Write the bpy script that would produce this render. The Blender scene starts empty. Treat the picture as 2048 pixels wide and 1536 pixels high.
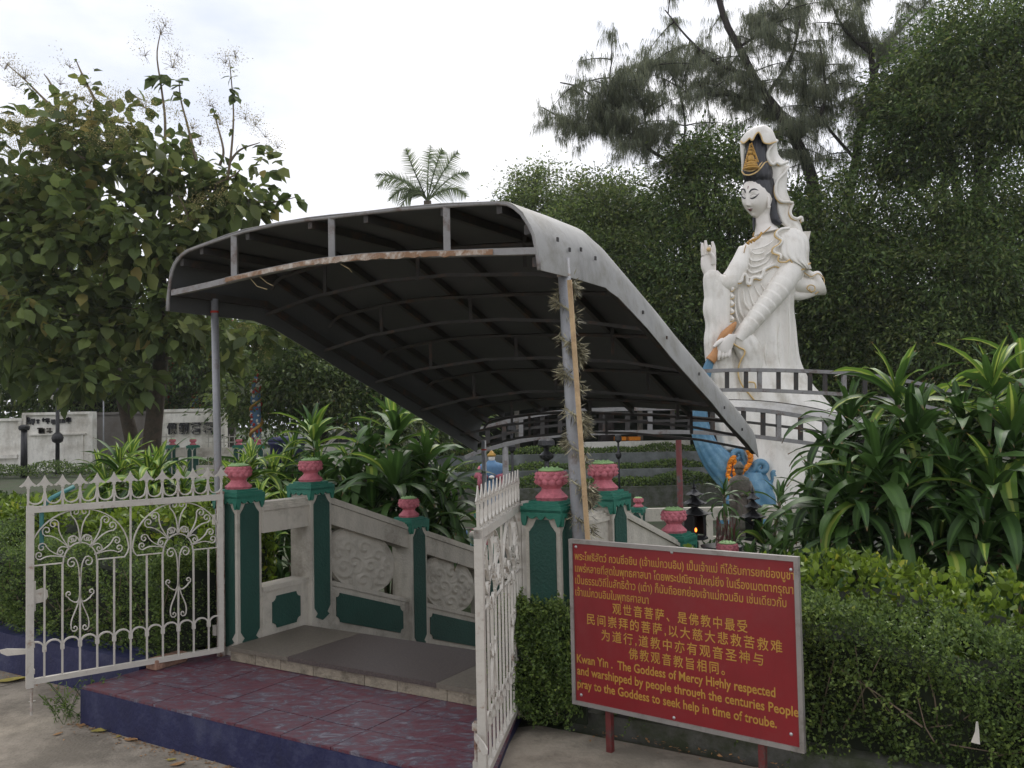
import bpy, math, random
import numpy as np
from mathutils import Vector, Matrix
random.seed(7); RNG = np.random.default_rng(11)
SC = bpy.context.scene; COL = SC.collection
# ------------------------------------------------------------------ camera
PITCH, ROLL, FPX = math.radians(2.4), math.radians(1.15), 1740.0
_f = Vector((0, math.cos(PITCH), math.sin(PITCH))); _r0 = Vector((1, 0, 0)); _u0 = Vector((0, -math.sin(PITCH), math.cos(PITCH)))
_R = _r0*math.cos(ROLL) - _u0*math.sin(ROLL); _U = _u0*math.cos(ROLL) + _r0*math.sin(ROLL)
EYE = Vector((0, 0, 1.6))
cam = bpy.data.cameras.new('camera'); camo = bpy.data.objects.new('camera', cam); COL.objects.link(camo)
m = Matrix((( _R.x, _U.x, -_f.x, EYE.x), (_R.y, _U.y, -_f.y, EYE.y), (_R.z, _U.z, -_f.z, EYE.z), (0, 0, 0, 1)))
camo.matrix_world = m; cam.sensor_width = 36; cam.lens = 36*FPX/2048; cam.clip_end = 600; cam.clip_start = .05
SC.camera = camo
# ------------------------------------------------------------------ sky and light
world = bpy.data.worlds.new("World"); SC.world = world; world.use_nodes = True
nt = world.node_tree; nt.nodes.clear(); N = nt.nodes.new; Lk = nt.links.new
SUN_EL, SUN_ROT = math.radians(48), math.radians(20)
sky = N('ShaderNodeTexSky'); sky.sky_type = 'NISHITA'; sky.sun_disc = False; sky.sun_elevation = SUN_EL; sky.sun_rotation = SUN_ROT
bg1 = N('ShaderNodeBackground'); bg1.inputs[1].default_value = 0.1; Lk(sky.outputs[0], bg1.inputs[0])
bg2 = N('ShaderNodeBackground'); bg2.inputs[1].default_value = 1.12
tc = N('ShaderNodeTexCoord'); mp = N('ShaderNodeMapping'); mp.inputs['Scale'].default_value = (1, 1, 2.2)
nz = N('ShaderNodeTexNoise'); nz.inputs['Scale'].default_value = 2.3; nz.inputs['Detail'].default_value = 6; nz.inputs['Roughness'].default_value = .55
cr = N('ShaderNodeValToRGB'); cr.color_ramp.elements[0].position = .34; cr.color_ramp.elements[0].color = (.62, .67, .79, 1)
cr.color_ramp.elements[1].position = .62; cr.color_ramp.elements[1].color = (1.0, .985, 1.0, 1)
Lk(tc.outputs['Generated'], mp.inputs[0]); Lk(mp.outputs[0], nz.inputs[0]); Lk(nz.outputs[0], cr.inputs[0]); Lk(cr.outputs[0], bg2.inputs[0])
mx = N('ShaderNodeMixShader'); mx.inputs[0].default_value = .93; Lk(bg1.outputs[0], mx.inputs[1]); Lk(bg2.outputs[0], mx.inputs[2])
wo = N('ShaderNodeOutputWorld'); Lk(mx.outputs[0], wo.inputs[0])
sl = bpy.data.lights.new('sun', 'SUN'); sl.energy = 1.5; sl.angle = math.radians(25); sl.color = (1, .96, .9)
so = bpy.data.objects.new('sun', sl); COL.objects.link(so)
sd = Vector((math.sin(SUN_ROT)*math.cos(SUN_EL), math.cos(SUN_ROT)*math.cos(SUN_EL), math.sin(SUN_EL)))
so.rotation_euler = sd.to_track_quat('Z', 'Y').to_euler(); so.location = (0, 0, 20)
vs = SC.view_settings; vs.view_transform = 'Standard'; vs.look = 'None'; vs.exposure = 0.25; vs.gamma = 1; vs.use_curve_mapping = False
SC.cycles.max_bounces = 6; SC.cycles.transparent_max_bounces = 4
# ------------------------------------------------------------------ placing helpers
def ray(px, py): return _f*FPX + _R*(px-1024) + _U*(768-py)
def W(px, py, Y):
    d = ray(px, py); return EYE + d*(Y/d.y)
def G(px, py, z=0.):
    d = ray(px, py); return EYE + d*((z-1.6)/d.z)
TH = math.radians(31.7); UU = Vector((math.cos(TH), -math.sin(TH), 0)); VV = Vector((math.sin(TH), math.cos(TH), 0)); ZZ = Vector((0, 0, 1))
A0 = Vector((-1.72, 5.40, 0))
def F(u, v, z=0.): return A0 + UU*u + VV*v + ZZ*z        # frame of the bridge: u across, v along
# ------------------------------------------------------------------ materials
def srgb(r, g, b): return tuple((c/255/12.92 if c/255 <= .04045 else ((c/255+.055)/1.055)**2.4) for c in (r, g, b))
def mat(name, col, rough=.8, var=.15, scale=6., bump=.0, metal=0., spot=None, spotamt=.0, spotscale=3., spec=.5, bscale=None, island=0., emit=None, streak=0., streakcol=.45, zs=.35):
    m = bpy.data.materials.new(name); m.use_nodes = True; t = m.node_tree; n = t.nodes; b = n['Principled BSDF']; L = t.links.new
    b.inputs['Roughness'].default_value = rough; b.inputs['Metallic'].default_value = metal; b.inputs['Specular IOR Level'].default_value = spec
    co = n.new('ShaderNodeTexCoord')
    no = n.new('ShaderNodeTexNoise'); no.inputs['Scale'].default_value = scale; no.inputs['Detail'].default_value = 8; no.inputs['Roughness'].default_value = .65
    L(co.outputs['Object'], no.inputs[0])
    hs = n.new('ShaderNodeMix'); hs.data_type = 'RGBA'
    hs.inputs[6].default_value = tuple(c*(1-var) for c in col) + (1,); hs.inputs[7].default_value = tuple(min(1, c*(1+var)) for c in col) + (1,)
    mr = n.new('ShaderNodeMapRange'); mr.inputs[1].default_value = .3; mr.inputs[2].default_value = .7; L(no.outputs[0], mr.inputs[0]); L(mr.outputs[0], hs.inputs[0])
    out = hs.outputs[2]
    if spot:
        n2 = n.new('ShaderNodeTexNoise'); n2.inputs['Scale'].default_value = spotscale; n2.inputs['Detail'].default_value = 10; n2.inputs['Roughness'].default_value = .7
        L(co.outputs['Object'], n2.inputs[0])
        r2 = n.new('ShaderNodeMapRange'); r2.inputs[1].default_value = 1-spotamt-.12; r2.inputs[2].default_value = 1-spotamt+.05; L(n2.outputs[0], r2.inputs[0])
        m2 = n.new('ShaderNodeMix'); m2.data_type = 'RGBA'; L(r2.outputs[0], m2.inputs[0]); L(out, m2.inputs[6]); m2.inputs[7].default_value = tuple(spot)+(1,)
        out = m2.outputs[2]
    if streak:
        mp_ = n.new('ShaderNodeMapping'); mp_.inputs['Scale'].default_value = (1, 1, zs); L(co.outputs['Object'], mp_.inputs[0])
        n4 = n.new('ShaderNodeTexNoise'); n4.inputs['Scale'].default_value = 9; n4.inputs['Detail'].default_value = 6; n4.inputs['Roughness'].default_value = .7; L(mp_.outputs[0], n4.inputs[0])
        r4 = n.new('ShaderNodeMapRange'); r4.inputs[1].default_value = .50; r4.inputs[2].default_value = .78; r4.inputs[3].default_value = 0; r4.inputs[4].default_value = streak; L(n4.outputs[0], r4.inputs[0])
        m5 = n.new('ShaderNodeMix'); m5.data_type = 'RGBA'; L(r4.outputs[0], m5.inputs[0]); L(out, m5.inputs[6]); m5.inputs[7].default_value = tuple(c*streakcol for c in col)+(1,); out = m5.outputs[2]
    if island:
        ge = n.new('ShaderNodeNewGeometry'); m3 = n.new('ShaderNodeMix'); m3.data_type = 'RGBA'; m3.blend_type = 'MULTIPLY'; m3.inputs[0].default_value = 1
        r3 = n.new('ShaderNodeMapRange'); r3.inputs[3].default_value = 1-island; r3.inputs[4].default_value = 1+island; L(ge.outputs['Random Per Island'], r3.inputs[0])
        L(out, m3.inputs[6]); L(r3.outputs[0], m3.inputs[7]); out = m3.outputs[2]
    L(out, b.inputs['Base Color'])
    if bump:
        nb = n.new('ShaderNodeTexNoise'); nb.inputs['Scale'].default_value = bscale or scale*6; nb.inputs['Detail'].default_value = 6; L(co.outputs['Object'], nb.inputs[0])
        bp = n.new('ShaderNodeBump'); bp.inputs['Strength'].default_value = bump; bp.inputs['Distance'].default_value = .02; L(nb.outputs[0], bp.inputs['Height']); L(bp.outputs[0], b.inputs['Normal'])
    if emit: b.inputs['Emission Color'].default_value = tuple(emit[:3])+(1,); b.inputs['Emission Strength'].default_value = emit[3]
    return m
def leafmat(name, cols, trans=.3, rough=.5, stripe=None):
    """foliage: colour picked per leaf (random per island), a little light through the blade"""
    m = bpy.data.materials.new(name); m.use_nodes = True; t = m.node_tree; n = t.nodes; b = n['Principled BSDF']; L = t.links.new
    b.inputs['Roughness'].default_value = rough; b.inputs['Specular IOR Level'].default_value = .35
    ge = n.new('ShaderNodeNewGeometry'); oi = n.new('ShaderNodeObjectInfo'); ad = n.new('ShaderNodeMath'); ad.operation = 'ADD'; L(ge.outputs['Random Per Island'], ad.inputs[0]); L(oi.outputs['Random'], ad.inputs[1])
    fr = n.new('ShaderNodeMath'); fr.operation = 'FRACT'; L(ad.outputs[0], fr.inputs[0])
    r = n.new('ShaderNodeValToRGB'); r.color_ramp.interpolation = 'LINEAR'
    while len(r.color_ramp.elements) < len(cols): r.color_ramp.elements.new(.5)
    for i, (p, c) in enumerate(cols): r.color_ramp.elements[i].position = p; r.color_ramp.elements[i].color = tuple(c)+(1,)
    L(fr.outputs[0], r.inputs[0]); out = r.outputs[0]
    if stripe:
        uv = n.new('ShaderNodeUVMap'); sp = n.new('ShaderNodeSeparateXYZ'); L(uv.outputs[0], sp.inputs[0])
        wv = n.new('ShaderNodeTexNoise'); wv.inputs['Scale'].default_value = 9; wv.inputs['Detail'].default_value = 2
        mpp = n.new('ShaderNodeMapping'); mpp.inputs['Scale'].default_value = (3.5, .12, 1); L(uv.outputs[0], mpp.inputs[0]); L(mpp.outputs[0], wv.inputs[0])
        ab = n.new('ShaderNodeMath'); ab.operation = 'SUBTRACT'; L(sp.outputs[0], ab.inputs[0]); ab.inputs[1].default_value = .5
        a2 = n.new('ShaderNodeMath'); a2.operation = 'ABSOLUTE'; L(ab.outputs[0], a2.inputs[0])
        s3 = n.new('ShaderNodeMath'); s3.operation = 'MULTIPLY_ADD'; L(wv.outputs[0], s3.inputs[0]); s3.inputs[1].default_value = .22; L(a2.outputs[0], s3.inputs[2])
        mr = n.new('ShaderNodeMapRange'); mr.inputs[1].default_value = .27; mr.inputs[2].default_value = .2; L(s3.outputs[0], mr.inputs[0])
        mm = n.new('ShaderNodeMix'); mm.data_type = 'RGBA'; L(mr.outputs[0], mm.inputs[0]); L(out, mm.inputs[6]); mm.inputs[7].default_value = tuple(stripe)+(1,)
        # dry brown tip
        mt = n.new('ShaderNodeMapRange'); mt.inputs[1].default_value = .93; mt.inputs[2].default_value = .99; L(sp.outputs[1], mt.inputs[0])
        m4 = n.new('ShaderNodeMix'); m4.data_type = 'RGBA'; L(mt.outputs[0], m4.inputs[0]); L(mm.outputs[2], m4.inputs[6]); m4.inputs[7].default_value = (.25, .15, .07, 1)
        out = m4.outputs[2]
    L(out, b.inputs['Base Color'])
    tr = n.new('ShaderNodeBsdfTranslucent'); L(out, tr.inputs[0]); ms = n.new('ShaderNodeMixShader'); ms.inputs[0].default_value = trans
    L(b.outputs[0], ms.inputs[1]); L(tr.outputs[0], ms.inputs[2]); L(ms.outputs[0], n['Material Output'].inputs[0])
    return m
M = {}
M['white_wall'] = mat('white_wall_paint', (.49, .455, .385), .85, .12, 3, .25, spot=(.26, .235, .19), spotamt=.38, spotscale=2.2, bscale=60, streak=.55, zs=.2)
M['gate_white'] = mat('gate_white_enamel', (.50, .47, .415), .5, .10, 9, .15, spot=(.20, .10, .05), spotamt=.30, spotscale=14)
M['rusty'] = mat('rusty_painted_steel', (.45, .41, .36), .6, .15, 12, .2, spot=(.16, .06, .03), spotamt=.45, spotscale=9)
M['green'] = mat('green_wall_paint', (.010, .058, .042), .65, .16, 5, .3, bscale=70)
M['green_cap'] = mat('bright_green_paint', (.018, .15, .10), .55, .12, 8, .25, bscale=60)
M['pink'] = mat('pink_lotus_paint', (.52, .15, .18), .65, .16, 16, .35, bscale=50, spot=(.35, .09, .11), spotamt=.4, spotscale=22)
M['lotus_green'] = mat('pale_green_lotus_paint', (.26, .42, .17), .7, .15, 40, .4, bscale=90)
M['granite_pale'] = mat('pale_granite', (.15, .13, .10), .55, .32, 120, 0, spot=(.12, .10, .08), spotamt=.44, spotscale=60)
M['granite_dark'] = mat('brown_granite', (.062, .047, .042), .5, .38, 130, 0, spot=(.10, .08, .07), spotamt=.40, spotscale=90)
M['granite_edge'] = mat('weathered_granite_edge', (.27, .23, .17), .75, .22, 12, .4, spot=(.12, .10, .07), spotamt=.4, spotscale=9)
M['blue'] = mat('navy_blue_paint', (.010, .013, .062), .6, .25, 5, .25, spot=(.045, .05, .10), spotamt=.38, spotscale=5, bscale=45, streak=.5, streakcol=.5)
M['concrete'] = mat('old_concrete', (.32, .275, .215), .9, .22, 1.3, .5, spot=(.17, .145, .11), spotamt=.46, spotscale=1.9, bscale=50)
M['kerb'] = mat('mossy_grey_concrete', (.105, .105, .09), .9, .25, 5, .5, spot=(.05, .06, .03), spotamt=.45, spotscale=6)
M['soil'] = mat('dark_soil', (.06, .05, .035), .95, .4, 4, .6, spot=(.04, .06, .02), spotamt=.5, spotscale=2)
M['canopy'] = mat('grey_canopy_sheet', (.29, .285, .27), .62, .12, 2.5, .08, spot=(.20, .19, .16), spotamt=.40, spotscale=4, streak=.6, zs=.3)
M['canopy_in'] = mat('canopy_sheet_shaded', (.072, .075, .075), .75, .12, 2.5, .06)  # same sheet in a darker copy, underside shade put into its colour
M['steel'] = mat('grey_painted_steel', (.235, .23, .225), .55, .15, 10, .15, spot=(.10, .05, .03), spotamt=.36, spotscale=8)
M['steel_dark'] = mat('dark_purlin_steel', (.040, .037, .034), .7, .2, 10, .1, spot=(.09, .05, .03), spotamt=.36, spotscale=8)
M['pole'] = mat('galvanised_pole', (.27, .275, .285), .5, .14, 12, .15, metal=.25, spot=(.14, .10, .08), spotamt=.36, spotscale=6)
M['flaking'] = mat('flaking_white_paint', (.50, .46, .40), .8, .12, 30, .3, spot=(.23, .13, .07), spotamt=.50, spotscale=16)
M['bamboo'] = mat('pale_bare_wood', (.47, .33, .18), .6, .16, 14, .1, spot=(.33, .22, .12), spotamt=.4, spotscale=10)
M['tinsel'] = mat('dried_tinsel', (.25, .23, .15), .4, .25, 30, 0, island=.8, metal=.3)
M['sign_red'] = mat('sign_red_vinyl', (.21, .010, .014), .38, .14, 2, 0, spot=(.20, .022, .025), spotamt=.40, spotscale=3, streak=.35, streakcol=.7)
M['sign_yellow'] = mat('sign_yellow_vinyl', (.43, .23, .035), .5, .15, 5, 0)
M['alu'] = mat('aluminium_frame', (.30, .28, .26), .45, .12, 10, .05, metal=.4, spot=(.16, .14, .12), spotamt=.36, spotscale=8)
M['screw'] = mat('screw_steel', (.5, .5, .5), .35, .1, 20, 0, metal=.8)
M['red_post'] = mat('dull_red_paint', (.12, .018, .016), .6, .25, 12, .1, spot=(.03, .08, .07), spotamt=.4, spotscale=9)
M['statue'] = mat('statue_white_paint', (.82, .785, .72), .5, .04, 3, .12, spot=(.62, .57, .49), spotamt=.38, spotscale=1.6, bscale=18, streak=.4, streakcol=.66, zs=.12)
M['skin'] = mat('statue_face_paint', (.80, .75, .69), .5, .03, 3, .05, bscale=18)
M['gold'] = mat('gold_trim_paint', (.62, .43, .18), .45, .18, 8, .1)
M['gold_dark'] = mat('antique_gold_paint', (.44, .25, .055), .4, .3, 9, .3, metal=.35)
M['hair'] = mat('black_hair_paint', (.018, .018, .022), .4, .2, 4, .1)
M['lip'] = mat('dark_red_lip_paint', (.16, .045, .04), .5, .1, 4)
M['orange'] = mat('orange_vase_paint', (.50, .235, .085), .5, .15, 5, .1)
M['aqua'] = mat('blue_water_paint', (.085, .215, .33), .45, .16, 3, .15, spot=(.17, .32, .42), spotamt=.4, spotscale=3)
M['marigold'] = mat('marigold_petals', (.78, .25, .012), .8, .2, 30, 0, island=.35)
M['stone'] = mat('grey_brown_stone', (.16, .135, .115), .9, .25, 7, .5, spot=(.08, .08, .06), spotamt=.45, spotscale=5)
M['black'] = mat('black_metal', (.012, .012, .013), .45, .3, 9, .1)
M['grey_wall'] = mat('blue_grey_rendered_wall', (.20, .215, .21), .9, .18, 1.2, .4, spot=(.10, .11, .10), spotamt=.47, spotscale=1.1, bscale=14)
M['far_wall'] = mat('dirty_white_wall', (.80, .77, .70), .9, .08, .9, .2, spot=(.46, .42, .35), spotamt=.42, spotscale=.7, streak=.5)
M['far_grey'] = mat('plain_grey_wall', (.20, .185, .165), .9, .12, .7, .2, spot=(.14, .12, .10), spotamt=.45, spotscale=.6)  # grey base colour with darker blotches
M['red'] = mat('temple_red_paint', (.42, .035, .02), .6, .2, 3, .1)
M['tealroof'] = mat('glazed_green_tile', (.10, .19, .17), .35, .2, 4, .1)
M['bark'] = mat('grey_brown_bark', (.115, .085, .06), .95, .3, 5, .7, spot=(.06, .05, .035), spotamt=.5, spotscale=5)
M['bark_dark'] = mat('dark_bark', (.04, .032, .03), .95, .3, 4, .6)
M['twig'] = mat('pale_twig', (.17, .13, .09), .9, .3, 6)
M['core'] = mat('near_black_fill', (.016, .022, .010), 1, .4, 3, .4)  # near-black fill for the hedge cores and the shelter's back wall
M['brick'] = mat('weathered_brick', (.33, .19, .13), .9, .18, 8, .5, spot=(.18, .11, .08), spotamt=.42, spotscale=12)
M['rope'] = mat('dry_rope', (.30, .24, .13), .8, .2, 20)
M['dry_leaf'] = mat('dry_leaf', (.30, .16, .06), .7, .3, 20, 0, island=.5)
M['yel_leaf'] = mat('yellow_leaf', (.33, .27, .055), .6, .3, 20, 0)
M['teal'] = mat('teal_pipe_paint', (.06, .22, .22), .5, .2, 10)
M['cloth_pink'] = mat('pink_cloth', (.36, .10, .13), .8, .2, 4)
M['cloth_blue'] = mat('faded_blue_cloth', (.10, .20, .33), .8, .2, 4)
M['cream'] = mat('cream_light', (.6, .57, .5), .5, .05, 4)
def leafcols(base, spread=.4, yellow=None):
    d = tuple(c*(1-spread) for c in base); h = (min(1, base[0]*(1+spread*1.3)), min(1, base[1]*(1+spread)), base[2]*(1+spread*.6))
    c = [(0, d), (.45, base), (.85, h)]
    if yellow: c += [(.955, h), (.985, yellow)]
    return c
M['dense'] = leafmat('dark_tree_foliage', leafcols((.085, .142, .042), .5, (.24, .31, .07)), .45)
M['dense3'] = leafmat('olive_tree_foliage', leafcols((.110, .142, .048), .5, (.25, .26, .08)), .42)
M['teak2'] = leafmat('olive_teak_leaf', leafcols((.140, .172, .055), .42, (.32, .26, .08)), .45, .65)
M['dense2'] = leafmat('mid_tree_foliage', leafcols((.130, .190, .060), .5, (.28, .34, .09)), .45)
M['teak'] = leafmat('teak_leaf', leafcols((.110, .155, .048), .48, (.28, .24, .07)), .45, .65)
M['teakflower'] = leafmat('teak_flower', leafcols((.36, .32, .14), .30), .2, .9)
M['casuarina'] = leafmat('casuarina_needles', leafcols((.175, .200, .135), .4), .45, .8)
M['hedge_fine'] = leafmat('fine_hedge_leaf', leafcols((.100, .160, .045), .6, (.24, .32, .06)), .36, .5)
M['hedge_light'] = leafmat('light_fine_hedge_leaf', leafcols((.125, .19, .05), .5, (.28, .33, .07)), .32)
M['hedge_broad'] = leafmat('yellow_green_hedge_leaf', leafcols((.13, .20, .026), .5, (.40, .40, .05)), .35, .45)
M['dracaena'] = leafmat('dark_green_strap_leaf', leafcols((.045, .098, .024), .5), .25, .5, stripe=(.085, .165, .04))
M['dracaena_y'] = leafmat('striped_yellow_green_strap_leaf', leafcols((.11, .205, .035), .4), .32, .42, stripe=(.42, .50, .10))
M['palm'] = leafmat('palm_leaflet', leafcols((.17, .22, .12), .35), .5, .5)
# ------------------------------------------------------------------ object helpers
def _loc(o):
    p = Vector((0, 0, 0))
    while o: p += o.location; o = o.parent
    return p
def setp(o, label=None, cat=None, group=None, kind=None):
    if label: o['label'] = label
    if cat: o['category'] = cat
    if group: o['group'] = group
    if kind: o['kind'] = kind
    return o
def thing(name, loc, label, cat, group=None):
    o = bpy.data.objects.new(name, None); COL.objects.link(o); o.location = loc; o.empty_display_size = .1
    return setp(o, label, cat, group)
def mesh_obj(name, me, mt, parent=None, world=True, loc=None, **k):
    if isinstance(mt, (list, tuple)):
        for x in mt: me.materials.append(x)
    elif mt and not me.materials: me.materials.append(mt)
    o = bpy.data.objects.new(name, me); COL.objects.link(o); o.parent = parent
    if loc is not None: o.location = loc
    return setp(o, **k)
class MB:
    def __init__(s): s.v = []; s.f = []; s.mi = []; s.cur = 0
    def add(s, vs, fs):
        b = len(s.v); s.v += [tuple(p) for p in vs]
        for f in fs: s.f.append(tuple(b+i for i in f)); s.mi.append(s.cur)
        return s
    def frame(s, o, ex, ey, ez, hx, hy, hz):          # box, half sizes along three axes
        o = Vector(o); P = [o+ex*(i*hx)+ey*(j*hy)+ez*(k*hz) for i in (-1, 1) for j in (-1, 1) for k in (-1, 1)]
        return s.add(P, [(0, 1, 3, 2), (4, 6, 7, 5), (0, 4, 5, 1), (2, 3, 7, 6), (0, 2, 6, 4), (1, 5, 7, 3)])
    def ubox(s, u0, u1, v0, v1, z0, z1):
        return s.frame(F((u0+u1)/2, (v0+v1)/2, (z0+z1)/2), UU, VV, ZZ, (u1-u0)/2, (v1-v0)/2, (z1-z0)/2)
    def box(s, c, sx, sy, sz): return s.frame(c, Vector((1, 0, 0)), Vector((0, 1, 0)), ZZ, sx/2, sy/2, sz/2)
    def bar(s, p, q, w, h=None, up=ZZ):
        p = Vector(p); q = Vector(q); d = q-p; L = d.length; d /= L
        x = d.cross(up)
        if x.length < 1e-3: x = d.cross(Vector((0, 1, 0)))
        x.normalize(); y = x.cross(d); return s.frame((p+q)/2, x, d, y, w/2, L/2, (h or w)/2)
    def tube(s, pts, r, n=8, cap=True, squash=1.):
        pts = [Vector(p) for p in pts]; k = len(pts)
        if not isinstance(r, (list, tuple)): r = [r]*k
        t0 = (pts[1]-pts[0]).normalized(); x = t0.orthogonal().normalized(); b = len(s.v); prev = t0
        for i, p in enumerate(pts):
            t = (pts[min(i+1, k-1)]-pts[max(i-1, 0)]).normalized()
            x = (prev.rotation_difference(t) @ x); x = (x - t*x.dot(t)).normalized(); y = t.cross(x); prev = t
            for j in range(n):
                a = 2*math.pi*j/n; s.v.append(tuple(p + (x*math.cos(a) + y*math.sin(a)*squash)*r[i]))
        for i in range(k-1):
            for j in range(n):
                a = b+i*n+j; c = b+i*n+(j+1) % n; s.f.append((a, c, c+n, a+n)); s.mi.append(s.cur)
        if cap:
            s.f.append(tuple(b+n-1-j for j in range(n))); s.mi.append(s.cur); s.f.append(tuple(b+(k-1)*n+j for j in range(n))); s.mi.append(s.cur)
        return s
    def lathe(s, c, prof, n=16, ex=Vector((1, 0, 0)), ey=Vector((0, 1, 0)), ez=ZZ, rf=None):
        c = Vector(c); rings = []
        for (r, z) in prof:
            rings.append([c + ez*z + (ex*math.cos(2*math.pi*j/n) + ey*math.sin(2*math.pi*j/n))*(r*(rf(2*math.pi*j/n, z) if rf else 1)) for j in range(n)])
        return s.loft(rings)
    def loft(s, rings, closed=True, cap=True):
        b = len(s.v); n = len(rings[0])
        for r in rings: s.v += [tuple(p) for p in r]
        m_ = n if closed else n-1
        for i in range(len(rings)-1):
            for j in range(m_):
                a = b+i*n+j; c = b+i*n+(j+1) % n; s.f.append((a, c, c+n, a+n)); s.mi.append(s.cur)
        if cap and closed:
            s.f.append(tuple(b+n-1-j for j in range(n))); s.mi.append(s.cur); s.f.append(tuple(b+(len(rings)-1)*n+j for j in range(n))); s.mi.append(s.cur)
        return s
    def prism(s, pts, o, ex, ey, th):                 # outline in plane (ex, ey), thickness along normal, centred
        nrm = ex.cross(ey).normalized(); n = len(pts)
        P = [Vector(o)+ex*x+ey*y-nrm*th/2 for x, y in pts]; Q = [p+nrm*th for p in P]
        return s.add(P+Q, [tuple(range(n-1, -1, -1)), tuple(range(n, 2*n))] + [(i, (i+1) % n, n+(i+1) % n, n+i) for i in range(n)])
    def ball(s, c, r, n=10, k=6, sc=(1, 1, 1)):
        c = Vector(c); rings = []
        for i in range(k+1):
            a = math.pi*i/k; rr = max(math.sin(a), 1e-3)
            rings.append([c+Vector((sc[0]*r*rr*math.cos(2*math.pi*j/n), sc[1]*r*rr*math.sin(2*math.pi*j/n), -sc[2]*r*math.cos(a))) for j in range(n)])
        return s.loft(rings)
    def mesh(s, name, off=Vector((0, 0, 0)), smooth=False):
        me = bpy.data.meshes.new(name); me.from_pydata([(x-off[0], y-off[1], z-off[2]) for x, y, z in s.v], [], s.f)
        if any(s.mi): me.polygons.foreach_set('material_index', s.mi)
        if smooth: me.polygons.foreach_set('use_smooth', [True]*len(me.polygons))
        me.update(); return me
    def build(s, name, mt, parent=None, smooth=False, sharp=None, **k):
        """links as ONE object; world coordinates in, stored relative to the parent"""
        if parent is None:
            a = np.array(s.v); lo = a.min(0); hi = a.max(0); off = Vector(((lo[0]+hi[0])/2, (lo[1]+hi[1])/2, lo[2])); loc = off
        else: off = _loc(parent); loc = None
        me = s.mesh(name, off, smooth or bool(sharp))
        if sharp: me.set_sharp_from_angle(angle=math.radians(sharp))
        return mesh_obj(name, me, mt, parent, loc=loc, **k)
def cards(name, pos, ax, up, L, Wd, mt, parent=None, droop=.0, off=None, **k):
    """one mesh of many little leaves; each leaf a folded rhombus of two quads' worth of faces"""
    pos = np.asarray(pos, float); n = len(pos)
    ax = ax/np.maximum(np.linalg.norm(ax, axis=1, keepdims=True), 1e-6)
    sd = np.cross(ax, up); sd /= np.maximum(np.linalg.norm(sd, axis=1, keepdims=True), 1e-6)
    nn = np.cross(sd, ax)
    L = np.broadcast_to(np.asarray(L, float), (n,))[:, None]; Wd = np.broadcast_to(np.asarray(Wd, float), (n,))[:, None]
    v = np.empty((n, 4, 3)); v[:, 0] = pos; v[:, 1] = pos + ax*L*.45 + sd*Wd*.5 + nn*Wd*.12; v[:, 2] = pos + ax*L - nn*L*droop; v[:, 3] = pos + ax*L*.45 - sd*Wd*.5 + nn*Wd*.12
    if parent is not None: o_ = np.array(_loc(parent))
    else: lo = pos.min(0); hi = pos.max(0); o_ = np.array([(lo[0]+hi[0])/2, (lo[1]+hi[1])/2, lo[2]])
    v = (v - o_).reshape(-1, 3)
    me = bpy.data.meshes.new(name); me.vertices.add(4*n); me.vertices.foreach_set('co', v.astype(np.float32).ravel())
    b = np.arange(n)*4; f = np.stack([b, b+1, b+2, b, b+2, b+3], 1).ravel()
    me.loops.add(6*n); me.loops.foreach_set('vertex_index', f.astype(np.int32)); me.polygons.add(2*n)
    me.polygons.foreach_set('loop_start', np.arange(0, 6*n, 3, dtype=np.int32)); me.polygons.foreach_set('loop_total', np.full(2*n, 3, dtype=np.int32)); me.update(calc_edges=True)
    return mesh_obj(name, me, mt, parent, loc=None if parent is not None else Vector(o_), **k)
def rdir(n, zlo=-1., zhi=1.):
    z = RNG.uniform(zlo, zhi, n); a = RNG.uniform(0, 2*math.pi, n); r = np.sqrt(np.maximum(0, 1-z*z)); return np.stack([r*np.cos(a), r*np.sin(a), z], 1)
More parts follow.
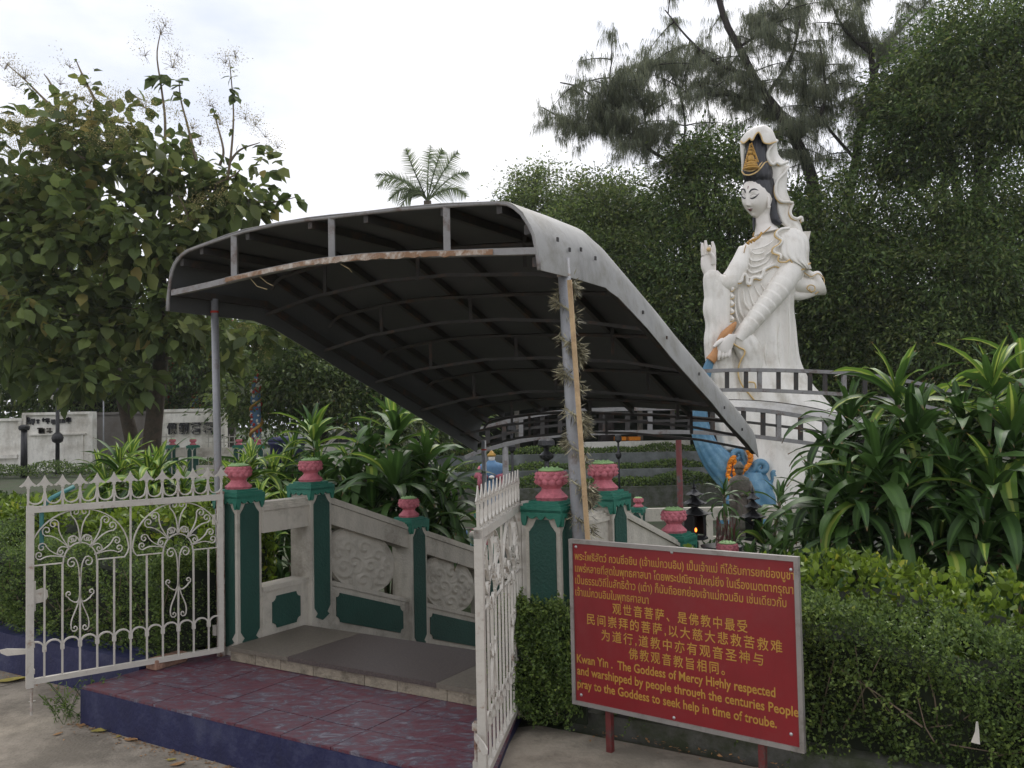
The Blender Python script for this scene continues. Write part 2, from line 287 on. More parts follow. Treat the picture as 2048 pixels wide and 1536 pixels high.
# =================================================================== GROUND
def zground(x, y):
    p = np.stack([x+1.72, y-5.4], -1); u = p[..., 0]*UU.x + p[..., 1]*UU.y; v = p[..., 0]*VV.x + p[..., 1]*VV.y
    sm = lambda t: np.clip(t, 0, 1)**2*(3-2*np.clip(t, 0, 1))
    z = .165*sm((u-1.70)/.35)*sm((v+2.0)/.7)*(1-sm((v-1)/1.5))
    low = sm((v-1.6)/1.2)*sm((u+.6)/.6)*(1-sm((u-30)/3))
    low = np.maximum(low, sm((p[..., 0]-1.72+2.6)/1.0)*sm((p[..., 1]+5.4-8.6)/1.4)*(1-sm((p[..., 0]-12)/2)))
    ch = sm((v-.42)/.12)*(1-sm((v-4)/.5))*sm((u-.02)/.1)*(1-sm((u-2.14)/.1))
    return (z*(1-low) - .75*low - .03)*(1-ch) - 1.0*ch
def build_ground():
    xs = np.concatenate([[-300, -120, -60], np.arange(-40, 60.1, 1.0), [90, 150, 300]]); xs = np.unique(np.concatenate([xs, np.arange(-8, 8, .25)]))
    ys = np.concatenate([[-60, -20, -8], np.arange(-4, 60.1, 1.0), [80, 130, 300, 500]]); ys = np.unique(np.concatenate([ys, np.arange(0, 12, .25)]))
    X, Y = np.meshgrid(xs, ys); Z = zground(X, Y); n, m_ = X.shape
    me = bpy.data.meshes.new('ground'); idx = np.arange(n*m_).reshape(n, m_)
    fs = np.stack([idx[:-1, :-1], idx[:-1, 1:], idx[1:, 1:], idx[1:, :-1]], -1).reshape(-1, 4)
    me.from_pydata(np.stack([X, Y, Z], -1).reshape(-1, 3).tolist(), [], fs.tolist())
    mesh_obj('ground', me, M['soil'], kind='structure')
    # concrete pavement in front: slabs with joints
    k = 0
    cuts_u = [-14, -9.2, -5.4, -1.35, 1.25, 4.4, 9, 14]; cuts_v = [-9.5, -6.2, -3.4, -1.72, -.10]
    for i in range(len(cuts_u)-1):
        for j in range(len(cuts_v)-1):
            a, b, c, d = cuts_u[i]+.006, cuts_u[i+1]-.006, cuts_v[j]+.006, cuts_v[j+1]-.006
            nu, nv = 10, 6; rings = []
            for jj in range(nv+1):
                row = []
                for ii in range(nu+1):
                    P = F(a+(b-a)*ii/nu, c+(d-c)*jj/nv); P.z = float(zground(np.array(P.x), np.array(P.y))) + .03; row.append(P)
                rings.append(row)
            mb = MB(); mb.loft(rings, closed=False, cap=False)
            mb.loft([[p-ZZ*.05 for p in rings[0]], rings[0]], closed=False, cap=False); mb.loft([rings[-1], [p-ZZ*.05 for p in rings[-1]]], closed=False, cap=False)
            mb.loft([[r[-1]-ZZ*.05 for r in rings], [r[-1] for r in rings]], closed=False, cap=False)
            if k == 0: root = bpy.data.objects.new('pavement', None); COL.objects.link(root); root['kind'] = 'structure'
            mb.build('concrete_slab', M['concrete'], root); k += 1
build_ground()
# =================================================================== ENTRANCE PLATFORM
plat = setp(bpy.data.objects.new('entrance_platform', None), kind='structure'); COL.objects.link(plat); plat.location = F(0, 0, 0)
def umax(v): return 2.035 - .44*v
def slab4(u0, u1, v0, v1, z0, z1, skew=False):
    ur = (umax(v0), umax(v1)) if skew else (u1, u1); P = [F(u, v, z) for z in (z0, z1) for (u, v) in ((u0, v0), (ur[0], v0), (ur[1], v1), (u0, v1))]
    return MB().add(P, [(3, 2, 1, 0), (4, 5, 6, 7), (0, 1, 5, 4), (1, 2, 6, 5), (2, 3, 7, 6), (3, 0, 4, 7)])
slab4(-.246, 0, -.86, .02, -.05, .186, True).build('blue_painted_base', M['blue'], plat)
def tilemat():
    m = bpy.data.materials.new('marbled_purple_tile'); m.use_nodes = True; t = m.node_tree; n = t.nodes; b = n['Principled BSDF']; L = t.links.new
    co = n.new('ShaderNodeTexCoord'); oi = n.new('ShaderNodeObjectInfo'); va = n.new('ShaderNodeVectorMath'); va.operation = 'ADD'
    mu = n.new('ShaderNodeMath'); mu.operation = 'MULTIPLY'; mu.inputs[1].default_value = 40; L(oi.outputs['Random'], mu.inputs[0]); L(co.outputs['Object'], va.inputs[0]); L(mu.outputs[0], va.inputs[1])
    mp = n.new('ShaderNodeMapping'); mp.inputs['Rotation'].default_value = (0, 0, .5); mp.inputs['Scale'].default_value = (1, 2.1, 1); L(va.outputs[0], mp.inputs[0])
    a = n.new('ShaderNodeTexNoise'); a.inputs['Scale'].default_value = 10; a.inputs['Detail'].default_value = 10; a.inputs['Roughness'].default_value = .78; a.inputs['Distortion'].default_value = 1.1; L(mp.outputs[0], a.inputs[0])
    r = n.new('ShaderNodeValToRGB'); e = r.color_ramp.elements
    for p in (.45, .5, .55, .62): e.new(p)
    for i, (p, c) in enumerate([(.3, (.050, .014, .024)), (.42, (.105, .026, .042)), (.49, (.130, .045, .060)), (.53, (.070, .055, .078)), (.585, (.15, .135, .165)), (.72, (.30, .27, .29))]): e[i].position = p; e[i].color = c+(1,)
    L(a.outputs[0], r.inputs[0]); L(r.outputs[0], b.inputs['Base Color']); b.inputs['Roughness'].default_value = .42
    nb = n.new('ShaderNodeTexNoise'); nb.inputs['Scale'].default_value = 30; L(va.outputs[0], nb.inputs[0]); bp = n.new('ShaderNodeBump'); bp.inputs['Strength'].default_value = .25; bp.inputs['Distance'].default_value = .01
    L(nb.outputs[0], bp.inputs['Height']); L(bp.outputs[0], b.inputs['Normal'])
    return m
TILE = tilemat()
us = [-.243] + [(-.243+.305*i) for i in range(1, 9)]; vs_ = [-.857, -.62, -.32, -.02]
for i in range(len(us)-1):
    for j in range(len(vs_)-1):
        zt = .2 + random.uniform(-.0012, .0012)
        slab4(us[i]+.0025, us[i+1]-.0025, vs_[j]+.0025, vs_[j+1]-.0025, zt-.013, zt, i >= 6 and us[i+1] > 1.85).build('floor_tile', TILE, plat) if us[i] < 1.8 else None
# granite landing and steps going down
land = setp(bpy.data.objects.new('granite_landing', None), kind='structure'); COL.objects.link(land); land.location = F(0, 0, 0)
MB().ubox(.08, 2.14, -.105, .47, .19, .262).build('landing_base', M['granite_edge'], land)
for a, b, mt in ((.085, .57, 'granite_pale'), (.573, 1.615, 'granite_dark'), (1.618, 2.135, 'granite_pale')):
    MB().ubox(a, b, -.13, .485, .263, .287).build('granite_slab', M[mt], land)
x = .08
while x < 2.1:
    w = random.uniform(.18, .42); x1 = min(x+w, 2.14); MB().ubox(x+.002, x1-.002, -.118, -.106, .203, .261).build('riser_tile', M['granite_edge'], land); x = x1
for k in range(6):
    MB().ubox(.085, 2.135, .49+.3*k, .80+.3*k, -.85, .135-.15*k).build('stair_step', M['granite_dark'], land)
MB().ubox(.085, 2.135, 2.305, 8.0, -.9, -.76).build('lower_path', M['granite_pale'], land)
# =================================================================== BALUSTRADES
def lotus(mb_pink, mb_green, c, s=1.):
    """finial standing on c; s=1 is .155 wide"""
    N_ = 40
    def scal(k, amp, ph=0): return lambda a, z: 1 + amp*abs(math.sin(k*a/2+ph))
    # flared foot of drooping petals
    mb_pink.lathe(c, [(.070*s, 0), (.072*s, .010*s), (.076*s, .016*s), (.070*s, .024*s), (.062*s, .036*s), (.050*s, .048*s), (.046*s, .058*s)], N_, rf=lambda a, z: 1+(.10*abs(math.sin(5*a)) if z < .03*s else 0))
    # bowl
    mb_pink.lathe(c, [(.046*s, .056*s), (.052*s, .066*s), (.066*s, .078*s), (.074*s, .094*s), (.0755*s, .112*s), (.072*s, .128*s), (.066*s, .140*s), (.058*s, .143*s)], N_)
    # three rows of raised petals
    for row, (zr, rr, hh) in enumerate(((.092, .0735, .034), (.112, .0745, .032), (.130, .070, .026))):
        for k in range(12):
            a0 = 2*math.pi*(k+.5*(row % 2))/12; P = []
            for (t, w) in ((-.5, .0), (-.42, .55), (-.1, .95), (.25, .8), (.5, .0)):
                for sgn in ((-1, 1) if w else (0,)):
                    a = a0 + sgn*w*math.pi/12*.93; q = (.006 if t < .3 else .002)*s
                    P.append((a, -t, sgn, w, q))
            ctr = [c + Vector((math.cos(a0), math.sin(a0), 0))*(rr*s+.013*s) + ZZ*(zr*s)]
            ring = []
            for (t, w) in ((-.5, 0), (-.36, .7), (0, 1.), (.3, .8), (.5, 0)):
                a = a0 + w*math.pi/12*.95; ring.append((t, a))
            for (t, w) in ((.3, .8), (0, 1.), (-.36, .7)):
                a = a0 - w*math.pi/12*.95; ring.append((t, a))
            pts = ctr + [c + Vector((math.cos(a), math.sin(a), 0))*(rr*s*(1.0+.02*t)) + ZZ*((zr+t*hh)*s) for t, a in ring]
            mb_pink.add(pts, [(0, i, i % 8 + 1) for i in range(1, 9)])
    mb_green.lathe(c, [(.058*s, .1405*s), (.064*s, .147*s), (.060*s, .152*s), (.045*s, .157*s), (.02*s, .160*s), (.002*s, .161*s)], 24, rf=lambda a, z: 1+.04*math.sin(9*a))
    for k in range(9):
        a = 2*math.pi*k/9; r = .04*s if k else 0; mb_green.ball(c+Vector((r*math.cos(a), r*math.sin(a), .157*s)), .007*s, 6, 4)
def scallop(w, side):                                     # hanging scalloped drip outline under the cap, x from -w/2..w/2
    n = 5; pts = [(-w/2, .012), (w/2, .012)]
    depths = [.062, .026, .030, .026, .062]; x = w/2; ws = [.15, .24, .22, .24, .15]
    for i in range(n):
        ww = w*ws[i]
        for t in np.linspace(0, 1, 6)[(1 if i else 0):]: pts.append((x-ww*t, -.006-depths[i]*math.sin(math.pi*min(max(t, .06), .94))**.6))
        x -= ww
    return pts
def pillar(parent, u, v, zb, zt, stripe_lo=None, a=.19, body_lab=None):
    """square post; zt = top of cap, finial above"""
    h = a/2; p = None
    mb = MB(); mb.ubox(u-h, u+h, v-h, v+h, zb, zt-.052)
    p = mb.build('pillar', M['white_wall'], parent)
    faces = [(-VV, UU, 0, -1), (UU, VV, 1, 0), (VV, -UU, 0, 1), (-UU, -VV, -1, 0)]
    capm = MB(); z0 = zt-.05
    capm.ubox(u-h-.018, u+h+.018, v-h-.018, v+h+.018, z0, zt-.022); capm.ubox(u-h-.008, u+h+.008, v-h-.008, v+h+.008, zt-.022, zt-.010); capm.ubox(u-h+.012, u+h-.012, v-h+.012, v+h-.012, zt-.010, zt+.002)
    for nrm, tx, du, dv in faces: capm.prism(scallop(a+.03, 0), F(u+du*(h+.011), v+dv*(h+.011), z0), tx if du or dv == -1 else tx, ZZ, .014)
    capm.build('cap', M['green_cap'], p)
    sm = MB(); lo = stripe_lo if stripe_lo is not None else zb+.12; hi = zt-.115; wd = a*.5-.022
    out = [(-wd+.03, lo), (-wd+.01, lo-.02), (0, lo-.05), (wd-.01, lo-.02), (wd-.03, lo), (wd, lo+.04), (wd, hi-.03), (wd-.025, hi), (wd-.04, hi+.03), (-wd+.04, hi+.03), (-wd+.025, hi), (-wd, hi-.03), (-wd, lo+.04)]
    for nrm, tx, du, dv in faces:
        if dv != 0 and parent.get('railed') and not (abs(v) < .09 and dv == -1): continue
        sm.prism([(x, z) for x, z in out], F(u+du*(h+.002), v+dv*(h+.002), 0), tx, ZZ, .008)
    if sm.v: sm.build('green_stripe', M['green'], p)
    pk, gr = MB(), MB(); lotus(pk, gr, F(u, v, zt))
    lp = pk.build('lotus_finial', M['pink'], p, sharp=50); gr.build('lotus_seed_head', M['lotus_green'], p, sharp=60)
    return p
def slanted(mb, u0, u1, v0, v1, zb0, zb1, zt0, zt1):      # slab from v0 to v1 whose bottom/top slope
    P = [F(u, v, z) for u in (u0, u1) for (v, z) in ((v0, zb0), (v1, zb1), (v1, zt1), (v0, zt0))]
    return mb.add(P, [(0, 1, 2, 3), (4, 7, 6, 5), (0, 4, 5, 1), (1, 5, 6, 2), (2, 6, 7, 3), (3, 7, 4, 0)])
def rail(parent, u, v0, v1, z0, z1):                      # z = top of the handrail at both ends
    mb = MB(); w = .07
    slanted(mb, u-w, u+w, v0, v1, z0-.19, z1-.19, z0-.052, z1-.052)
    slanted(mb, u-w-.012, u+w+.012, v0, v1, z0-.05, z1-.05, z0-.030, z1-.030)
    slanted(mb, u-w+.002, u+w-.002, v0, v1, z0-.031, z1-.031, z0-.012, z1-.012)
    slanted(mb, u-w+.02, u+w-.02, v0, v1, z0-.013, z1-.013, z0, z1)
    return mb.build('handrail', M['white_wall'], parent)
def basewall(parent, u, v0, v1, zb, z0, z1, side):        # solid wall with slanted top and a notched green panel
    mb = MB(); w = .06; slanted(mb, u-w, u+w, v0, v1, zb, zb, z0, z1); slanted(mb, u-w-.008, u+w+.008, v0, v1, z0-.03, z1-.03, z0+.002, z1+.002)
    wp = mb.build('base_wall', M['white_wall'], parent)
    sl = (z1-z0)/(v1-v0); n = .035; a, b = v0+.075, v1-.075; P = []
    top = lambda v: z0+sl*(v-v0)-.07
    hgt = .20
    def arc(cx, cz, a0, a1): return [(cx+n*math.cos(t), cz+n*math.sin(t)) for t in np.linspace(a0, a1, 5)]
    raw = arc(a, -hgt, math.pi/2, 0) + arc(b, -hgt, math.pi, math.pi/2) + arc(b, 0, -math.pi/2, -math.pi) + arc(a, 0, 0, -math.pi/2)
    P = [(v, top(v)+dz) for v, dz in raw]
    for s_ in (-1, 1):
        mb = MB(); mb.prism([(v, z) for v, z in P], F(u+s_*(w+.003), 0, 0), VV, ZZ, .008); mb.build('green_panel', M['green'], wp)
def medallion(parent, u, v, z, rv, rz, sl):               # carved cloud-like disc under the handrail
    mb = MB(); nr, na = 34, 96; rings = []
    def relief(x, y):
        q = 0
        for k, (cx, cy, fr) in enumerate(((-.42, .30, 13), (.05, .38, 12), (.45, .22, 13), (-.25, -.12, 12), (.22, -.18, 12), (-.55, -.28, 13), (.55, -.35, 12), (0, -.62, 13), (-.68, .05, 12), (.72, .0, 12))):
            d = math.hypot(x-cx, y-cy)
            if d < .34: q = max(q, .35+.65*max(0, math.cos(d*fr*2.0+math.atan2(y-cy, x-cx)*1.0))*(1-d/.38))
        return q
    for s_ in (-1, 1):
        rings = []
        for i in range(nr+1):
            r = 1-i/nr; row = []
            for j in range(na):
                a = 2*math.pi*j/na; x, y = r*math.cos(a), r*math.sin(a)
                h = (.020 if r < .985 else .0) + (.030*relief(x, y) if r < .93 else 0) + (.008 if .93 <= r < .985 else 0)
                row.append(F(u+s_*(.012+h), v+x*rv, z+y*rz+sl*x*rv))
            rings.append(row if s_ == 1 else row[::-1])
        mb.loft(rings, cap=False)
    # rim
    return mb.build('carved_panel', M['white_wall'], parent, sharp=70)
SL = -.33
def balustrade(side, u):
    lab = {'left': 'left bridge balustrade, green stripes and pink lotus finials, beside the leafy clump', 'right': 'right bridge balustrade, green stripes and pink lotus finials, behind the red sign'}[side]
    t = thing('bridge_balustrade', F(u, 0, 0), lab, 'balustrade', 'balustrades of the bridge'); t['railed'] = 1
    v1, v2 = (.64, 1.70) if side == 'left' else (.60, 1.62)
    pillar(t, u + (-.045 if side == 'left' else -.02), .06, .19, 1.205, .30); pillar(t, u, v1, .10, 1.212, .34)
    step = 1.06; vs = [0, v1, v2, v2+step, v2+2*step]
    zt = [1.205, 1.212, .862, .862-.35, .862-.70]
    for k in (2, 3, 4): pillar(t, u, vs[k], zt[k]-1.12, zt[k], zt[k]-.95)
    h = .095
    rail(t, u, vs[0]+.06+h, vs[1]-h, 1.115, 1.115); basewall(t, u, vs[0]+.06+h, vs[1]-h, .1, .585, .585, side)
    for k in (1, 2, 3):
        a, b = vs[k]+h, vs[k+1]-h; za = zt[k]-.10; zb = za+SL*(b-a)
        rail(t, u, a, b, za, zb); basewall(t, u, a, b, -.95, za-.575, zb-.575, side)
        mv = (a+b)/2-.06; mz = za+SL*(mv-a); medallion(t, u, mv, mz-.375, .37, .235, SL*.8)
    return t
balustrade('left', 0.); balustrade('right', 2.22)
# =================================================================== KERBS
MB().ubox(-12, -.25, -.50, -.36, -.05, .25).ubox(-12, -.25, -.36, -.28, -.05, .262).build('blue_kerb', M['blue'], kind='structure')
MB().ubox(2.32, 12, -.02, .12, -.05, .235).build('concrete_kerb', M['kerb'], kind='structure')
# =================================================================== GATES
def spiral(cx, cy, r, a0, turns, d=1, n=14):              # ends at centre
    return [(cx + r*(1-.82*t)*math.cos(a0+d*turns*2*math.pi*t), cy + r*(1-.82*t)*math.sin(a0+d*turns*2*math.pi*t)) for t in np.linspace(0, 1, n)]
def bez(p0, p1, p2, p3, n=10):
    return [tuple((1-t)**3*np.array(p0)+3*(1-t)**2*t*np.array(p1)+3*(1-t)*t*t*np.array(p2)+t**3*np.array(p3)) for t in np.linspace(0, 1, n)]
GW, GH = 1.05, .945
def gate(hinge, dirv, label, free_tall):
    """hinge = bottom hinge corner; built in a frame s along the gate, t up"""
    S = dirv.normalized(); Nn = S.cross(ZZ); t = thing('gate', hinge, label, 'gate', 'white wrought iron gate leaves')
    P = lambda s, z, n=0.: hinge + S*s + ZZ*z + Nn*n
    def flat(mb, pts, w=.006, d=.013):                    # flat bar bent along a path: thin in plane, deep across
        pts = [np.array(p) for p in pts]; rings = []
        for i, p in enumerate(pts):
            tt = pts[min(i+1, len(pts)-1)]-pts[max(i-1, 0)]; tt = tt/max(np.linalg.norm(tt), 1e-6); nn = np.array([-tt[1], tt[0]])
            rings.append([P(*(p+nn*w/2), d/2), P(*(p-nn*w/2), d/2), P(*(p-nn*w/2), -d/2), P(*(p+nn*w/2), -d/2)])
        mb.loft(rings)
    mt = M['gate_white']; wv = .036; bay = GW/12
    fr = MB(); fr.frame(P(GW/2, GH-.015), S, Nn, ZZ, GW/2, .016, .017); fr.frame(P(GW/2, .014), S, Nn, ZZ, GW/2, .014, .014)
    fr.frame(P(GW-wv/2, GH/2-.005), S, Nn, ZZ, wv/2, .0165, GH/2+.012); fr.frame(P(.016, GH/2), S, Nn, ZZ, .0155, .0145, GH/2-.002)
    fr.build('gate_frame', mt, t)
    zb = .665*GH
    for i in range(1, 12):
        s = i*bay; top = {3: .50, 9: .50, 6: .97}.get(i, .665)*GH
        mb = MB(); mb.frame(P(s, (top+.02)/2), S, Nn, ZZ, .0048, .0048, (top-.02)/2); mb.build('bar', mt, t)
    for i in range(12):                                    # little arches between the bars
        mb = MB(); s0, s1 = i*bay+.004, (i+1)*bay-.004; c = (s0+s1)/2; r = (s1-s0)/2
        flat(mb, [(s0, .17*GH)] + [(c-r*math.cos(a), .195*GH+r*math.sin(a)*.9) for a in np.linspace(0, math.pi, 11)] + [(s1, .17*GH)], .008, .014)
        mb.build('arch', mt, t)
    for i in range(1, 12):
        mb = MB(); mb.frame(P(i*bay, .185*GH), S, Nn, ZZ, .0095, .009, .012); mb.build('clip', mt, t)
    for half in (0, 1):                                    # two rosettes
        cx = bay*3+half*bay*6; R = bay*2.92; H = GH*.97-zb
        T = lambda p: (cx+p[0]*R, zb+p[1]*H)
        def put(name, paths, w=.0048):
            mb = MB()
            for pth in paths: flat(mb, [T(p) for p in pth], w, .013)
            mb.build(name, mt, t)
        outer = [(-.32, 0), (-.9, 0)] + [(-.96+.0, .08)] + [(-math.cos(a)*.99, .12+.88*math.sin(a)) for a in np.linspace(.05, math.pi-.05, 26)] + [(.96, .08), (.9, 0), (.32, 0)]
        put('rosette_arch', [outer, [(-.33*math.cos(a), .36*math.sin(a)) for a in np.linspace(0, math.pi, 14)]], .0058)
        def rot(pts, ang, ox, oy, s=1.):
            return [(ox + (x*math.cos(ang)-y*math.sin(ang))*s, oy + (x*math.sin(ang)+y*math.cos(ang))*s*1.0) for x, y in pts]
        lyr = bez((0, 0), (.02, .22), (.06, .30), (.16, .42), 8) + spiral(.10, .50, .10, -.75, 1.15, 1, 12)[1:]
        lyr = bez((0, 0), (.015, .2), (.03, .34), (.13, .44), 8) + spiral(.075, .50, .085, -.6, 1.2, 1, 12)
        lyr2 = [(-x, y) for x, y in lyr]
        lyo = bez((0, .0), (.03, .12), (.10, .16), (.17, .10), 7) + spiral(.13, .07, .055, .5, 1.1, -1, 9)
        for ang, sc in ((0, 1.22), (.72, 1.16), (-.72, 1.16), (1.26, 1.0), (-1.26, 1.0)):
            ox, oy = -.30*math.sin(ang), .34*max(.0, math.cos(ang))
            put('scroll', [rot(lyr, ang, ox, oy, sc), rot(lyr2, ang, ox, oy, sc)])
            if abs(ang) < 1: put('scroll', [rot(lyo, ang, ox, oy, 1.25), rot([(-x, y) for x, y in lyo], ang, ox, oy, 1.25)])
        # drop ornament below
        c1 = bez((.0, -.62), (.02, -.25), (.0, -.02), (.12, .08), 8) + spiral(.16, -.02, .11, 2.1, 1.2, -1, 12)
        c2 = bez((0, -.60), (.02, -.85), (.10, -.78), (.21, -.70), 7) + spiral(.22, -.60, .07, -1.5, 1.1, 1, 9)
        c3 = bez((0, -.62), (.04, -.95), (.22, -1.05), (.17, -1.28), 8) + spiral(.10, -1.26, .075, 0, 1.1, -1, 9)
        for c_ in (c1, c2, c3): put('drop_scroll', [c_, [(-x, y) for x, y in c_]])
    # spear points and hanging half hoops above the rail
    for i in range(13):
        s = min(max(i*bay, .008), GW-.008)
        mb = MB(); mb.frame(P(s, GH+.058), S, Nn, ZZ, .0055, .0055, .057)
        w = bay*.49
        tip = [(0, .052), (.010, .030), (.022, .012), (w*.8, .002), (w, -.006), (w*.72, -.010), (w*.45, -.003), (.008, -.010)]
        out = [(x, y) for x, y in tip] + [(-x, y) for x, y in tip[::-1][:-1]]
        mb.prism([(x, y) for x, y in out], P(s, GH+.118), S, ZZ, .005)
        mb.frame(P(s, GH+.105), S, Nn, ZZ, .008, .008, .006)
        mb.build('spear_point', mt, t)
        if i < 12:
            c = (i+.5)*bay; r = bay/2-.007; mb = MB(); flat(mb, [(c-r*1.12, GH+.072)] + [(c-r*math.cos(a), GH+.048-(r*.92)*math.sin(a)) for a in np.linspace(0, math.pi, 13)] + [(c+r*1.12, GH+.072)], .007, .013)
            mb.build('hoop', mt, t)
    # latch plate, drop bolt at the free end
    mb = MB(); mb.prism([(-.012, -.09), (.012, -.09), (.012, -.05), (.055, -.045), (.072, -.02), (.068, .015), (.045, .03), (.012, .02), (.012, .07), (-.012, .07)], P(GW-wv-.0, .50*GH, .019), -S, ZZ, .006)
    mb.build('latch_plate', mt, t)
    bo = MB(); bo.tube([P(GW-.03, -.17, .028), P(GW-.03, .22, .028)], .0075, 8); bo.build('drop_bolt', M['rusty'], t)
    hb = MB()
    for z in (.06, .20): MB().frame(P(GW-.03, z, .026), S, Nn, ZZ, .014, .014, .012).build('bolt_keeper', mt, t)
    lv = MB(); lv.prism([(0, -.013), (.13, -.026), (.165, -.012), (.17, .006), (.13, .014), (0, .013)], P(GW-.02, .17, .03), (S*.75+Nn*.66).normalized() if free_tall else (-Nn*.5+S).normalized(), (ZZ+S*.12 if free_tall else ZZ*1.0-S*.35).normalized(), .005)
    lv.build('lever', mt, t)
    return t
gL = G(447, 1303, .24); gLf = G(66, 1368, .24); gR = G(1045, 1391, .24); gRf = G(951, 1598, .24)
GL = gate(gL, gLf-gL, 'open white wrought iron gate leaf in front of the left hedge', True)
GR = gate(gR, gRf-gR, 'open white wrought iron gate leaf seen nearly edge-on left of the red sign', False)
for (pp, py, lab, w) in ((F(-.062, -.068), 0, 'rusty cream gate post beside the leftmost lotus pillar', .035), (gR - (gRf-gR).normalized()*.0+UU*.050+VV*.0, 0, 'thin white gate post against the lotus pillar left of the sign', .045)):
    t = thing('gate_post', Vector((pp.x, pp.y, .2)), lab, 'gate post', 'gate posts'); c = Vector((pp.x, pp.y, .2))
    MB().frame(c+ZZ*.50, UU, VV, ZZ, w/2, w/2, .50).build('post', M['rusty'] if w < .04 else M['gate_white'], t)
    hm = MB(); dd = -UU if w > .04 else (gLf-gL).normalized()
    for z in (.16, .83): hm.frame(c+ZZ*z+dd*(w/2+.014), UU, VV, ZZ, .015, .012, .03)
    hm.build('hinge', M['gate_white'], t)
# rod and teal pipe hung on the left gate's free end
pt = gLf + ZZ*.96 + VV*.03
MB().tube([G(66, 1368, .24)+ZZ*.62+VV*.05, G(66, 1368, .24)+ZZ*.93+VV*.05, G(66, 1368, .24)+ZZ*.99+VV*.10+UU*.03, G(66, 1368, .24)+ZZ*1.07+VV*.22+UU*.05], .013, 8).build('teal_pipe', M['teal'], label='bent teal pipe hooked behind the free corner of the left gate', category=None) if False else None
tp = MB(); b0 = gLf+VV*.045; tp.tube([b0+ZZ*.72, b0+ZZ*.93, b0+ZZ*.985+VV*.04+UU*.02, b0+ZZ*1.04+VV*.16+UU*.04], .012, 8); setp(tp.build('teal_pipe', M['teal'], smooth=True), 'bent teal pipe behind the top free corner of the left gate', 'pipe')
# brick
bc = (G(290, 1347, .2)+G(372, 1322, .2))/2 + VV*.03; bd = (G(372, 1322, .2)-G(290, 1347, .2)).normalized(); bn = ZZ.cross(bd)
mb = MB(); mb.frame(bc+ZZ*.03+bn*.03, bd, bn, ZZ, .112, .045, .029); br = mb.build('brick', M['brick']); setp(br, 'single weathered brick lying under the left gate on the purple tiles', 'brick')
bv = br.modifiers.new('b', 'BEVEL'); bv.width = .006; bv.segments = 2
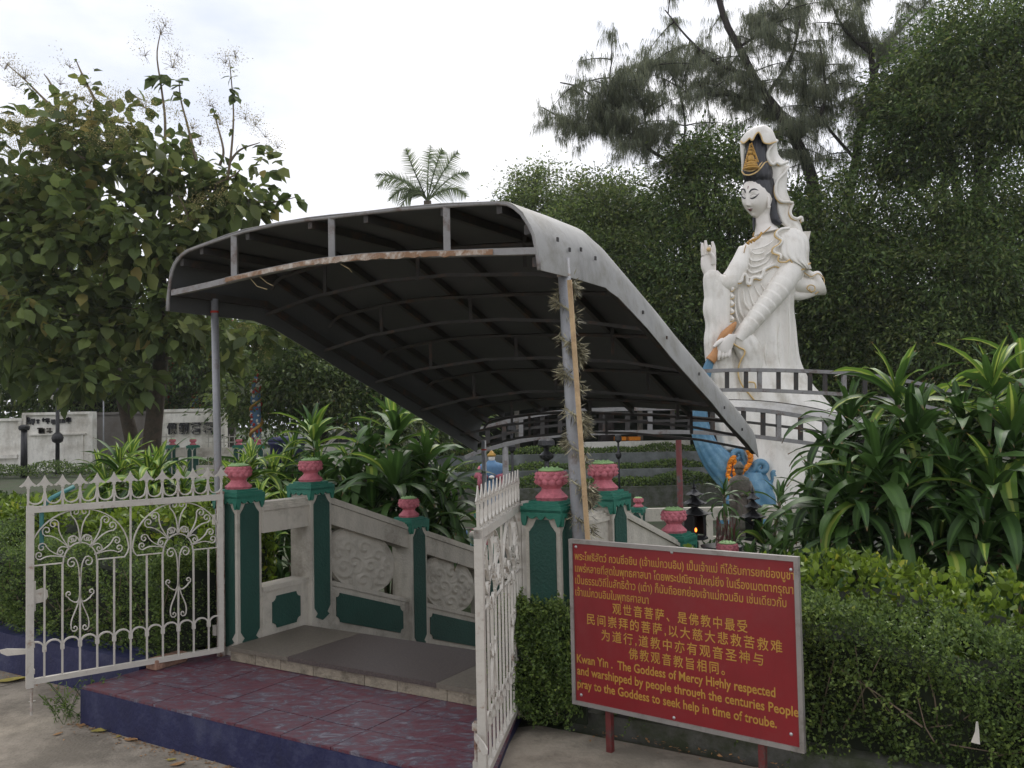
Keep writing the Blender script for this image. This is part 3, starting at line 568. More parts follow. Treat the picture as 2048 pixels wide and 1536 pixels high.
# =================================================================== SIGN
def build_sign():
    TL, TR, BR, BL = W(1140, 1080, 3.9), W(1598, 1110, 3.28), None, None
    XL = G(1217, 1505, .1); ax = (Vector((TR.x, TR.y, 0))-Vector((TL.x, TL.y, 0))); Wd = ax.length; ax.normalize(); z1 = (TL.z+TR.z)/2; H = .722
    o = Vector((TL.x, TL.y, z1-H)); nrm = ax.cross(ZZ)         # towards camera
    if nrm.dot(EYE-o) < 0: nrm = -nrm
    t = thing('information_sign', Vector((o.x+ax.x*Wd/2, o.y+ax.y*Wd/2, .1)), 'red information sign board with yellow Thai, Chinese and English writing', 'sign')
    P = lambda s, z, n=0.: o + ax*s + ZZ*z + nrm*n
    MB().frame(P(Wd/2, H/2, 0), ax, nrm, ZZ, Wd/2-.006, .006, H/2-.006).build('board', M['sign_red'], t)
    fm = MB(); fw = .009
    for s, z, hx, hz in ((Wd/2, fw, Wd/2, fw), (Wd/2, H-fw, Wd/2, fw)): fm.frame(P(s, z, .002), ax, nrm, ZZ, hx, .011, hz)
    for s in (fw, Wd-fw): fm.frame(P(s, H/2, .0018), ax, nrm, ZZ, fw, .0105, H/2-2*fw)
    fm.build('frame', M['alu'], t)
    for (s, z) in ((.035, H-.033), (Wd*.5-.01, H-.022), (Wd-.03, H-.05), (.045, .045), (Wd*.48, .03), (Wd-.05, .06)):
        MB().lathe(P(s, z, .0065), [(.007, 0), (.0065, .002), (.004, .0035), (.0005, .004)], 10, ex=ax, ey=ZZ, ez=nrm).build('screw', M['screw'], t, smooth=True)
    for s in (.165, .83):
        MB().frame(Vector((o.x, o.y, 0))+ax*(s*Wd/1.0)-nrm*.022+ZZ*.36, ax, nrm, ZZ, .013, .013, .345 if s < .5 else .36).build('leg', M['red_post'], t)
    # lettering; positions measured on the board as fractions of its width and height
    src = np.array([(62, 60), (1672, 180), (1710, 1505), (88, 1210)], float); dst = np.array([(0, 1), (1, 1), (1, 0), (0, 0)], float)
    A_ = []
    for (x, y), (X, Y) in zip(src, dst):
        A_.append([x, y, 1, 0, 0, 0, -X*x, -X*y]); A_.append([0, 0, 0, x, y, 1, -Y*x, -Y*y])
    hm = np.linalg.solve(np.array(A_), dst.ravel()); Hm = np.append(hm, 1).reshape(3, 3)
    def q(x, y): r = Hm @ np.array([x, y, 1]); return r[0]/r[2]*Wd, r[1]/r[2]*H
    L_ = [("พระโพธิสัตว์ กวนซื่อยิน (เจ้าแม่กวนอิม) เป็นเจ้าแม่ ที่ได้รับการยกย่องบูชา", (103, 205), (1642, 335), .046, .010),
          ("แพร่หลายที่สุดในพุทธศาสนา โดยพระปณิธานใหญ่ยิ่ง ในเรื่องเมตตากรุณา", (106, 288), (1637, 432), .046, .010),
          ("เป็นธรรมวิถีในลัทธิต้าว (เต๋า) ก็นับถือยกย่องเจ้าแม่กวนอิม เช่นเดียวกับ", (106, 372), (1590, 522), .046, .010),
          ("เจ้าแม่กวนอิมในพุทธศาสนา", (108, 455), (632, 510), .046, .010),
          ("观世音菩萨、是佛教中最受", (375, 575), (1322, 692), .046, .009),
          ("民间崇拜的菩萨,以大慈大悲救苦救难", (190, 648), (1560, 826), .046, .009),
          ("为道行,道教中亦有观音圣神与", (295, 760), (1430, 915), .046, .009),
          ("佛教观音教旨相同。", (490, 885), (1165, 985), .046, .009),
          ("Kwan Yin .  The Goddess of Mercy Highly respected", (118, 922), (1512, 1132), .052, .018),
          ("and warshipped by people through the centuries People", (120, 1004), (1670, 1262), .052, .018),
          ("pray to the Goddess to seek help in time of troube.", (122, 1095), (1520, 1340), .052, .018)]
    for k, (s, a, b, em, bold) in enumerate(L_):
        cjk = 4 <= k <= 7
        cu = bpy.data.curves.new('text', 'FONT'); cu.body = s; cu.size = 1; cu.offset = bold; cu.resolution_u = 3
        if cjk: cu.space_character = 1.28
        ob = bpy.data.objects.new('text', cu); COL.objects.link(ob); bpy.context.view_layer.update()
        me = bpy.data.meshes.new_from_object(ob.evaluated_get(bpy.context.evaluated_depsgraph_get())); bpy.data.objects.remove(ob)
        co = np.array([v.co for v in me.vertices]); x0, x1 = co[:, 0].min(), co[:, 0].max()
        (sx, sy), (ex, ey) = q(*a), q(*b); sc = (ex-sx)/(x1-x0); off = _loc(t)
        new = []
        for c in co:
            fr = (c[0]-x0)/(x1-x0); new.append(P(sx+(c[0]-x0)*sc, sy+(ey-sy)*fr+c[1]*em*(1.12 if cjk else 1.), .0072)-off)
        me.vertices.foreach_set('co', np.array(new, np.float32).ravel()); me.materials.clear(); me.update()
        mesh_obj('lettering', me, M['sign_yellow'], t)
build_sign()
# =================================================================== CANOPY
PROF = [(-.304, 2.316), (-.302, 2.38), (-.296, 2.436), (-.285, 2.50), (-.264, 2.559), (-.235, 2.605), (-.197, 2.637), (-.150, 2.662), (-.104, 2.677), (0, 2.692), (.109, 2.703), (.25, 2.718), (.402, 2.730), (.678, 2.736), (.9, 2.728), (1.062, 2.718), (1.3, 2.706), (1.524, 2.693), (1.8, 2.670), (2.03, 2.647), (2.13, 2.635), (2.181, 2.624), (2.219, 2.602), (2.264, 2.561), (2.305, 2.499), (2.328, 2.45), (2.342, 2.379), (2.350, 2.33), (2.353, 2.285)]
KV = .49; CS = .385
def cdz(v): return 0. if v <= KV else -(v-KV)*CS
def canopy():
    t = thing('entrance_canopy', F(1.02, 1.3, 0), 'grey sheet metal canopy over the bridge stairs with shallow arched front', 'canopy')
    vs = [-.27, .1, KV-.06, KV-.012, KV+.012, KV+.09] + [KV+.09+(3.12-KV-.09)*i/7 for i in range(1, 8)]
    nsk = len(PROF); cen = Vector((1.02, 0, 2.3))
    def dent(u, v, i): return .006*math.sin(v*7+u*3)+.004*math.sin(v*17+i) if (i > 23 or i < 4) else .003*math.sin(u*9+v*5)
    mb = MB(); outer = []; inner = []
    pn = []
    for i, (u, z) in enumerate(PROF):
        a = PROF[max(i-1, 0)]; b = PROF[min(i+1, nsk-1)]; dx, dz = b[0]-a[0], b[1]-a[1]; l = math.hypot(dx, dz); pn.append((-dz/l, dx/l))
    for v in vs:
        sm = cdz(v) + (-.012 if abs(v-KV) < .05 else 0)
        outer.append([F(u+n[0]*dent(u, v, i), v, z+sm+dent(u, v, i)*n[1]) for i, ((u, z), n) in enumerate(zip(PROF, pn))])
        inner.append([F(u-n[0]*.005+n[0]*dent(u, v, i), v, z-n[1]*.005+sm+dent(u, v, i)*n[1]) for i, ((u, z), n) in enumerate(zip(PROF, pn))])
    mb.loft(outer, closed=False, cap=False)
    for A_, B_ in ((outer[0], inner[0]), (outer[-1], inner[-1])): mb.loft([A_, B_], closed=False, cap=False)
    for k in (0, -1): mb.loft([[r[k] for r in outer], [r[k] for r in inner]], closed=False, cap=False)
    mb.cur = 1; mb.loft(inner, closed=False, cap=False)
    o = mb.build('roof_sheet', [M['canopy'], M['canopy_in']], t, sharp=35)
    def at(i, v, d): u, z = PROF[i]; n = pn[i]; return F(u-n[0]*d, v, z-n[1]*d+cdz(v))
    # front fascia rim, seen as a thin rolled edge
    rim = MB(); rim.tube([at(i, -.262, .012) for i in range(nsk)], .010, 6); rim.build('front_rim', M['steel'], t, smooth=True)
    # transverse ribs: arch + straight-ish lower chord, a short web at the shoulders
    ribs = [.49, 1.05, 1.62, 2.2, 2.78, 3.08]
    for v in ribs:
        mb = MB(); mb.tube([at(i, v, .075) for i in range(4, nsk-4)], .014, 4)
        pts = [F(u, v, z+cdz(v)) for u, z in ((-.25, 2.36), (.2, 2.44), (.8, 2.485), (1.3, 2.47), (1.9, 2.41), (2.31, 2.33))]; mb.tube(pts, .014, 4)
        for u in (.296, 1.061, 1.82): mb.bar(F(u, v, 2.46+cdz(v)), F(u, v, 2.64+cdz(v)), .022)
        mb.build('rib', M['steel_dark'], t)
    for i in (2, 6, 9, 12, 14, 16, 18, 20, 24, 27):       # purlins
        mb = MB(); vv = [-.25, KV, 3.1]
        for a, b in zip(vv[:-1], vv[1:]): mb.bar(at(i, a, .036), at(i, b, .036), .030, .045)
        mb.build('purlin', M['steel_dark'], t)
    # seams of the sheets above
    mb = MB(); lc = [(-.262, 2.425), (-.1, 2.432), (.1, 2.442), (.296, 2.455)]
    for a, b in zip(lc[:-1], lc[1:]): mb.bar(F(a[0], -.25, a[1]), F(b[0], -.25, b[1]), .03, .034)
    mb.build('lower_chord', M['steel'], t)
    lc = [(.24, 2.452), (.296, 2.455), (.6, 2.470), (.85, 2.478), (1.061, 2.478), (1.3, 2.468), (1.55, 2.448), (1.82, 2.421), (2.05, 2.400), (2.33, 2.373)]
    mb = MB()
    for a, b in zip(lc[:-1], lc[1:]): mb.bar(F(a[0], -.254, a[1]), F(b[0], -.254, b[1]), .034, .032)
    mb.build('lower_chord', M['steel'], t)
    fl = MB()                                              # flaking fascia strip with a ragged lower edge
    top, bot = [], []; k = 60
    for j in range(k+1):
        u = .24+(2.10-.24)*j/k; zc = np.interp(u, [p[0] for p in lc], [p[1] for p in lc]); top.append((u, zc+.012)); bot.append((u, zc-.012-random.uniform(0, .012)*(1.0 if .9 < u < 1.9 else .25)))
    for j in range(k):
        fl.add([F(top[j][0], -.273, top[j][1]), F(top[j+1][0], -.273, top[j+1][1]), F(bot[j+1][0], -.276, bot[j+1][1]), F(bot[j][0], -.276, bot[j][1]), F(bot[j+1][0], -.268, bot[j+1][1]), F(bot[j][0], -.268, bot[j][1])], [(0, 1, 2, 3), (3, 2, 4, 5)])
    fl.build('flaking_fascia', M['flaking'], t)
    for u in (.296, 1.061, 1.82):
        z1 = float(np.interp(u, [p[0] for p in PROF[6:22]], [p[1] for p in PROF[6:22]]))
        MB().bar(F(u, -.252, np.interp(u, [p[0] for p in lc], [p[1] for p in lc])), F(u, -.252, z1-.015), .034, .03).build('upright', M['steel'], t)
    rv = MB()
    for v, z in ((-.10, 2.47), (.02, 2.44), (.14, 2.46), (.30, 2.44), (.9, 2.22), (1.25, 2.10), (1.8, 1.9), (2.3, 1.68), (2.7, 1.52)):
        rv.frame(F(2.353 if z > 1 else 0, v, z-.02), VV, ZZ, UU, .008, .010, .003)
    rv.build('rivet', M['steel_dark'], t)
    # ragged ties
    for u, L_ in ((.42, .11), (.50, .08), (1.12, .05)):
        MB().tube([F(u, -.25, 2.45), F(u+.05, -.24, 2.44-L_*.4), F(u+L_, -.22, 2.43-L_*.5)], .003, 5).build('tie', M['rope'], t)
    return t
canopy()
def pole(b, tp, r, lab):
    t = thing('canopy_pole', b, lab, 'pole', 'poles holding up the entrance canopy')
    MB().tube([b, b.lerp(tp, .33), b.lerp(tp, .66), tp], r, 16).build('pole_shaft', M['pole'], t, smooth=True)
    MB().lathe(tp-ZZ*.09, [(r+.001, 0), (r+.003, .002), (r+.003, .012), (r+.001, .014)], 16).build('red_band' if r < .03 else 'collar', M['red'] if r < .03 else M['rusty'], t)
    MB().frame(b+ZZ*.004, UU, VV, ZZ, .06, .06, .004).build('foot_plate', M['rusty'], t)
    return t
PLb = W(442, 985, 5.60); PLb.z = 0.0; plt = W(429, 600, 5.58); plt.z = 2.42
PRb = W(1157, 1075, 4.19); PRb.z = .1; prt = W(1128, 560, 4.19); prt.z = 2.38
k_ = (1.05-PRb.z)/(2.28-1.05)
PRb = W(1157, 1075, 4.19) + (W(1157, 1075, 4.19)-W(1128, 560, 4.19))*.72; PRb.z = .1
pole(PLb, plt, .0235, 'grey canopy pole rising behind the leftmost lotus pillar'); pole(PRb, prt, .031, 'leaning grey canopy pole wrapped in a dried garland')
pole(F(-.15, 3.0, -.75), F(-.15, 3.0, 1.42), .022, 'grey canopy pole at the lower end of the canopy, beside the big leafy clump')
bs = MB(); q0, q1 = W(1176, 1085, 4.10), W(1139, 560, 4.10); q0 = q0+(q0-q1)*.5
bs.bar(q0, q1, .021, .012, up=VV); setp(bs.build('wooden_batten', M['bamboo']), 'pale wooden batten tied upright to the garlanded pole', 'batten')
def garland():
    pts, nrm = [], []; a0, a1 = prt-ZZ*.12, PRb+ZZ*.88; turns = 7.5; n = 4200
    pos, ax = [], []
    for i in range(n*3):
        t = i/(n*3); dens = .06+.94*max(0, math.sin(t*2*math.pi*turns*.5+1)+.25*math.sin(t*57))**1.6
        if random.random() > dens: continue
        c = a0.lerp(a1, t); a = t*turns*2*math.pi + random.uniform(-.5, .5); c = c + Vector((0, 0, random.gauss(0, .016)))
        d = Vector((math.cos(a), math.sin(a), 0)); r = .036 + (.012 if d.x > 0 else 0)
        pos.append(c+d*r); v = d*random.uniform(.4, 1)+Vector((random.gauss(0, .5), random.gauss(0, .5), random.gauss(0, .6)-.5)); ax.append(v.normalized())
    pos = np.array(pos); ax = np.array(ax); n = len(pos)
    t = thing('dried_garland', PRb+ZZ*.88, 'dried silvery brown tinsel garland spiralling round the right canopy pole', 'garland')
    cards('tinsel', pos, ax, rdir(n), RNG.uniform(.025, .066, n), RNG.uniform(.003, .007, n), M['tinsel'], t, kind='stuff')
    cm = MB(); cm.tube([a0.lerp(a1, i/140) + Vector((math.cos(i/140*turns*2*math.pi), math.sin(i/140*turns*2*math.pi), 0))*.042 for i in range(141)], .005, 5); cm.build('cord', M['tinsel'], t)
garland()
# =================================================================== LARGE STATUE
KS = 20/1740.
def S(x, y, d=0.): return W(x, y, 20+d*KS)
def crv(pts, n=40):                                       # smooth curve through points (Catmull-Rom), any dimension
    P = [np.array(p, float) for p in pts]; P = [2*P[0]-P[1]] + P + [2*P[-1]-P[-2]]; out = []; m_ = len(P)-3
    for k in range(n+1):
        t = k/n*m_; i = min(int(t), m_-1); t -= i; a, b, c, d = P[i:i+4]
        out.append(.5*((2*b)+(-a+c)*t+(2*a-5*b+4*c-d)*t*t+(-a+3*b-3*c+d)*t**3))
    return out
def stube(mb, pts, r, n=8, k=40, squash=1.):
    c = crv(pts, k); rr = [r]*(k+1) if not isinstance(r, (list, tuple)) else list(np.interp(np.linspace(0, 1, k+1), np.linspace(0, 1, len(r)), r))
    mb.tube([S(*p) for p in c], [q*KS for q in rr], n, squash=squash)
def sloft(mb, rows, folds=None, n=120, k=90, front=None):
    """rows: (y, xl, xr, dcentre, dhalf); smooth stack of rings with fold displacement folds(theta, y)->px"""
    R_ = crv(rows, k); rings = []
    for (y, xl, xr, dc, dh) in R_:
        cx, hw = (xl+xr)/2, (xr-xl)/2; ring = []
        for j in range(n):
            th = 2*math.pi*j/n; e = folds(th, y) if folds else 0
            c, s_ = math.cos(th), math.sin(th); c = math.copysign(abs(c)**.9, c); s_ = math.copysign(abs(s_)**.9, s_)
            ring.append(S(cx+(hw+e)*c, y, dc-(dh+e)*s_))
        rings.append(ring)
    mb.loft(rings)
def ridge(t): return abs(math.sin(t))
def build_statue():
    t = thing('goddess_statue', W(1540, 1075, 20), 'towering white robed goddess statue with black hair and gold crown', 'statue')
    sw = M['statue']
    # robe body
    rows = [(462, 1530, 1572, 6, 12), (470, 1513, 1592, 6, 22), (482, 1496, 1606, 5, 27), (500, 1478, 1611, 4, 31), (530, 1461, 1612, 3, 34), (556, 1452, 1606, 3, 35), (580, 1452, 1594, 4, 35),
            (610, 1452, 1588, 5, 36), (650, 1450, 1589, 5, 38), (690, 1448, 1594, 5, 41), (730, 1446, 1601, 5, 44), (765, 1442, 1618, 6, 50), (800, 1440, 1650, 8, 56), (850, 1442, 1688, 10, 62), (910, 1452, 1704, 12, 66), (980, 1458, 1700, 12, 66), (1070, 1462, 1690, 12, 66)]
    def folds(th, y):
        a = np.interp(y, [460, 520, 575, 640, 720, 850, 1050], [0, .0, 1.4, 3.8, 6.0, 8.5, 8.5])
        sway = (y-600)*.0035
        return a*(ridge(6.5*th+.9*math.sin(2*th+1)+sway)*.75 + .4*ridge(10.0*th-sway*1.6+2) - .55) + (1.2*math.sin(y*.06+4*th) if y > 560 else 0)
    mb = MB(); sloft(mb, rows, folds, 190, 110); mb.build('robe', sw, t, smooth=True)
    # hanging sleeve of the raised arm
    rows = [(541, 1411, 1436, -30, 10), (552, 1407, 1446, -30, 14), (566, 1406, 1456, -28, 17), (590, 1408, 1464, -26, 19), (625, 1407, 1463, -26, 20), (655, 1410, 1466, -26, 20), (700, 1409, 1470, -26, 21), (740, 1414, 1476, -26, 22), (790, 1420, 1486, -26, 24), (850, 1428, 1500, -24, 26), (900, 1440, 1510, -20, 26)]
    mb = MB(); sloft(mb, rows, lambda th, y: np.interp(y, [545, 600, 720], [0, 1.6, 2.6])*(ridge(5*th+.3*math.sin(y*.02))-.5) + (2.0*math.sin((y-600)*.10) if 1.9 < th < 4.2 and 590 < y < 690 else 0)*.6, 110, 70)
    mb.build('raised_sleeve', sw, t, smooth=True)
    # upper sleeve joining shoulder to raised forearm
    mb = MB(); stube(mb, [(1492, 500, -12), (1478, 535, -20), (1462, 560, -24), (1446, 566, -28), (1430, 556, -30)], [16, 20, 20, 18, 12], 20, 30); mb.build('upper_sleeve', sw, t, smooth=True)
    # drooping chest folds
    mb = MB()
    for k, (xa, ya, xm, ym, xb, yb) in enumerate(((1497, 506, 1510, 522, 1536, 504), (1490, 512, 1508, 534, 1545, 508), (1484, 516, 1506, 546, 1553, 515), (1480, 524, 1500, 556, 1556, 528), (1500, 494, 1514, 508, 1530, 494))):
        stube(mb, [(xa, ya, -30), ((xa+xm)/2-2, (ya+ym)/2+4, -33), (xm, ym, -34.5), ((xm+xb)/2+4, (ym+yb)/2+4, -33), (xb, yb, -28)], [.6, 1.7, 2.1, 1.7, .6], 8, 26)
    for (xa, ya, xm, ym, xb, yb, r) in ((1556, 470, 1535, 490, 1505, 500, 2.2), (1560, 478, 1545, 500, 1528, 512, 2.4), (1486, 575, 1492, 610, 1520, 640, 3), (1496, 575, 1508, 608, 1532, 622, 3), (1508, 572, 1524, 596, 1542, 604, 2.8), (1476, 580, 1482, 625, 1506, 660, 3), (1520, 566, 1532, 582, 1548, 588, 2.4),
                                         (1470, 590, 1473, 630, 1490, 668, 2.6), (1560, 640, 1556, 690, 1562, 740, 3), (1576, 600, 1580, 660, 1578, 730, 3), (1540, 660, 1530, 700, 1534, 745, 3.4), (1516, 690, 1508, 720, 1510, 750, 3), (1590, 640, 1592, 690, 1594, 730, 2.4), (1500, 600, 1512, 630, 1522, 640, 2.6)):
        stube(mb, [(xa, ya, -31), (xm, ym, -34), (xb, yb, -35)], [.4, r*.95, .5], 8, 22)
    mb.build('draped_fold', sw, t, smooth=True, kind='stuff')
    # ruffled sash at the waist
    base = [(1461, 556, -34), (1467, 551, -37), (1474, 551, -38), (1477, 558, -36), (1475, 566, -37), (1482, 566, -39), (1485, 556, -38), (1490, 552, -38), (1494, 560, -38), (1495, 570, -39), (1500, 571, -39), (1504, 561, -38), (1512, 558, -38), (1520, 560, -38), (1526, 552, -37), (1528, 543, -36), (1538, 537, -35), (1550, 533, -33), (1560, 536, -32)]
    mb = MB(); stube(mb, [(x, y-3.5, d+1) for x, y, d in base], 4.4, 10, 110, .8); mb.build('waist_ruffle', sw, t, smooth=True)
    mb = MB(); stube(mb, base, 1.5, 6, 110); mb.build('gold_ruffle_edge', M['gold'], t, smooth=True)
    mb = MB(); g = MB()                                    # stepped hem at the centre-left
    for k in range(6):
        y = 578+k*15; stube(mb, [(1461-k*.3, y-8, -33), (1465, y, -37), (1463, y+6, -36)], [2, 4.2, 1.5], 8, 12); stube(g, [(1461, y+5, -37), (1466, y+4, -39), (1469, y-1, -38)], 1.1, 5, 8)
    mb.build('stepped_hem', sw, t, smooth=True, kind='stuff'); g.build('gold_hem_edge', M['gold'], t, smooth=True, kind='stuff')
    # lowered arm: ringed sleeve
    path = [(1583, 530, -14), (1572, 556, -28), (1553, 585, -37), (1530, 613, -43), (1508, 640, -47), (1488, 664, -50), (1476, 680, -50)]
    c = crv(path, 120); mb = MB(); rr = []
    for i in range(121):
        tt = i/120; r0 = np.interp(tt, [0, .25, .6, .85, 1], [26, 23, 17.5, 14.5, 14]); rg = 0
        if .2 < tt < .8: rg = (1.7*(1-((tt*13) % 1)) - .8)*min(1, (tt-.2)*8, (.8-tt)*8)
        rr.append((r0+rg)*KS)
    mb.tube([S(*p) for p in c], rr, 36); mb.build('lowered_sleeve', sw, t, smooth=True)
    # cuff falling from the wrist
    rows = [(664, 1470, 1500, -46, 12), (676, 1464, 1512, -45, 16), (692, 1466, 1520, -43, 17), (708, 1474, 1524, -41, 16), (722, 1480, 1526, -39, 15), (742, 1477, 1524, -38, 14), (770, 1480, 1522, -36, 14), (820, 1486, 1520, -34, 14)]
    mb = MB(); sloft(mb, rows, lambda th, y: 1.6*(ridge(4*th+y*.02)-.5), 60, 40); mb.build('falling_cuff', sw, t, smooth=True)
    g = MB(); stube(g, [(1463, 662, -58), (1461, 674, -60), (1467, 687, -62), (1478, 695, -61), (1488, 700, -59), (1489, 708, -58), (1482, 720, -56), (1477, 735, -54), (1477, 752, -53), (1484, 770, -52), (1500, 790, -52), (1508, 800, -50)], 1.7, 7, 60)
    g.build('gold_cuff_edge', M['gold'], t, smooth=True)
    mb = MB(); mb.tube([S(*p) for p in crv([(1497, 764, -60), (1509, 766, -62), (1511, 777, -62), (1503, 782, -61), (1496, 776, -60)], 24)], 1.6*KS, 7); mb.build('gold_hem_curl', M['gold'], t, smooth=True)
    # shoulder cape with wavy edge
    rows = [(456, 1562, 1592, 2, 18), (464, 1550, 1606, 0, 29), (478, 1551, 1616, -3, 33), (495, 1551, 1618, -5, 36), (510, 1554, 1617, -6, 38), (521, 1566, 1617, -6, 39), (530, 1586, 1619, -5, 37), (538, 1598, 1622, -3, 30)]
    mb = MB(); sloft(mb, rows, lambda th, y: np.interp(y, [455, 480, 535], [0, 1.6, 3.4])*(ridge(7*th+.3+y*.01)-.5), 120, 46); mb.build('shoulder_cape', sw, t, smooth=True)
    g = MB(); stube(g, [(1575, 456, -30), (1560, 458, -32), (1551, 464, -33), (1549, 472, -34), (1556, 478, -35), (1562, 481, -37), (1557, 489, -38), (1546, 496, -38), (1544, 505, -38), (1551, 509, -39), (1558, 511, -41), (1556, 519, -41), (1560, 524, -42), (1572, 524, -42), (1580, 520, -42), (1587, 530, -41), (1597, 539, -38), (1608, 538, -34), (1615, 530, -28), (1621, 526, -20)], 1.6, 7, 120)
    g.build('gold_cape_edge', M['gold'], t, smooth=True)
    mb = MB(); stube(mb, [(p[0]+3.2, p[1]-1.5, p[2]+1) for p in [(1575, 458, -30), (1560, 460, -32), (1551, 466, -33), (1550, 472, -34), (1556, 478, -35), (1561, 482, -36), (1556, 490, -37), (1546, 497, -37), (1545, 505, -37), (1552, 509, -38), (1558, 512, -40), (1557, 519, -40)]], 3.4, 8, 70); mb.build('cape_ruffle', sw, t, smooth=True)
    # scroll of cloth standing off the back
    mb = MB(); c = crv([(1570, 562, 6), (1592, 566, 8), (1612, 572, 10), (1628, 573, 10), (1640, 569, 10)], 40)
    mb.tube([S(*p) for p in c], [q*KS for q in np.interp(np.linspace(0, 1, 41), [0, .4, .7, .9, 1], [23, 20, 19, 24, 26])], 30, squash=.8)
    mb.build('cloth_scroll', sw, t, smooth=True)
    mb = MB(); stube(mb, [(1600, 534, 4), (1612, 545, 6), (1624, 551, 8), (1636, 548, 8), (1644, 556, 6)], [8, 9, 8, 6, 3], 14, 30); stube(mb, [(1578, 588, 2), (1598, 592, 4), (1616, 590, 4), (1636, 586, 4)], [10, 9, 7, 3], 14, 20); mb.build('cloth_scroll_fold', sw, t, smooth=True, kind='stuff')
    g = MB(); stube(g, [(1616+8, 586, -12), (1614, 577, -13), (1620, 570, -14), (1629, 573, -14), (1629, 581, -14), (1622, 583, -14), (1619, 578, -14)], 1.2, 6, 50); stube(g, [(1608, 545, -6), (1622, 553, -6), (1636, 547, -4), (1647, 556, -2), (1648, 570, -2), (1642, 580, -4), (1630, 588, -6)], 1.0, 6, 50); g.build('gold_scroll_edge', M['gold'], t, smooth=True, kind='stuff')
    mb = MB(); mb.prism([(0, 0), (20, 1), (17, -12), (12, -30), (6, -34), (2, -14)], S(1601, 464, 8), Vector((KS, 0, 0)), Vector((0, 0, KS)), 5*KS); mb.build('cape_tail', sw, t)
    # neck and head
    mb = MB(); stube(mb, [(1526, 415, 2), (1527, 432, 3), (1529, 450, 4), (1533, 466, 5)], [19, 16, 17.5, 26], 28, 26); mb.build('neck', M['skin'], t, smooth=True)
    YW, PT = math.radians(38), math.radians(15)
    fh = np.array([-math.sin(YW), -math.cos(YW), 0]); fw = fh*math.cos(PT)+np.array([0, 0, -math.sin(PT)]); up = fh*math.sin(PT)+np.array([0, 0, math.cos(PT)]); rt = np.array([math.cos(YW), -math.sin(YW), 0])
    C0 = np.array([1516.0, 4.0, 395.])                      # x, depth, y
    HX, HF, HZ = 33.0, 33.0, 44.5
    g1 = lambda x, s_: math.exp(-(x/s_)**2)
    def hp(az, el, grow=0.):
        x, f, z = math.sin(az)*math.cos(el), math.cos(az)*math.cos(el), math.sin(el); X, Fq, Z = HX*x, HF*f, HZ*z
        if z < 0: tp = 1-.36*abs(z)**2.0; X *= tp; Fq *= 1-.18*abs(z)**2 if f > 0 else 1-.35*abs(z)
        if f > .15:
            zz = Z; b = 0
            b += np.interp(zz, [-12, -8.5, -6, 2, 12, 22], [0, 1.5, 7.4, 5.0, 2.2, 0])*g1(X, 3.4)       # nose
            b += 2.2*g1(zz+7.0, 3)*(g1(X-4.2, 2.4)+g1(X+4.2, 2.4))                                   # nostril wings
            b += -3.0*g1(zz-12, 6)*(g1(X-11, 6)+g1(X+11, 6)) + 2.6*g1(zz-11.5, 3.6)*(g1(X-11.5, 6)+g1(X+11.5, 6))   # sockets and lids
            b += 1.2*g1(zz-19.5, 3)*(g1(X-11, 8)+g1(X+11, 8))
            b += 1.6*g1(zz+5, 9)*(g1(X-13, 7)+g1(X+13, 7))                                            # cheeks
            b += 2.6*g1(zz+15.2, 2.2)*g1(X, 5.5) + 2.4*g1(zz+19.2, 2.2)*g1(X, 4.6) - 1.2*g1(zz+17.3, 1.0)*g1(X, 5.5)  # lips
            b += -1.3*g1(zz+24, 3)*g1(X, 6) + 3.6*g1(zz+31, 6)*g1(X, 8)
            Fq += b
        return np.array([X, Fq, Z])
    def topx(l, g=0.):
        v = C0 + rt*l[0] + fw*(l[1]+g); 
        v = C0 + np.array([rt[0]*l[0]+fw[0]*(l[1]+g)+up[0]*l[2], rt[1]*l[0]+fw[1]*(l[1]+g)+up[1]*l[2], -(fw[2]*(l[1]+g)+up[2]*l[2])]); return v
    def HS(az, el, g=0.): v = topx(hp(az, el), g); return S(v[0], v[2], v[1])
    mb = MB(); rings = []
    els = np.linspace(-math.pi/2+.02, math.pi/2-.02, 90)
    for el in els: rings.append([HS(2*math.pi*j/150-math.pi, el) for j in range(150)])
    mb.loft(rings); mb.build('head', M['skin'], t, smooth=True)
    def surf(x, z, g=.35):
        el = math.asin(max(-1, min(1, z/HZ))); c = math.cos(el); tp = 1-.36*abs(z/HZ)**2.0 if z < 0 else 1
        az = math.asin(max(-1, min(1, x/(HX*c*tp)))); v = topx(hp(az, el), g); return S(v[0], v[2], v[1])
    def feat(name, pts, r, mt, n=24):
        c = crv(pts, n); rr = list(np.interp(np.linspace(0, 1, n+1), np.linspace(0, 1, len(r)), r)); m2 = MB(); m2.tube([surf(p[0], p[1]) for p in c], [q*KS for q in rr], 6); m2.build(name, M[mt], t, smooth=True)
    for s_ in (1, -1):
        feat('eyebrow', [(s_*4.5, 18.5), (s_*9, 23.2), (s_*15, 23.8), (s_*21, 20.5)], [1.2, 1.9, 1.5, .35], 'hair')
        feat('eyelid_line', [(s_*5.5, 8.0), (s_*9, 6.6), (s_*13.5, 7.4), (s_*18, 10.0), (s_*22.5, 14.2)], [.5, 1.4, 1.7, 1.2, .4], 'hair')
        feat('eyelid_crease', [(s_*6, 11.5), (s_*11, 14.4), (s_*16, 14.2), (s_*19.5, 12.8)], [.15, .35, .35, .15], 'stone')
    feat('forehead_mark', [(0, 25), (0, 29), (0, 31)], [.3, .9, .2], 'lip')
    feat('upper_lip', [(-7.2, -15.4), (-3, -15.0), (0, -15.8), (3, -15.0), (7.2, -15.0)], [.2, 1.1, .9, 1.1, .2], 'lip'); feat('lower_lip', [(-5, -17.6), (0, -18.6), (5, -17.6)], [.3, 1.5, .3], 'lip')
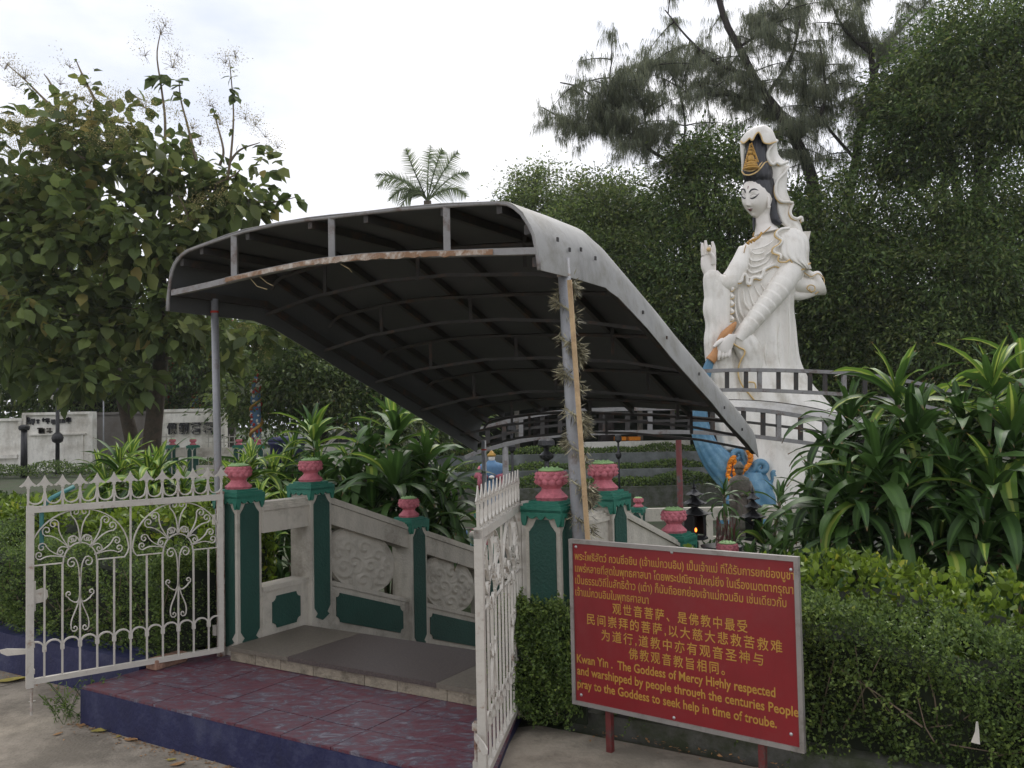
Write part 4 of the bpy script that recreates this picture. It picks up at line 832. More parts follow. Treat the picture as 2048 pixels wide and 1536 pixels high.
    m2 = MB(); v = topx(hp(-1.45, .02)); stube(m2, [(v[0], v[2]-8, v[1]), (v[0]-1, v[2]+2, v[1]), (v[0]+1, v[2]+14, v[1])], [3, 4, 3], 10, 14)
    v = topx(hp(1.5, .02)); stube(m2, [(v[0]-4, v[2]-2, v[1]-4), (v[0]-3, v[2]+8, v[1]-5), (v[0]-3, v[2]+22, v[1]-3)], [2, 3.2, 3], 10, 14); m2.build('ear', M['skin'], t, smooth=True, kind='stuff')
    # hair
    mb = MB(); hc = C0 + np.array([-fw[0]*9+up[0]*10, -fw[1]*9+up[1]*10, -up[2]*10+fw[2]*9]); rings = []
    for el in np.linspace(-1.5, 1.5, 40):
        ring = []
        for j in range(70):
            az = 2*math.pi*j/70; w = 1+.012*math.sin(24*az); l = np.array([34.5*math.sin(az)*math.cos(el)*w, 33.5*math.cos(az)*math.cos(el)*w, 44*math.sin(el)]); v = hc + np.array([rt[0]*l[0]+fw[0]*l[1]+up[0]*l[2], rt[1]*l[0]+fw[1]*l[1]+up[1]*l[2], -(fw[2]*l[1]+up[2]*l[2])]); ring.append(S(v[0], v[2], v[1]))
        rings.append(ring)
    mb.loft(rings)
    hr = mb.build('hair', M['hair'], t, smooth=True)
    mb = MB(); sloft(mb, [(368, 1492, 1542, 4, 20), (354, 1486, 1545, 1, 26), (338, 1485, 1544, -1, 26), (322, 1488, 1538, -1, 22), (300, 1493, 1536, 0, 20), (282, 1498, 1534, 2, 18), (268, 1504, 1530, 4, 14), (262, 1510, 1526, 5, 8)], lambda th, y: .7*math.sin(16*th), 60, 36); mb.build('topknot', M['hair'], hr, smooth=True)
    mb = MB(); stube(mb, [(1541, 360, 2), (1544, 392, -4), (1545, 420, -6), (1551, 440, -10), (1562, 448, -14)], [8, 8, 9, 9, 4], 14, 30); mb.build('hair_lock', M['hair'], hr, smooth=True)
    mb = MB(); stube(mb, [(1509, 430, 8), (1508, 445, 4), (1507, 462, -8)], [3, 3, 1], 10, 16); mb.build('hair_lock', M['hair'], hr, smooth=True)
    # crown
    cr_ = MB(); rg = random.Random(5)
    for (x, y, r, sy) in ((1502, 318, 7, 1.3), (1500.5, 305, 4.2, 1.1), (1500, 298, 2.3, 1.2), (1503, 327, 10, .55), (1503, 332, 13, .4), (1504, 337, 16, .3)): cr_.ball(S(x, y, -26), r*KS, 12, 8, (1, .8, sy))
    for k in range(26):
        tt = k/25; sgn = 1 if k % 2 else -1; w = (1-tt)*17+1.5; cr_.ball(S(1503+sgn*w*(.9 if sgn > 0 else .75)-tt*1, 337-tt*50, -24+4*(1-tt)), (3.4-1.6*tt)*KS, 8, 6, (1, .8, 1.2))
    for k in range(30): cr_.ball(S(1503+rg.uniform(-1, 1)*13*(1-k/34), 333-k*1.25, -23), 2.4*KS, 6, 5)
    cn = cr_.build('crown', M['gold_dark'], t, smooth=True)
    g = MB(); stube(g, [(1484, 343, -12), (1489, 349, -24), (1500, 350, -32), (1513, 344, -31), (1523, 334, -26), (1530, 325, -18), (1538, 323, -8)], 1.5, 7, 40); stube(g, [(1485, 338, -12), (1492, 341, -24), (1503, 342, -31), (1514, 337, -30), (1521, 328, -24), (1527, 322, -16), (1534, 325, -8)], 1.2, 7, 40); g.build('gold_hairband', M['gold'], cn, smooth=True, kind='stuff')
    # veil hood
    fe = crv([(1481, 282, -12), (1487, 286, -20), (1496, 279, -25), (1499, 276, -26), (1505, 280, -27), (1511, 269, -27), (1517, 264, -26), (1522, 271, -25), (1527, 284, -24), (1538, 287, -20), (1552, 283, -12)], 60)
    cs = crv([(1480, 279, -8), (1487, 268, -14), (1494, 261, -17), (1501, 257, -18), (1508, 252, -18), (1514, 252, -17), (1520, 250, -16), (1526, 248, -15), (1534, 249, -13), (1545, 257, -10), (1555, 281, -8)], 60)
    bk = crv([(1490, 290, 14), (1500, 262, 14), (1506, 256, 14), (1512, 252, 14), (1517, 250, 16), (1522, 249, 18), (1528, 250, 18), (1534, 252, 18), (1541, 258, 18), (1548, 268, 16), (1553, 290, 12)], 60)
    md = [(a+b)/2 + np.array([0, -3.5+1.2*math.sin(i*.55), -3]) for i, (a, b) in enumerate(zip(fe, cs))]; lo = [p+np.array([0, 34, 6]) for p in bk]
    mb = MB(); mb.loft([[S(*p) for p in r] for r in (fe, md, cs, bk, lo)], closed=False, cap=False)
    hood = mb.build('veil_hood', sw, t, smooth=True); so_ = hood.modifiers.new('s', 'SOLIDIFY'); so_.thickness = 2.5*KS; ss = hood.modifiers.new('d', 'SUBSURF'); ss.levels = ss.render_levels = 2
    g = MB(); g.tube([S(*(p+np.array([0, .6, -1.2]))) for p in fe], 1.5*KS, 7); g.build('gold_veil_edge', M['gold'], hood, smooth=True)
    # veil falling behind the shoulder
    inn = crv([(1528, 280), (1531, 325), (1539, 345), (1541, 370), (1546, 400), (1552, 430), (1564, 449), (1582, 460), (1596, 470)], 70); out_ = crv([(1553, 280), (1557, 308), (1572, 327), (1575, 350), (1574, 380), (1582, 405), (1583, 430), (1598, 441), (1607, 466)], 70)
    mb = MB(); rings = []
    for i, (a, b) in enumerate(zip(inn, out_)):
        ring = []
        for j in range(36):
            th = 2*math.pi*j/36; q = .5-.5*math.cos(th); p = a+(b-a)*q; rr = 11+1.6*math.sin(q*9+i*.13)+1.8*ridge(i*.16+q*3); ring.append(S(p[0], p[1], 4-rr*math.sin(th)))
        rings.append(ring)
    mb.loft(rings); vf = mb.build('veil_fall', sw, t, smooth=True)
    g = MB()
    for pts in ([(1552, 283, -10), (1543, 292, -12), (1535, 303, -12), (1532, 314, -12), (1536, 325, -12), (1543, 331, -12), (1551, 327, -13), (1558, 331, -13), (1566, 329, -12), (1573, 326, -9)], [(1575, 335, -8), (1567, 348, -11), (1555, 360, -12), (1549, 374, -12), (1549, 388, -12), (1555, 401, -13), (1563, 406, -13), (1573, 406, -12), (1583, 408, -8)], [(1583, 410, -6), (1578, 425, -9), (1582, 436, -10), (1592, 440, -8), (1600, 437, -4), (1602, 446, -4)]):
        stube(g, pts, 1.5, 7, 50)
        stube(mb2 := MB(), [(x+2.6, y-2.2, d-.5) for x, y, d in pts], 3.2, 8, 50); mb2.build('veil_ruffle', sw, vf, smooth=True)
    g.build('gold_veil_edge', M['gold'], vf, smooth=True, kind='stuff')
    mb = MB(); stube(mb, [(1484, 284, -8), (1485, 305, -8), (1486, 325, -6), (1485, 345, -2)], [4, 4, 3.4, 2], 12, 24); mb.build('veil_strip', sw, t, smooth=True)
    # necklace
    g = MB(); stube(g, [(1508, 465, -12), (1506, 472, -20), (1513, 474, -23), (1524, 468, -24), (1536, 458, -20), (1545, 450, -12)], .9, 6, 40); stube(g, [(1504, 480, -24), (1510, 480, -29), (1519, 473, -28), (1523, 465, -24)], 2.2, 8, 26)
    for k in range(9): g.ball(S(1495+k*1.9, 486-k*.9+2*math.sin(k*2), -29), 2.7*KS, 7, 5)
    stube(g, [(1492, 490, -29), (1489, 500, -32), (1488, 506, -32)], .8, 6, 10)
    g.build('necklace', M['gold_dark'], t, smooth=True)
    # raised hand
    hd = MB(); H_ = lambda pts, r: stube(hd, pts, r, 14, 16)
    hd.loft([[S(cx+hw*math.cos(a), y, -30-hh*math.sin(a)) for a in np.linspace(0, 2*math.pi, 20, endpoint=False)] for (y, cx, hw, hh) in crv([(562, 1422, 12, 8), (548, 1420, 13, 9), (535, 1417, 15, 9), (520, 1417, 15.5, 8), (508, 1418, 14, 7), (500, 1418, 13, 6)], 16)])
    H_([(1407, 512, -32), (1405, 498, -33), (1404.5, 486, -33)], [4.6, 3.6, 2.4]); H_([(1413, 510, -33), (1412, 494, -34), (1411, 481, -34)], [4.8, 3.8, 2.4]); H_([(1427, 512, -32), (1427.5, 496, -33), (1424.5, 483, -34)], [4.8, 3.8, 2.4])
    H_([(1419, 508, -34), (1420, 497, -38), (1419, 491, -41)], [4.6, 3.6, 2.6]); H_([(1427, 528, -36), (1427, 515, -41), (1421, 505, -43)], [5.5, 4.2, 2.8])
    hd.build('raised_hand', M['skin'], t, smooth=True)
    MB().ball(S(1417.5, 499, -45), 4.4*KS, 14, 10).build('gold_bead', M['gold'], t, smooth=True)
    # lowered hand
    hd = MB(); hd.loft([[S(cx+hw*math.cos(a), y, -60-hh*math.sin(a)) for a in np.linspace(0, 2*math.pi, 20, endpoint=False)] for (y, cx, hw, hh) in crv([(668, 1463, 9, 8), (676, 1458, 14, 9), (686, 1452, 17, 9), (698, 1449, 15, 8), (706, 1450, 13, 6)], 16)])
    for k, x in enumerate((1440, 1447, 1453, 1459)): H_([(x, 700, -61), (x-1.5, 711, -63), (x-3.0+k*.3, 720-k*2.2, -61)], [4.4, 3.6, 2.3])
    H_([(1446, 680, -62), (1436, 686, -66), (1427, 694, -68)], [5.4, 4.4, 2.6]); hd.build('lowered_hand', M['skin'], t, smooth=True)
    mb = MB(); mb.tube([S(*p) for p in crv([(1472, 644, -58), (1466, 652, -59), (1452, 668, -58), (1442, 680, -57), (1434, 698, -56), (1426, 714, -56), (1420, 722, -56)], 40)], [q*KS for q in np.interp(np.linspace(0, 1, 41), [0, .1, .35, .5, .62, .85, 1], [2, 4.5, 9.5, 7.5, 5.5, 9.5, 10])], 18); mb.build('tilted_vase', M['orange'], t, smooth=True)
    # water and waves
    wt = MB(); c = crv([(1423, 717, -56), (1416, 735, -56), (1404, 775, -54), (1398, 820, -52), (1402, 862, -50), (1418, 900, -48), (1444, 932, -46), (1478, 960, -44), (1500, 985, -40)], 80)
    rr = np.interp(np.linspace(0, 1, 81), [0, .12, .4, .6, .8, 1], [7, 8, 15, 20, 30, 34])
    pts = [S(*p) for p in c]; b = len(wt.v)
    tg = [(pts[min(i+1, 80)]-pts[max(i-1, 0)]).normalized() for i in range(81)]; rings = []
    for i, p in enumerate(pts):
        x = tg[i].cross(Vector((0, 1, 0))).normalized(); y = Vector((0, 1, 0)); rings.append([p+(x*math.cos(a)*1.0+y*math.sin(a)*.55)*((rr[i]*(1+.13*ridge(5*a+i*.01)))*KS) for a in np.linspace(0, 2*math.pi, 60, endpoint=False)])
    wt.loft(rings); wt.build('water_stream', M['aqua'], t, smooth=True)
    def curl(cx, cy, r, a0, turns, d, rad, tail):
        m2 = MB(); sp = [(cx+r*(1-.8*q)*math.cos(a0+d*turns*2*math.pi*q), cy+r*(1-.8*q)*math.sin(a0+d*turns*2*math.pi*q), -52-4*q) for q in np.linspace(0, 1, 12)]
        stube(m2, tail+sp, [rad*.9]+[rad]*4+[rad*.75, rad*.5, rad*.35], 12, 60); m2.build('wave_curl', M['aqua'], t, smooth=True)
    curl(1474, 912, 12, 0, 1.2, -1, 6, [(1490, 960, -48), (1494, 935, -50)]); curl(1522, 936, 14, 3.0, 1.3, 1, 7, [(1488, 975, -46), (1494, 950, -50)]); curl(1552, 948, 7, 3.1, 1.2, 1, 4.5, [(1510, 965, -46), (1530, 968, -48), (1545, 962, -50)])
    curl(1505, 960, 12, 4.2, 1.1, -1, 8, [(1470, 985, -46), (1488, 978, -50)]); curl(1460, 1000, 10, 5.0, 1.2, 1, 6, [(1440, 1030, -44), (1452, 1020, -46)]); curl(1535, 975, 9, 2.6, 1.2, 1, 6, [(1500, 1000, -44), (1516, 985, -48)])
    mb = MB(); sloft(mb, [(945, 1468, 1530, -44, 20), (975, 1455, 1545, -42, 30), (1010, 1445, 1560, -36, 34), (1075, 1430, 1570, -30, 36)], lambda th, y: 3*(ridge(5*th+y*.05)-.5), 60, 30); mb.build('wave_mass', M['aqua'], t, smooth=True)
build_statue()
def marigold(path, lab, Y0, n, r):
    mb = MB(); c = crv(path, n); rg = random.Random(n)
    for i, p in enumerate(c):
        for k in range(3): mb.ball(W(p[0]+rg.uniform(-1, 1)*r*.25, p[1]+rg.uniform(-1, 1)*r*.25, Y0+rg.uniform(-.06, .06)), r*Y0/1740*rg.uniform(.75, 1.1), 7, 5, (1, 1, .7))
    setp(mb.build('marigold_garland', M['marigold'], smooth=False, kind='stuff'), lab, 'garland'); 
Yg = 20-64*KS
marigold([(1497, 903), (1501, 912), (1500, 924), (1494, 934), (1486, 942), (1480, 950)], 'orange marigold garland hanging over the right side of the blue wave curl', Yg, 30, 5.2)
marigold([(1466, 915), (1461, 925), (1458, 938), (1456, 952), (1462, 962)], 'orange marigold garland on the left side of the blue wave curl', Yg, 26, 4.8)
marigold([(1468, 914), (1470, 930), (1469, 945), (1470, 958)], 'short orange marigold strand between the two longer garlands', Yg, 20, 4.2)
# =================================================================== REAR CANOPY (trussed arches)
def truss(t, top, bot, ups, wide, Y, mid=None, tk=.045):
    tp = lambda x, P: np.interp(x, [p[0] for p in P], [p[1] for p in P])
    for P in (top, bot):
        mb = MB(); c = [p for p in crv(P, 26)]
        for a, b in zip(c[:-1], c[1:]): mb.bar(W(a[0], a[1], Y), W(b[0]+.4, b[1], Y), .07, tk)
        mb.build('chord', M['steel'], t)
    for i, x in enumerate(ups):
        w = tk*1.25 if x in wide else tk*.8; mb = MB(); mb.bar(W(x, tp(x, top)+2, Y), W(x, tp(x, bot)-2, Y), w, .05); mb.build('upright', M['steel'] if x in wide else M['steel_dark'], t)
    if mid:
        mb = MB()
        for a, b in zip(mid[:-1], mid[1:]): mb.bar(W(a[0], a[1], Y), W(b[0], b[1], Y), .03, .03)
        mb.build('middle_chord', M['steel_dark'], t)
t = thing('rear_canopy', W(1560, 900, 11)*1.0, 'curved grey steel canopy frame running in front of the statue robe', 'canopy'); t.location.z = -.75
truss(t, [(1040, 762), (1200, 748), (1410, 742), (1500, 740), (1600, 742), (1700, 747), (1800, 760), (1900, 782)], [(1040, 800), (1200, 786), (1400, 781), (1500, 780), (1600, 784), (1700, 790), (1800, 803), (1900, 824)], [1360, 1405, 1454, 1492, 1519, 1557, 1592, 1620, 1650, 1688, 1730, 1780, 1840], [1519, 1688, 1360], 11.2)
mb = MB(); c1 = crv([(1340, 800), (1450, 800), (1530, 803), (1600, 812), (1660, 824), (1740, 842), (1830, 872)], 40); c2 = crv([(1340, 812), (1450, 812), (1540, 822), (1600, 831), (1660, 842), (1740, 862), (1830, 892)], 40)
mb.loft([[W(p[0], p[1], 10.6) for p in c1], [W(p[0], p[1], 10.45) for p in c2], [W(p[0], p[1]+1, 10.49) for p in c2], [W(p[0], p[1]-1, 10.66) for p in c1]], closed=False, cap=False); mb.build('fascia_sheet', M['canopy'], t)
mb = MB()
for a, b in zip(c1[:-1], c1[1:]): mb.bar(W(a[0], a[1], 10.66), W(b[0]+.4, b[1], 10.66), .03, .02)
mb.build('fascia_edge', M['steel_dark'], t)
truss(t, [(930, 872), (960, 858), (1050, 834), (1130, 823), (1250, 818), (1400, 816), (1480, 818), (1540, 823), (1600, 832), (1660, 843), (1740, 864)], [(930, 915), (960, 903), (1050, 880), (1150, 868), (1300, 864), (1400, 865), (1500, 872), (1560, 879), (1620, 887), (1680, 897), (1740, 909)], [975, 1008, 1042, 1085, 1120, 1165, 1210, 1255, 1300, 1345, 1380, 1425, 1487, 1526, 1557, 1601, 1650, 1700], [1557, 1650, 1042, 1300], 10.0, [(935, 890), (1050, 857), (1200, 843), (1400, 841), (1500, 845), (1600, 857), (1700, 875)])
for (px, Y_) in ((1357, 10.0), (1660, 10.0), (1740, 11.2), (1010, 10.0)):
    b = W(px, 880, Y_); t2 = Vector((b.x, b.y, -.76)); MB().tube([t2, Vector((b.x, b.y, b.z))], .035, 10).build('post', M['red_post'] if px == 1357 else M['steel'], t, smooth=True)
# =================================================================== TERRACES
def strip(name, x0, x1, Y, th, z0, z1, mt, lab, cat, parent=None):
    mb = MB(); n = max(1, int((x1-x0)/2.4)); w = (x1-x0)/n
    mb.frame(Vector(((x0+x1)/2, Y+th/2, (z0+z1)/2)), Vector((1, 0, 0)), Vector((0, 1, 0)), ZZ, (x1-x0)/2, th/2, (z1-z0)/2)
    return setp(mb.build(name, mt), lab, cat)
strip('terrace_wall', -3.2, 9, 23.5, .3, -.8, -.25, M['kerb'], 'lowest dark grey terrace wall behind the bridge', 'wall')
strip('terrace_wall', -3.6, 9.6, 25.0, .3, -.5, .14, M['grey_wall'], 'middle blue grey terrace wall with mossy planting', 'wall')
strip('terrace_wall', -4.2, 10.5, 26.5, .3, -.2, .55, M['grey_wall'], 'topmost blue grey terrace wall under the clipped hedge', 'wall')
strip('stone_bench', 1.9, 5.6, 27.6, .5, .5, .86, M['far_wall'], 'long white bench ledge on the top terrace', 'bench')
strip('garden_wall', -9.5, -2.9, 15.5, .2, -.1, .34, M['kerb'], 'low grey garden bed wall left of the gate', 'wall')
# ring balustrade beyond the bridge
rb = thing('ring_balustrade', W(1277, 1060, 13.9), 'far white balustrade with tiny lotus posts around the pool', 'balustrade'); rb.location.z = -.75
for px in (968, 1277, 1620):
    P = W(px, 1011, 13.9); d_ = P-A0; pillar(rb, d_.dot(UU), d_.dot(VV), -.75, .185, -.6, a=.20)
for a, b in ((978, 1267), (1288, 1610)):
    for z, h in ((.06, .20), (-.5, .4)):
        p, q = W(a, 1000, 13.9), W(b, 1000, 13.9); p.z = q.z = z; MB().bar(p, q, .12, h).build('rail', M['white_wall'], rb)
    n = 5
    for k in range(1, n): p_ = W(a+(b-a)*k/n, 1000, 13.9); p_.z = -.17; MB().box(p_, .10, .10, .27).build('baluster', M['white_wall'], rb)
# =================================================================== SMALL SHRINE THINGS
def robed(name, px, ytop, ybot, Y, wpx, mts, lab, cat='statue', arms=True):
    k = Y/1740; H = (ybot-ytop)*k; o = W(px, ybot, Y); w = wpx*k; t = thing(name, o, lab, cat)
    X, Yv = Vector((1, 0, 0)), Vector((0, 1, 0))
    prof = [(.50, 0), (.52, .06), (.44, .25), (.40, .45), (.42, .60), (.46, .70), (.40, .76), (.16, .80), (.13, .83)]
    MB().lathe(o, [(r*w, z*H) for r, z in prof], 40, ey=Yv*.75, rf=lambda a, z: 1+.07*ridge(6*a+z*3)).build('robe', M[mts[0]], t, smooth=True)
    MB().ball(o+ZZ*(H*.88), H*.075, 14, 10, (.85, .95, 1.1)).build('head', M[mts[1]], t, smooth=True)
    MB().lathe(o+ZZ*(H*.90), [(H*.082, 0), (H*.08, H*.04), (H*.045, H*.07), (H*.03, H*.10), (.002, H*.11)], 16, ey=Yv*.95).build('headdress', M[mts[2]], t, smooth=True)
    if arms:
        for s_ in (-1, 1):
            m2 = MB(); m2.tube([o+X*(s_*w*.40)+ZZ*H*.70, o+X*(s_*w*.55)+ZZ*H*.55-Yv*w*.15, o+X*(s_*w*.20)+ZZ*H*.52-Yv*w*.42], [w*.12, w*.14, w*.10], 12)
            m2.tube([o+X*(s_*w*.42)+ZZ*H*.56-Yv*w*.25, o+X*(s_*w*.40)+ZZ*H*.30-Yv*w*.28], [w*.12, w*.17], 12); m2.build('sleeve', M[mts[0] if len(mts) < 4 else mts[3]], t, smooth=True)
        MB().ball(o+ZZ*H*.53-Yv*w*.45, w*.09, 10, 7, (1.2, 1, .8)).build('clasped_hands', M[mts[1]], t, smooth=True)
    MB().lathe(o-ZZ*.08, [(w*.6, 0), (w*.62, .04), (w*.55, .08)], 24).build('plinth', M['stone'], t)
    return t
robed('stone_statue', 1482, 925, 1060, 8.6, 44, ('stone', 'stone', 'stone'), 'small grey brown stone statue standing in front of the blue waves')
robed('robed_statue', 985, 903, 1010, 11.8, 52, ('cloth_blue', 'skin', 'gold_dark', 'cloth_pink'), 'painted figure in blue robe with wide pink sleeves under the canopy', 'statue')
def lantern(px, ytop, ybot, Y, wpx, lab):
    k = Y/1740; o = W(px, ybot, Y); H = (ybot-ytop)*k; w = wpx*k; t = thing('pagoda_lantern', o, lab, 'lantern', 'black pagoda lanterns')
    bk = M['black']
    def roof(z, r, h):
        m2 = MB(); n = 6; rings = []
        for q, rr, up_ in ((0, 1.0, .10), (.12, .86, .0), (.45, .48, 0), (.8, .22, 0), (1, .10, 0)):
            rings.append([o+ZZ*(z+h*q+(up_*h*2.2 if j % 2 == 0 else 0))+Vector((math.cos(math.pi*j/n), math.sin(math.pi*j/n), 0))*(r*rr*(1.12 if j % 2 == 0 else .93)) for j in range(2*n)])
        m2.loft(rings); m2.build('tiered_roof', bk, t)
    roof(H*.42, w*.55, H*.14); roof(H*.60, w*.40, H*.14); roof(H*.75, w*.30, H*.12)
    MB().lathe(o+ZZ*H*.86, [(w*.05, 0), (w*.09, H*.02), (w*.05, H*.05), (w*.02, H*.09), (.001, H*.14)], 8).build('finial', bk, t)
    m2 = MB(); m2.lathe(o+ZZ*H*.56, [(w*.22, 0), (w*.22, H*.05)], 6); m2.lathe(o+ZZ*H*.73, [(w*.14, 0), (w*.14, H*.04)], 6); m2.build('neck', bk, t, kind='stuff')
    for j in range(6):
        a = math.pi*2*j/6+.2; c = o+Vector((math.cos(a), math.sin(a), 0))*w*.36; MB().bar(c+ZZ*H*.04, c+ZZ*H*.44, w*.05).build('corner_post', bk, t)
        a2 = a+math.pi/6; c = o+Vector((math.cos(a2), math.sin(a2), 0))*w*.30; tg = Vector((-math.sin(a2), math.cos(a2), 0)); m2 = MB()
        if j not in (4,):
            m2.frame(c+ZZ*H*.24, tg, Vector((math.cos(a2), math.sin(a2), 0)), ZZ, w*.15, .003, H*.17); m2.build('side_panel', bk, t)
    MB().lathe(o, [(w*.42, 0), (w*.42, H*.03), (w*.36, H*.05)], 6).build('base', bk, t)
    MB().tube([o-ZZ*.02, Vector((o.x, o.y, -.76))], w*.10, 8).build('stand', bk, t)
    m2 = MB(); m2.ball(o+ZZ*H*.16-Vector((0, w*.1, 0)), w*.04, 8, 6, (1, 1, 1.8)); m2.build('candle_flame', mat('candle_flame', (.9, .25, .03), emit=(1, .22, .03, 3)), t) if px < 1450 else None
lantern(1391, 962, 1078, 7.2, 60, 'black pagoda lantern with a small candle flame, nearer the lotus post'); lantern(1508, 972, 1080, 7.4, 46, 'black pagoda lantern to the right of the small stone statue')
# incense urn, dark potted spikes
t = thing('incense_urn', W(1446, 1165, 7.0), 'dark three legged incense urn among the dark plants', 'urn'); o = t.location.copy()
MB().lathe(o+ZZ*.06, [(.10, 0), (.17, .05), (.20, .12), (.18, .18), (.15, .20), (.17, .23), (.15, .235)], 24).build('bowl', M['black'], t, smooth=True)
for a in (0.3, 2.4, 4.5): MB().tube([o+Vector((math.cos(a)*.12, math.sin(a)*.12, .08)), o+Vector((math.cos(a)*.16, math.sin(a)*.16, -.75-o.z+.0))], [.03, .02], 8).build('leg', M['black'], t)
m2 = MB(); rg = random.Random(3)
for k in range(26): a = rg.uniform(0, 6.3); r = rg.uniform(0, .12); p = o+Vector((math.cos(a)*r, math.sin(a)*r, .25)); m2.bar(p, p+Vector((rg.uniform(-.03, .03), rg.uniform(-.03, .03), rg.uniform(.15, .28))), .004)
m2.build('incense_stick', M['red_post'], t, kind='stuff')
# slim posts beyond the bridge
for (px, y0, y1, Y, w, mt, lab) in ((1025, 862, 942, 17, .05, 'black', 'slim black lamp post on the terrace left of the garlanded pole'), (1238, 882, 948, 21, .05, 'black', 'slim black lamp post on the terrace right of the garlanded pole'), (1094, 892, 945, 19, .11, 'black', 'short dark stone lantern on the terrace behind the gate pillar')):
    t = thing('lamp_post', W(px, y1, Y), lab, 'lamp post', 'dark posts on the terraces'); o = t.location.copy(); tp = W(px, y0, Y); h = tp.z-o.z
    MB().tube([Vector((o.x, o.y, -.7)), Vector((o.x, o.y, tp.z))], w*.5, 8).build('shaft', M[mt], t, smooth=True)
    MB().lathe(Vector((o.x, o.y, o.z+h*.45)), [(w*.5, 0), (w*1.3, .05), (w*1.5, .12), (w*.6, .2)], 12).build('collar', M[mt], t); MB().lathe(Vector((o.x, o.y, tp.z-.04)), [(w*.5, 0), (w*1.8, .06), (w*1.6, .16), (w*.3, .26), (.002, .3)], 12).build('lamp_head', M[mt], t)
# coloured balls behind the big gate
t = thing('ball_cluster', W(932, 1100, 9.5), 'cluster of pink, blue and white balls on a teal stand left of the right gate', 'decoration'); o = t.location.copy(); rg = random.Random(9)
MB().lathe(Vector((o.x, o.y, -.75)), [(.22, 0), (.2, .1), (.06, .2), (.06, o.z+.6), (.24, o.z+.72), (.26, o.z+.8)], 20).build('stand', M['teal'], t, smooth=True)
for k in range(12):
    mt = ('cloth_pink', 'cloth_blue', 'white_wall', 'pink')[k % 4]; a = k*.9; MB().ball(Vector((o.x+math.cos(a)*.14, o.y+math.sin(a)*.12, o.z+.10+.07*(k//6))), .05, 10, 7).build('ball', M[mt], t, smooth=True)
# =================================================================== LEFT BACKGROUND
def wallpx(name, x0, x1, yt, yb, Y, mt, lab, th=.25, cat='wall', posts=True):
    a, b = W(x0, (yt+yb)/2, Y), W(x1, (yt+yb)/2, Y); zt, zb = W((x0+x1)/2, yt, Y).z, min(W((x0+x1)/2, yb, Y).z, 0.)
    t = thing(name, Vector(((a.x+b.x)/2, Y, zb)), lab, cat); w = b.x-a.x
    MB().box(Vector(((a.x+b.x)/2, Y+th/2, (zt+zb)/2)), w, th, zt-zb).build('panel', mt, t)
    MB().box(Vector(((a.x+b.x)/2, Y+th/2-.03, zt+.04)), w+.12, th+.14, .10).build('coping', mt, t)
    if posts:
        for x in (a.x, b.x): MB().box(Vector((x, Y+th/2-.04, (zt+zb)/2)), .16, th+.1, zt-zb+.02).build('post', mt, t)
    return t, a.x, b.x, zt, zb
t, xa, xb, zt, zb = wallpx('boundary_wall', -60, 43, 842, 938, 33, M['far_wall'], 'plain off-white garden wall at the far left edge'); MB().box(Vector(((xa+xb)/2, 32.9, zt-1.35)), xb-xa-.2, .1, .14).build('moulding', M['far_wall'], t)
t, xa, xb, zt, zb = wallpx('boundary_wall', 50, 183, 829, 930, 33, M['far_wall'], 'off-white wall with two rows of dark lettering behind the lamp posts')
for (x, z, w, h) in (((xa+xb)/2, zt-.75, xb-xa-.4, .05), (xb-.32, zt-1.3, .05, 1.1)): MB().box(Vector((x, 32.96, z)), w, .07, h).build('moulding', M['far_wall'], t)
def glyphs(s, x0, x1, y0, y1, Y, mt, t, th=.03):
    n = len(s); wpx = (x1-x0)/n
    for i, ch in enumerate(s):
        cu = bpy.data.curves.new('text', 'FONT'); cu.body = ch; cu.size = 1; cu.offset = .028; cu.extrude = .05
        ob = bpy.data.objects.new('text', cu); COL.objects.link(ob); bpy.context.view_layer.update(); me = bpy.data.meshes.new_from_object(ob.evaluated_get(bpy.context.evaluated_depsgraph_get())); bpy.data.objects.remove(ob)
        co = np.array([v.co for v in me.vertices]); lo, hi = co.min(0), co.max(0); a = W(x0+wpx*i+wpx*.08, y1, Y); b = W(x0+wpx*(i+1)-wpx*.08, y0, Y); off = _loc(t)
        new = [(a.x+(c[0]-lo[0])/(hi[0]-lo[0])*(b.x-a.x)-off.x, Y-.04-c[2]*.5-off.y, a.z+(c[1]-lo[1])/(hi[1]-lo[1])*(b.z-a.z)-off.z) for c in co]
        me.vertices.foreach_set('co', np.array(new, np.float32).ravel()); me.materials.clear(); me.update(); mesh_obj('character', me, mt, t)

rg = random.Random(4)
for i in range(9):
    for q_ in range(4): p = W(57+i*10+rg.uniform(-2, 2), 842+rg.uniform(-4, 4), 32.97); MB().box(p, rg.choice((.14, .05)), .04, rg.choice((.04, .16))).build('worn_character_stroke', M['black'], t)
for i in range(2):
    for q_ in range(5): p = W(80+i*17+rg.uniform(-4, 4), 860+rg.uniform(-4, 4), 32.97); MB().box(p, rg.choice((.2, .06)), .04, rg.choice((.05, .18))).build('worn_character_stroke', M['stone'], t)

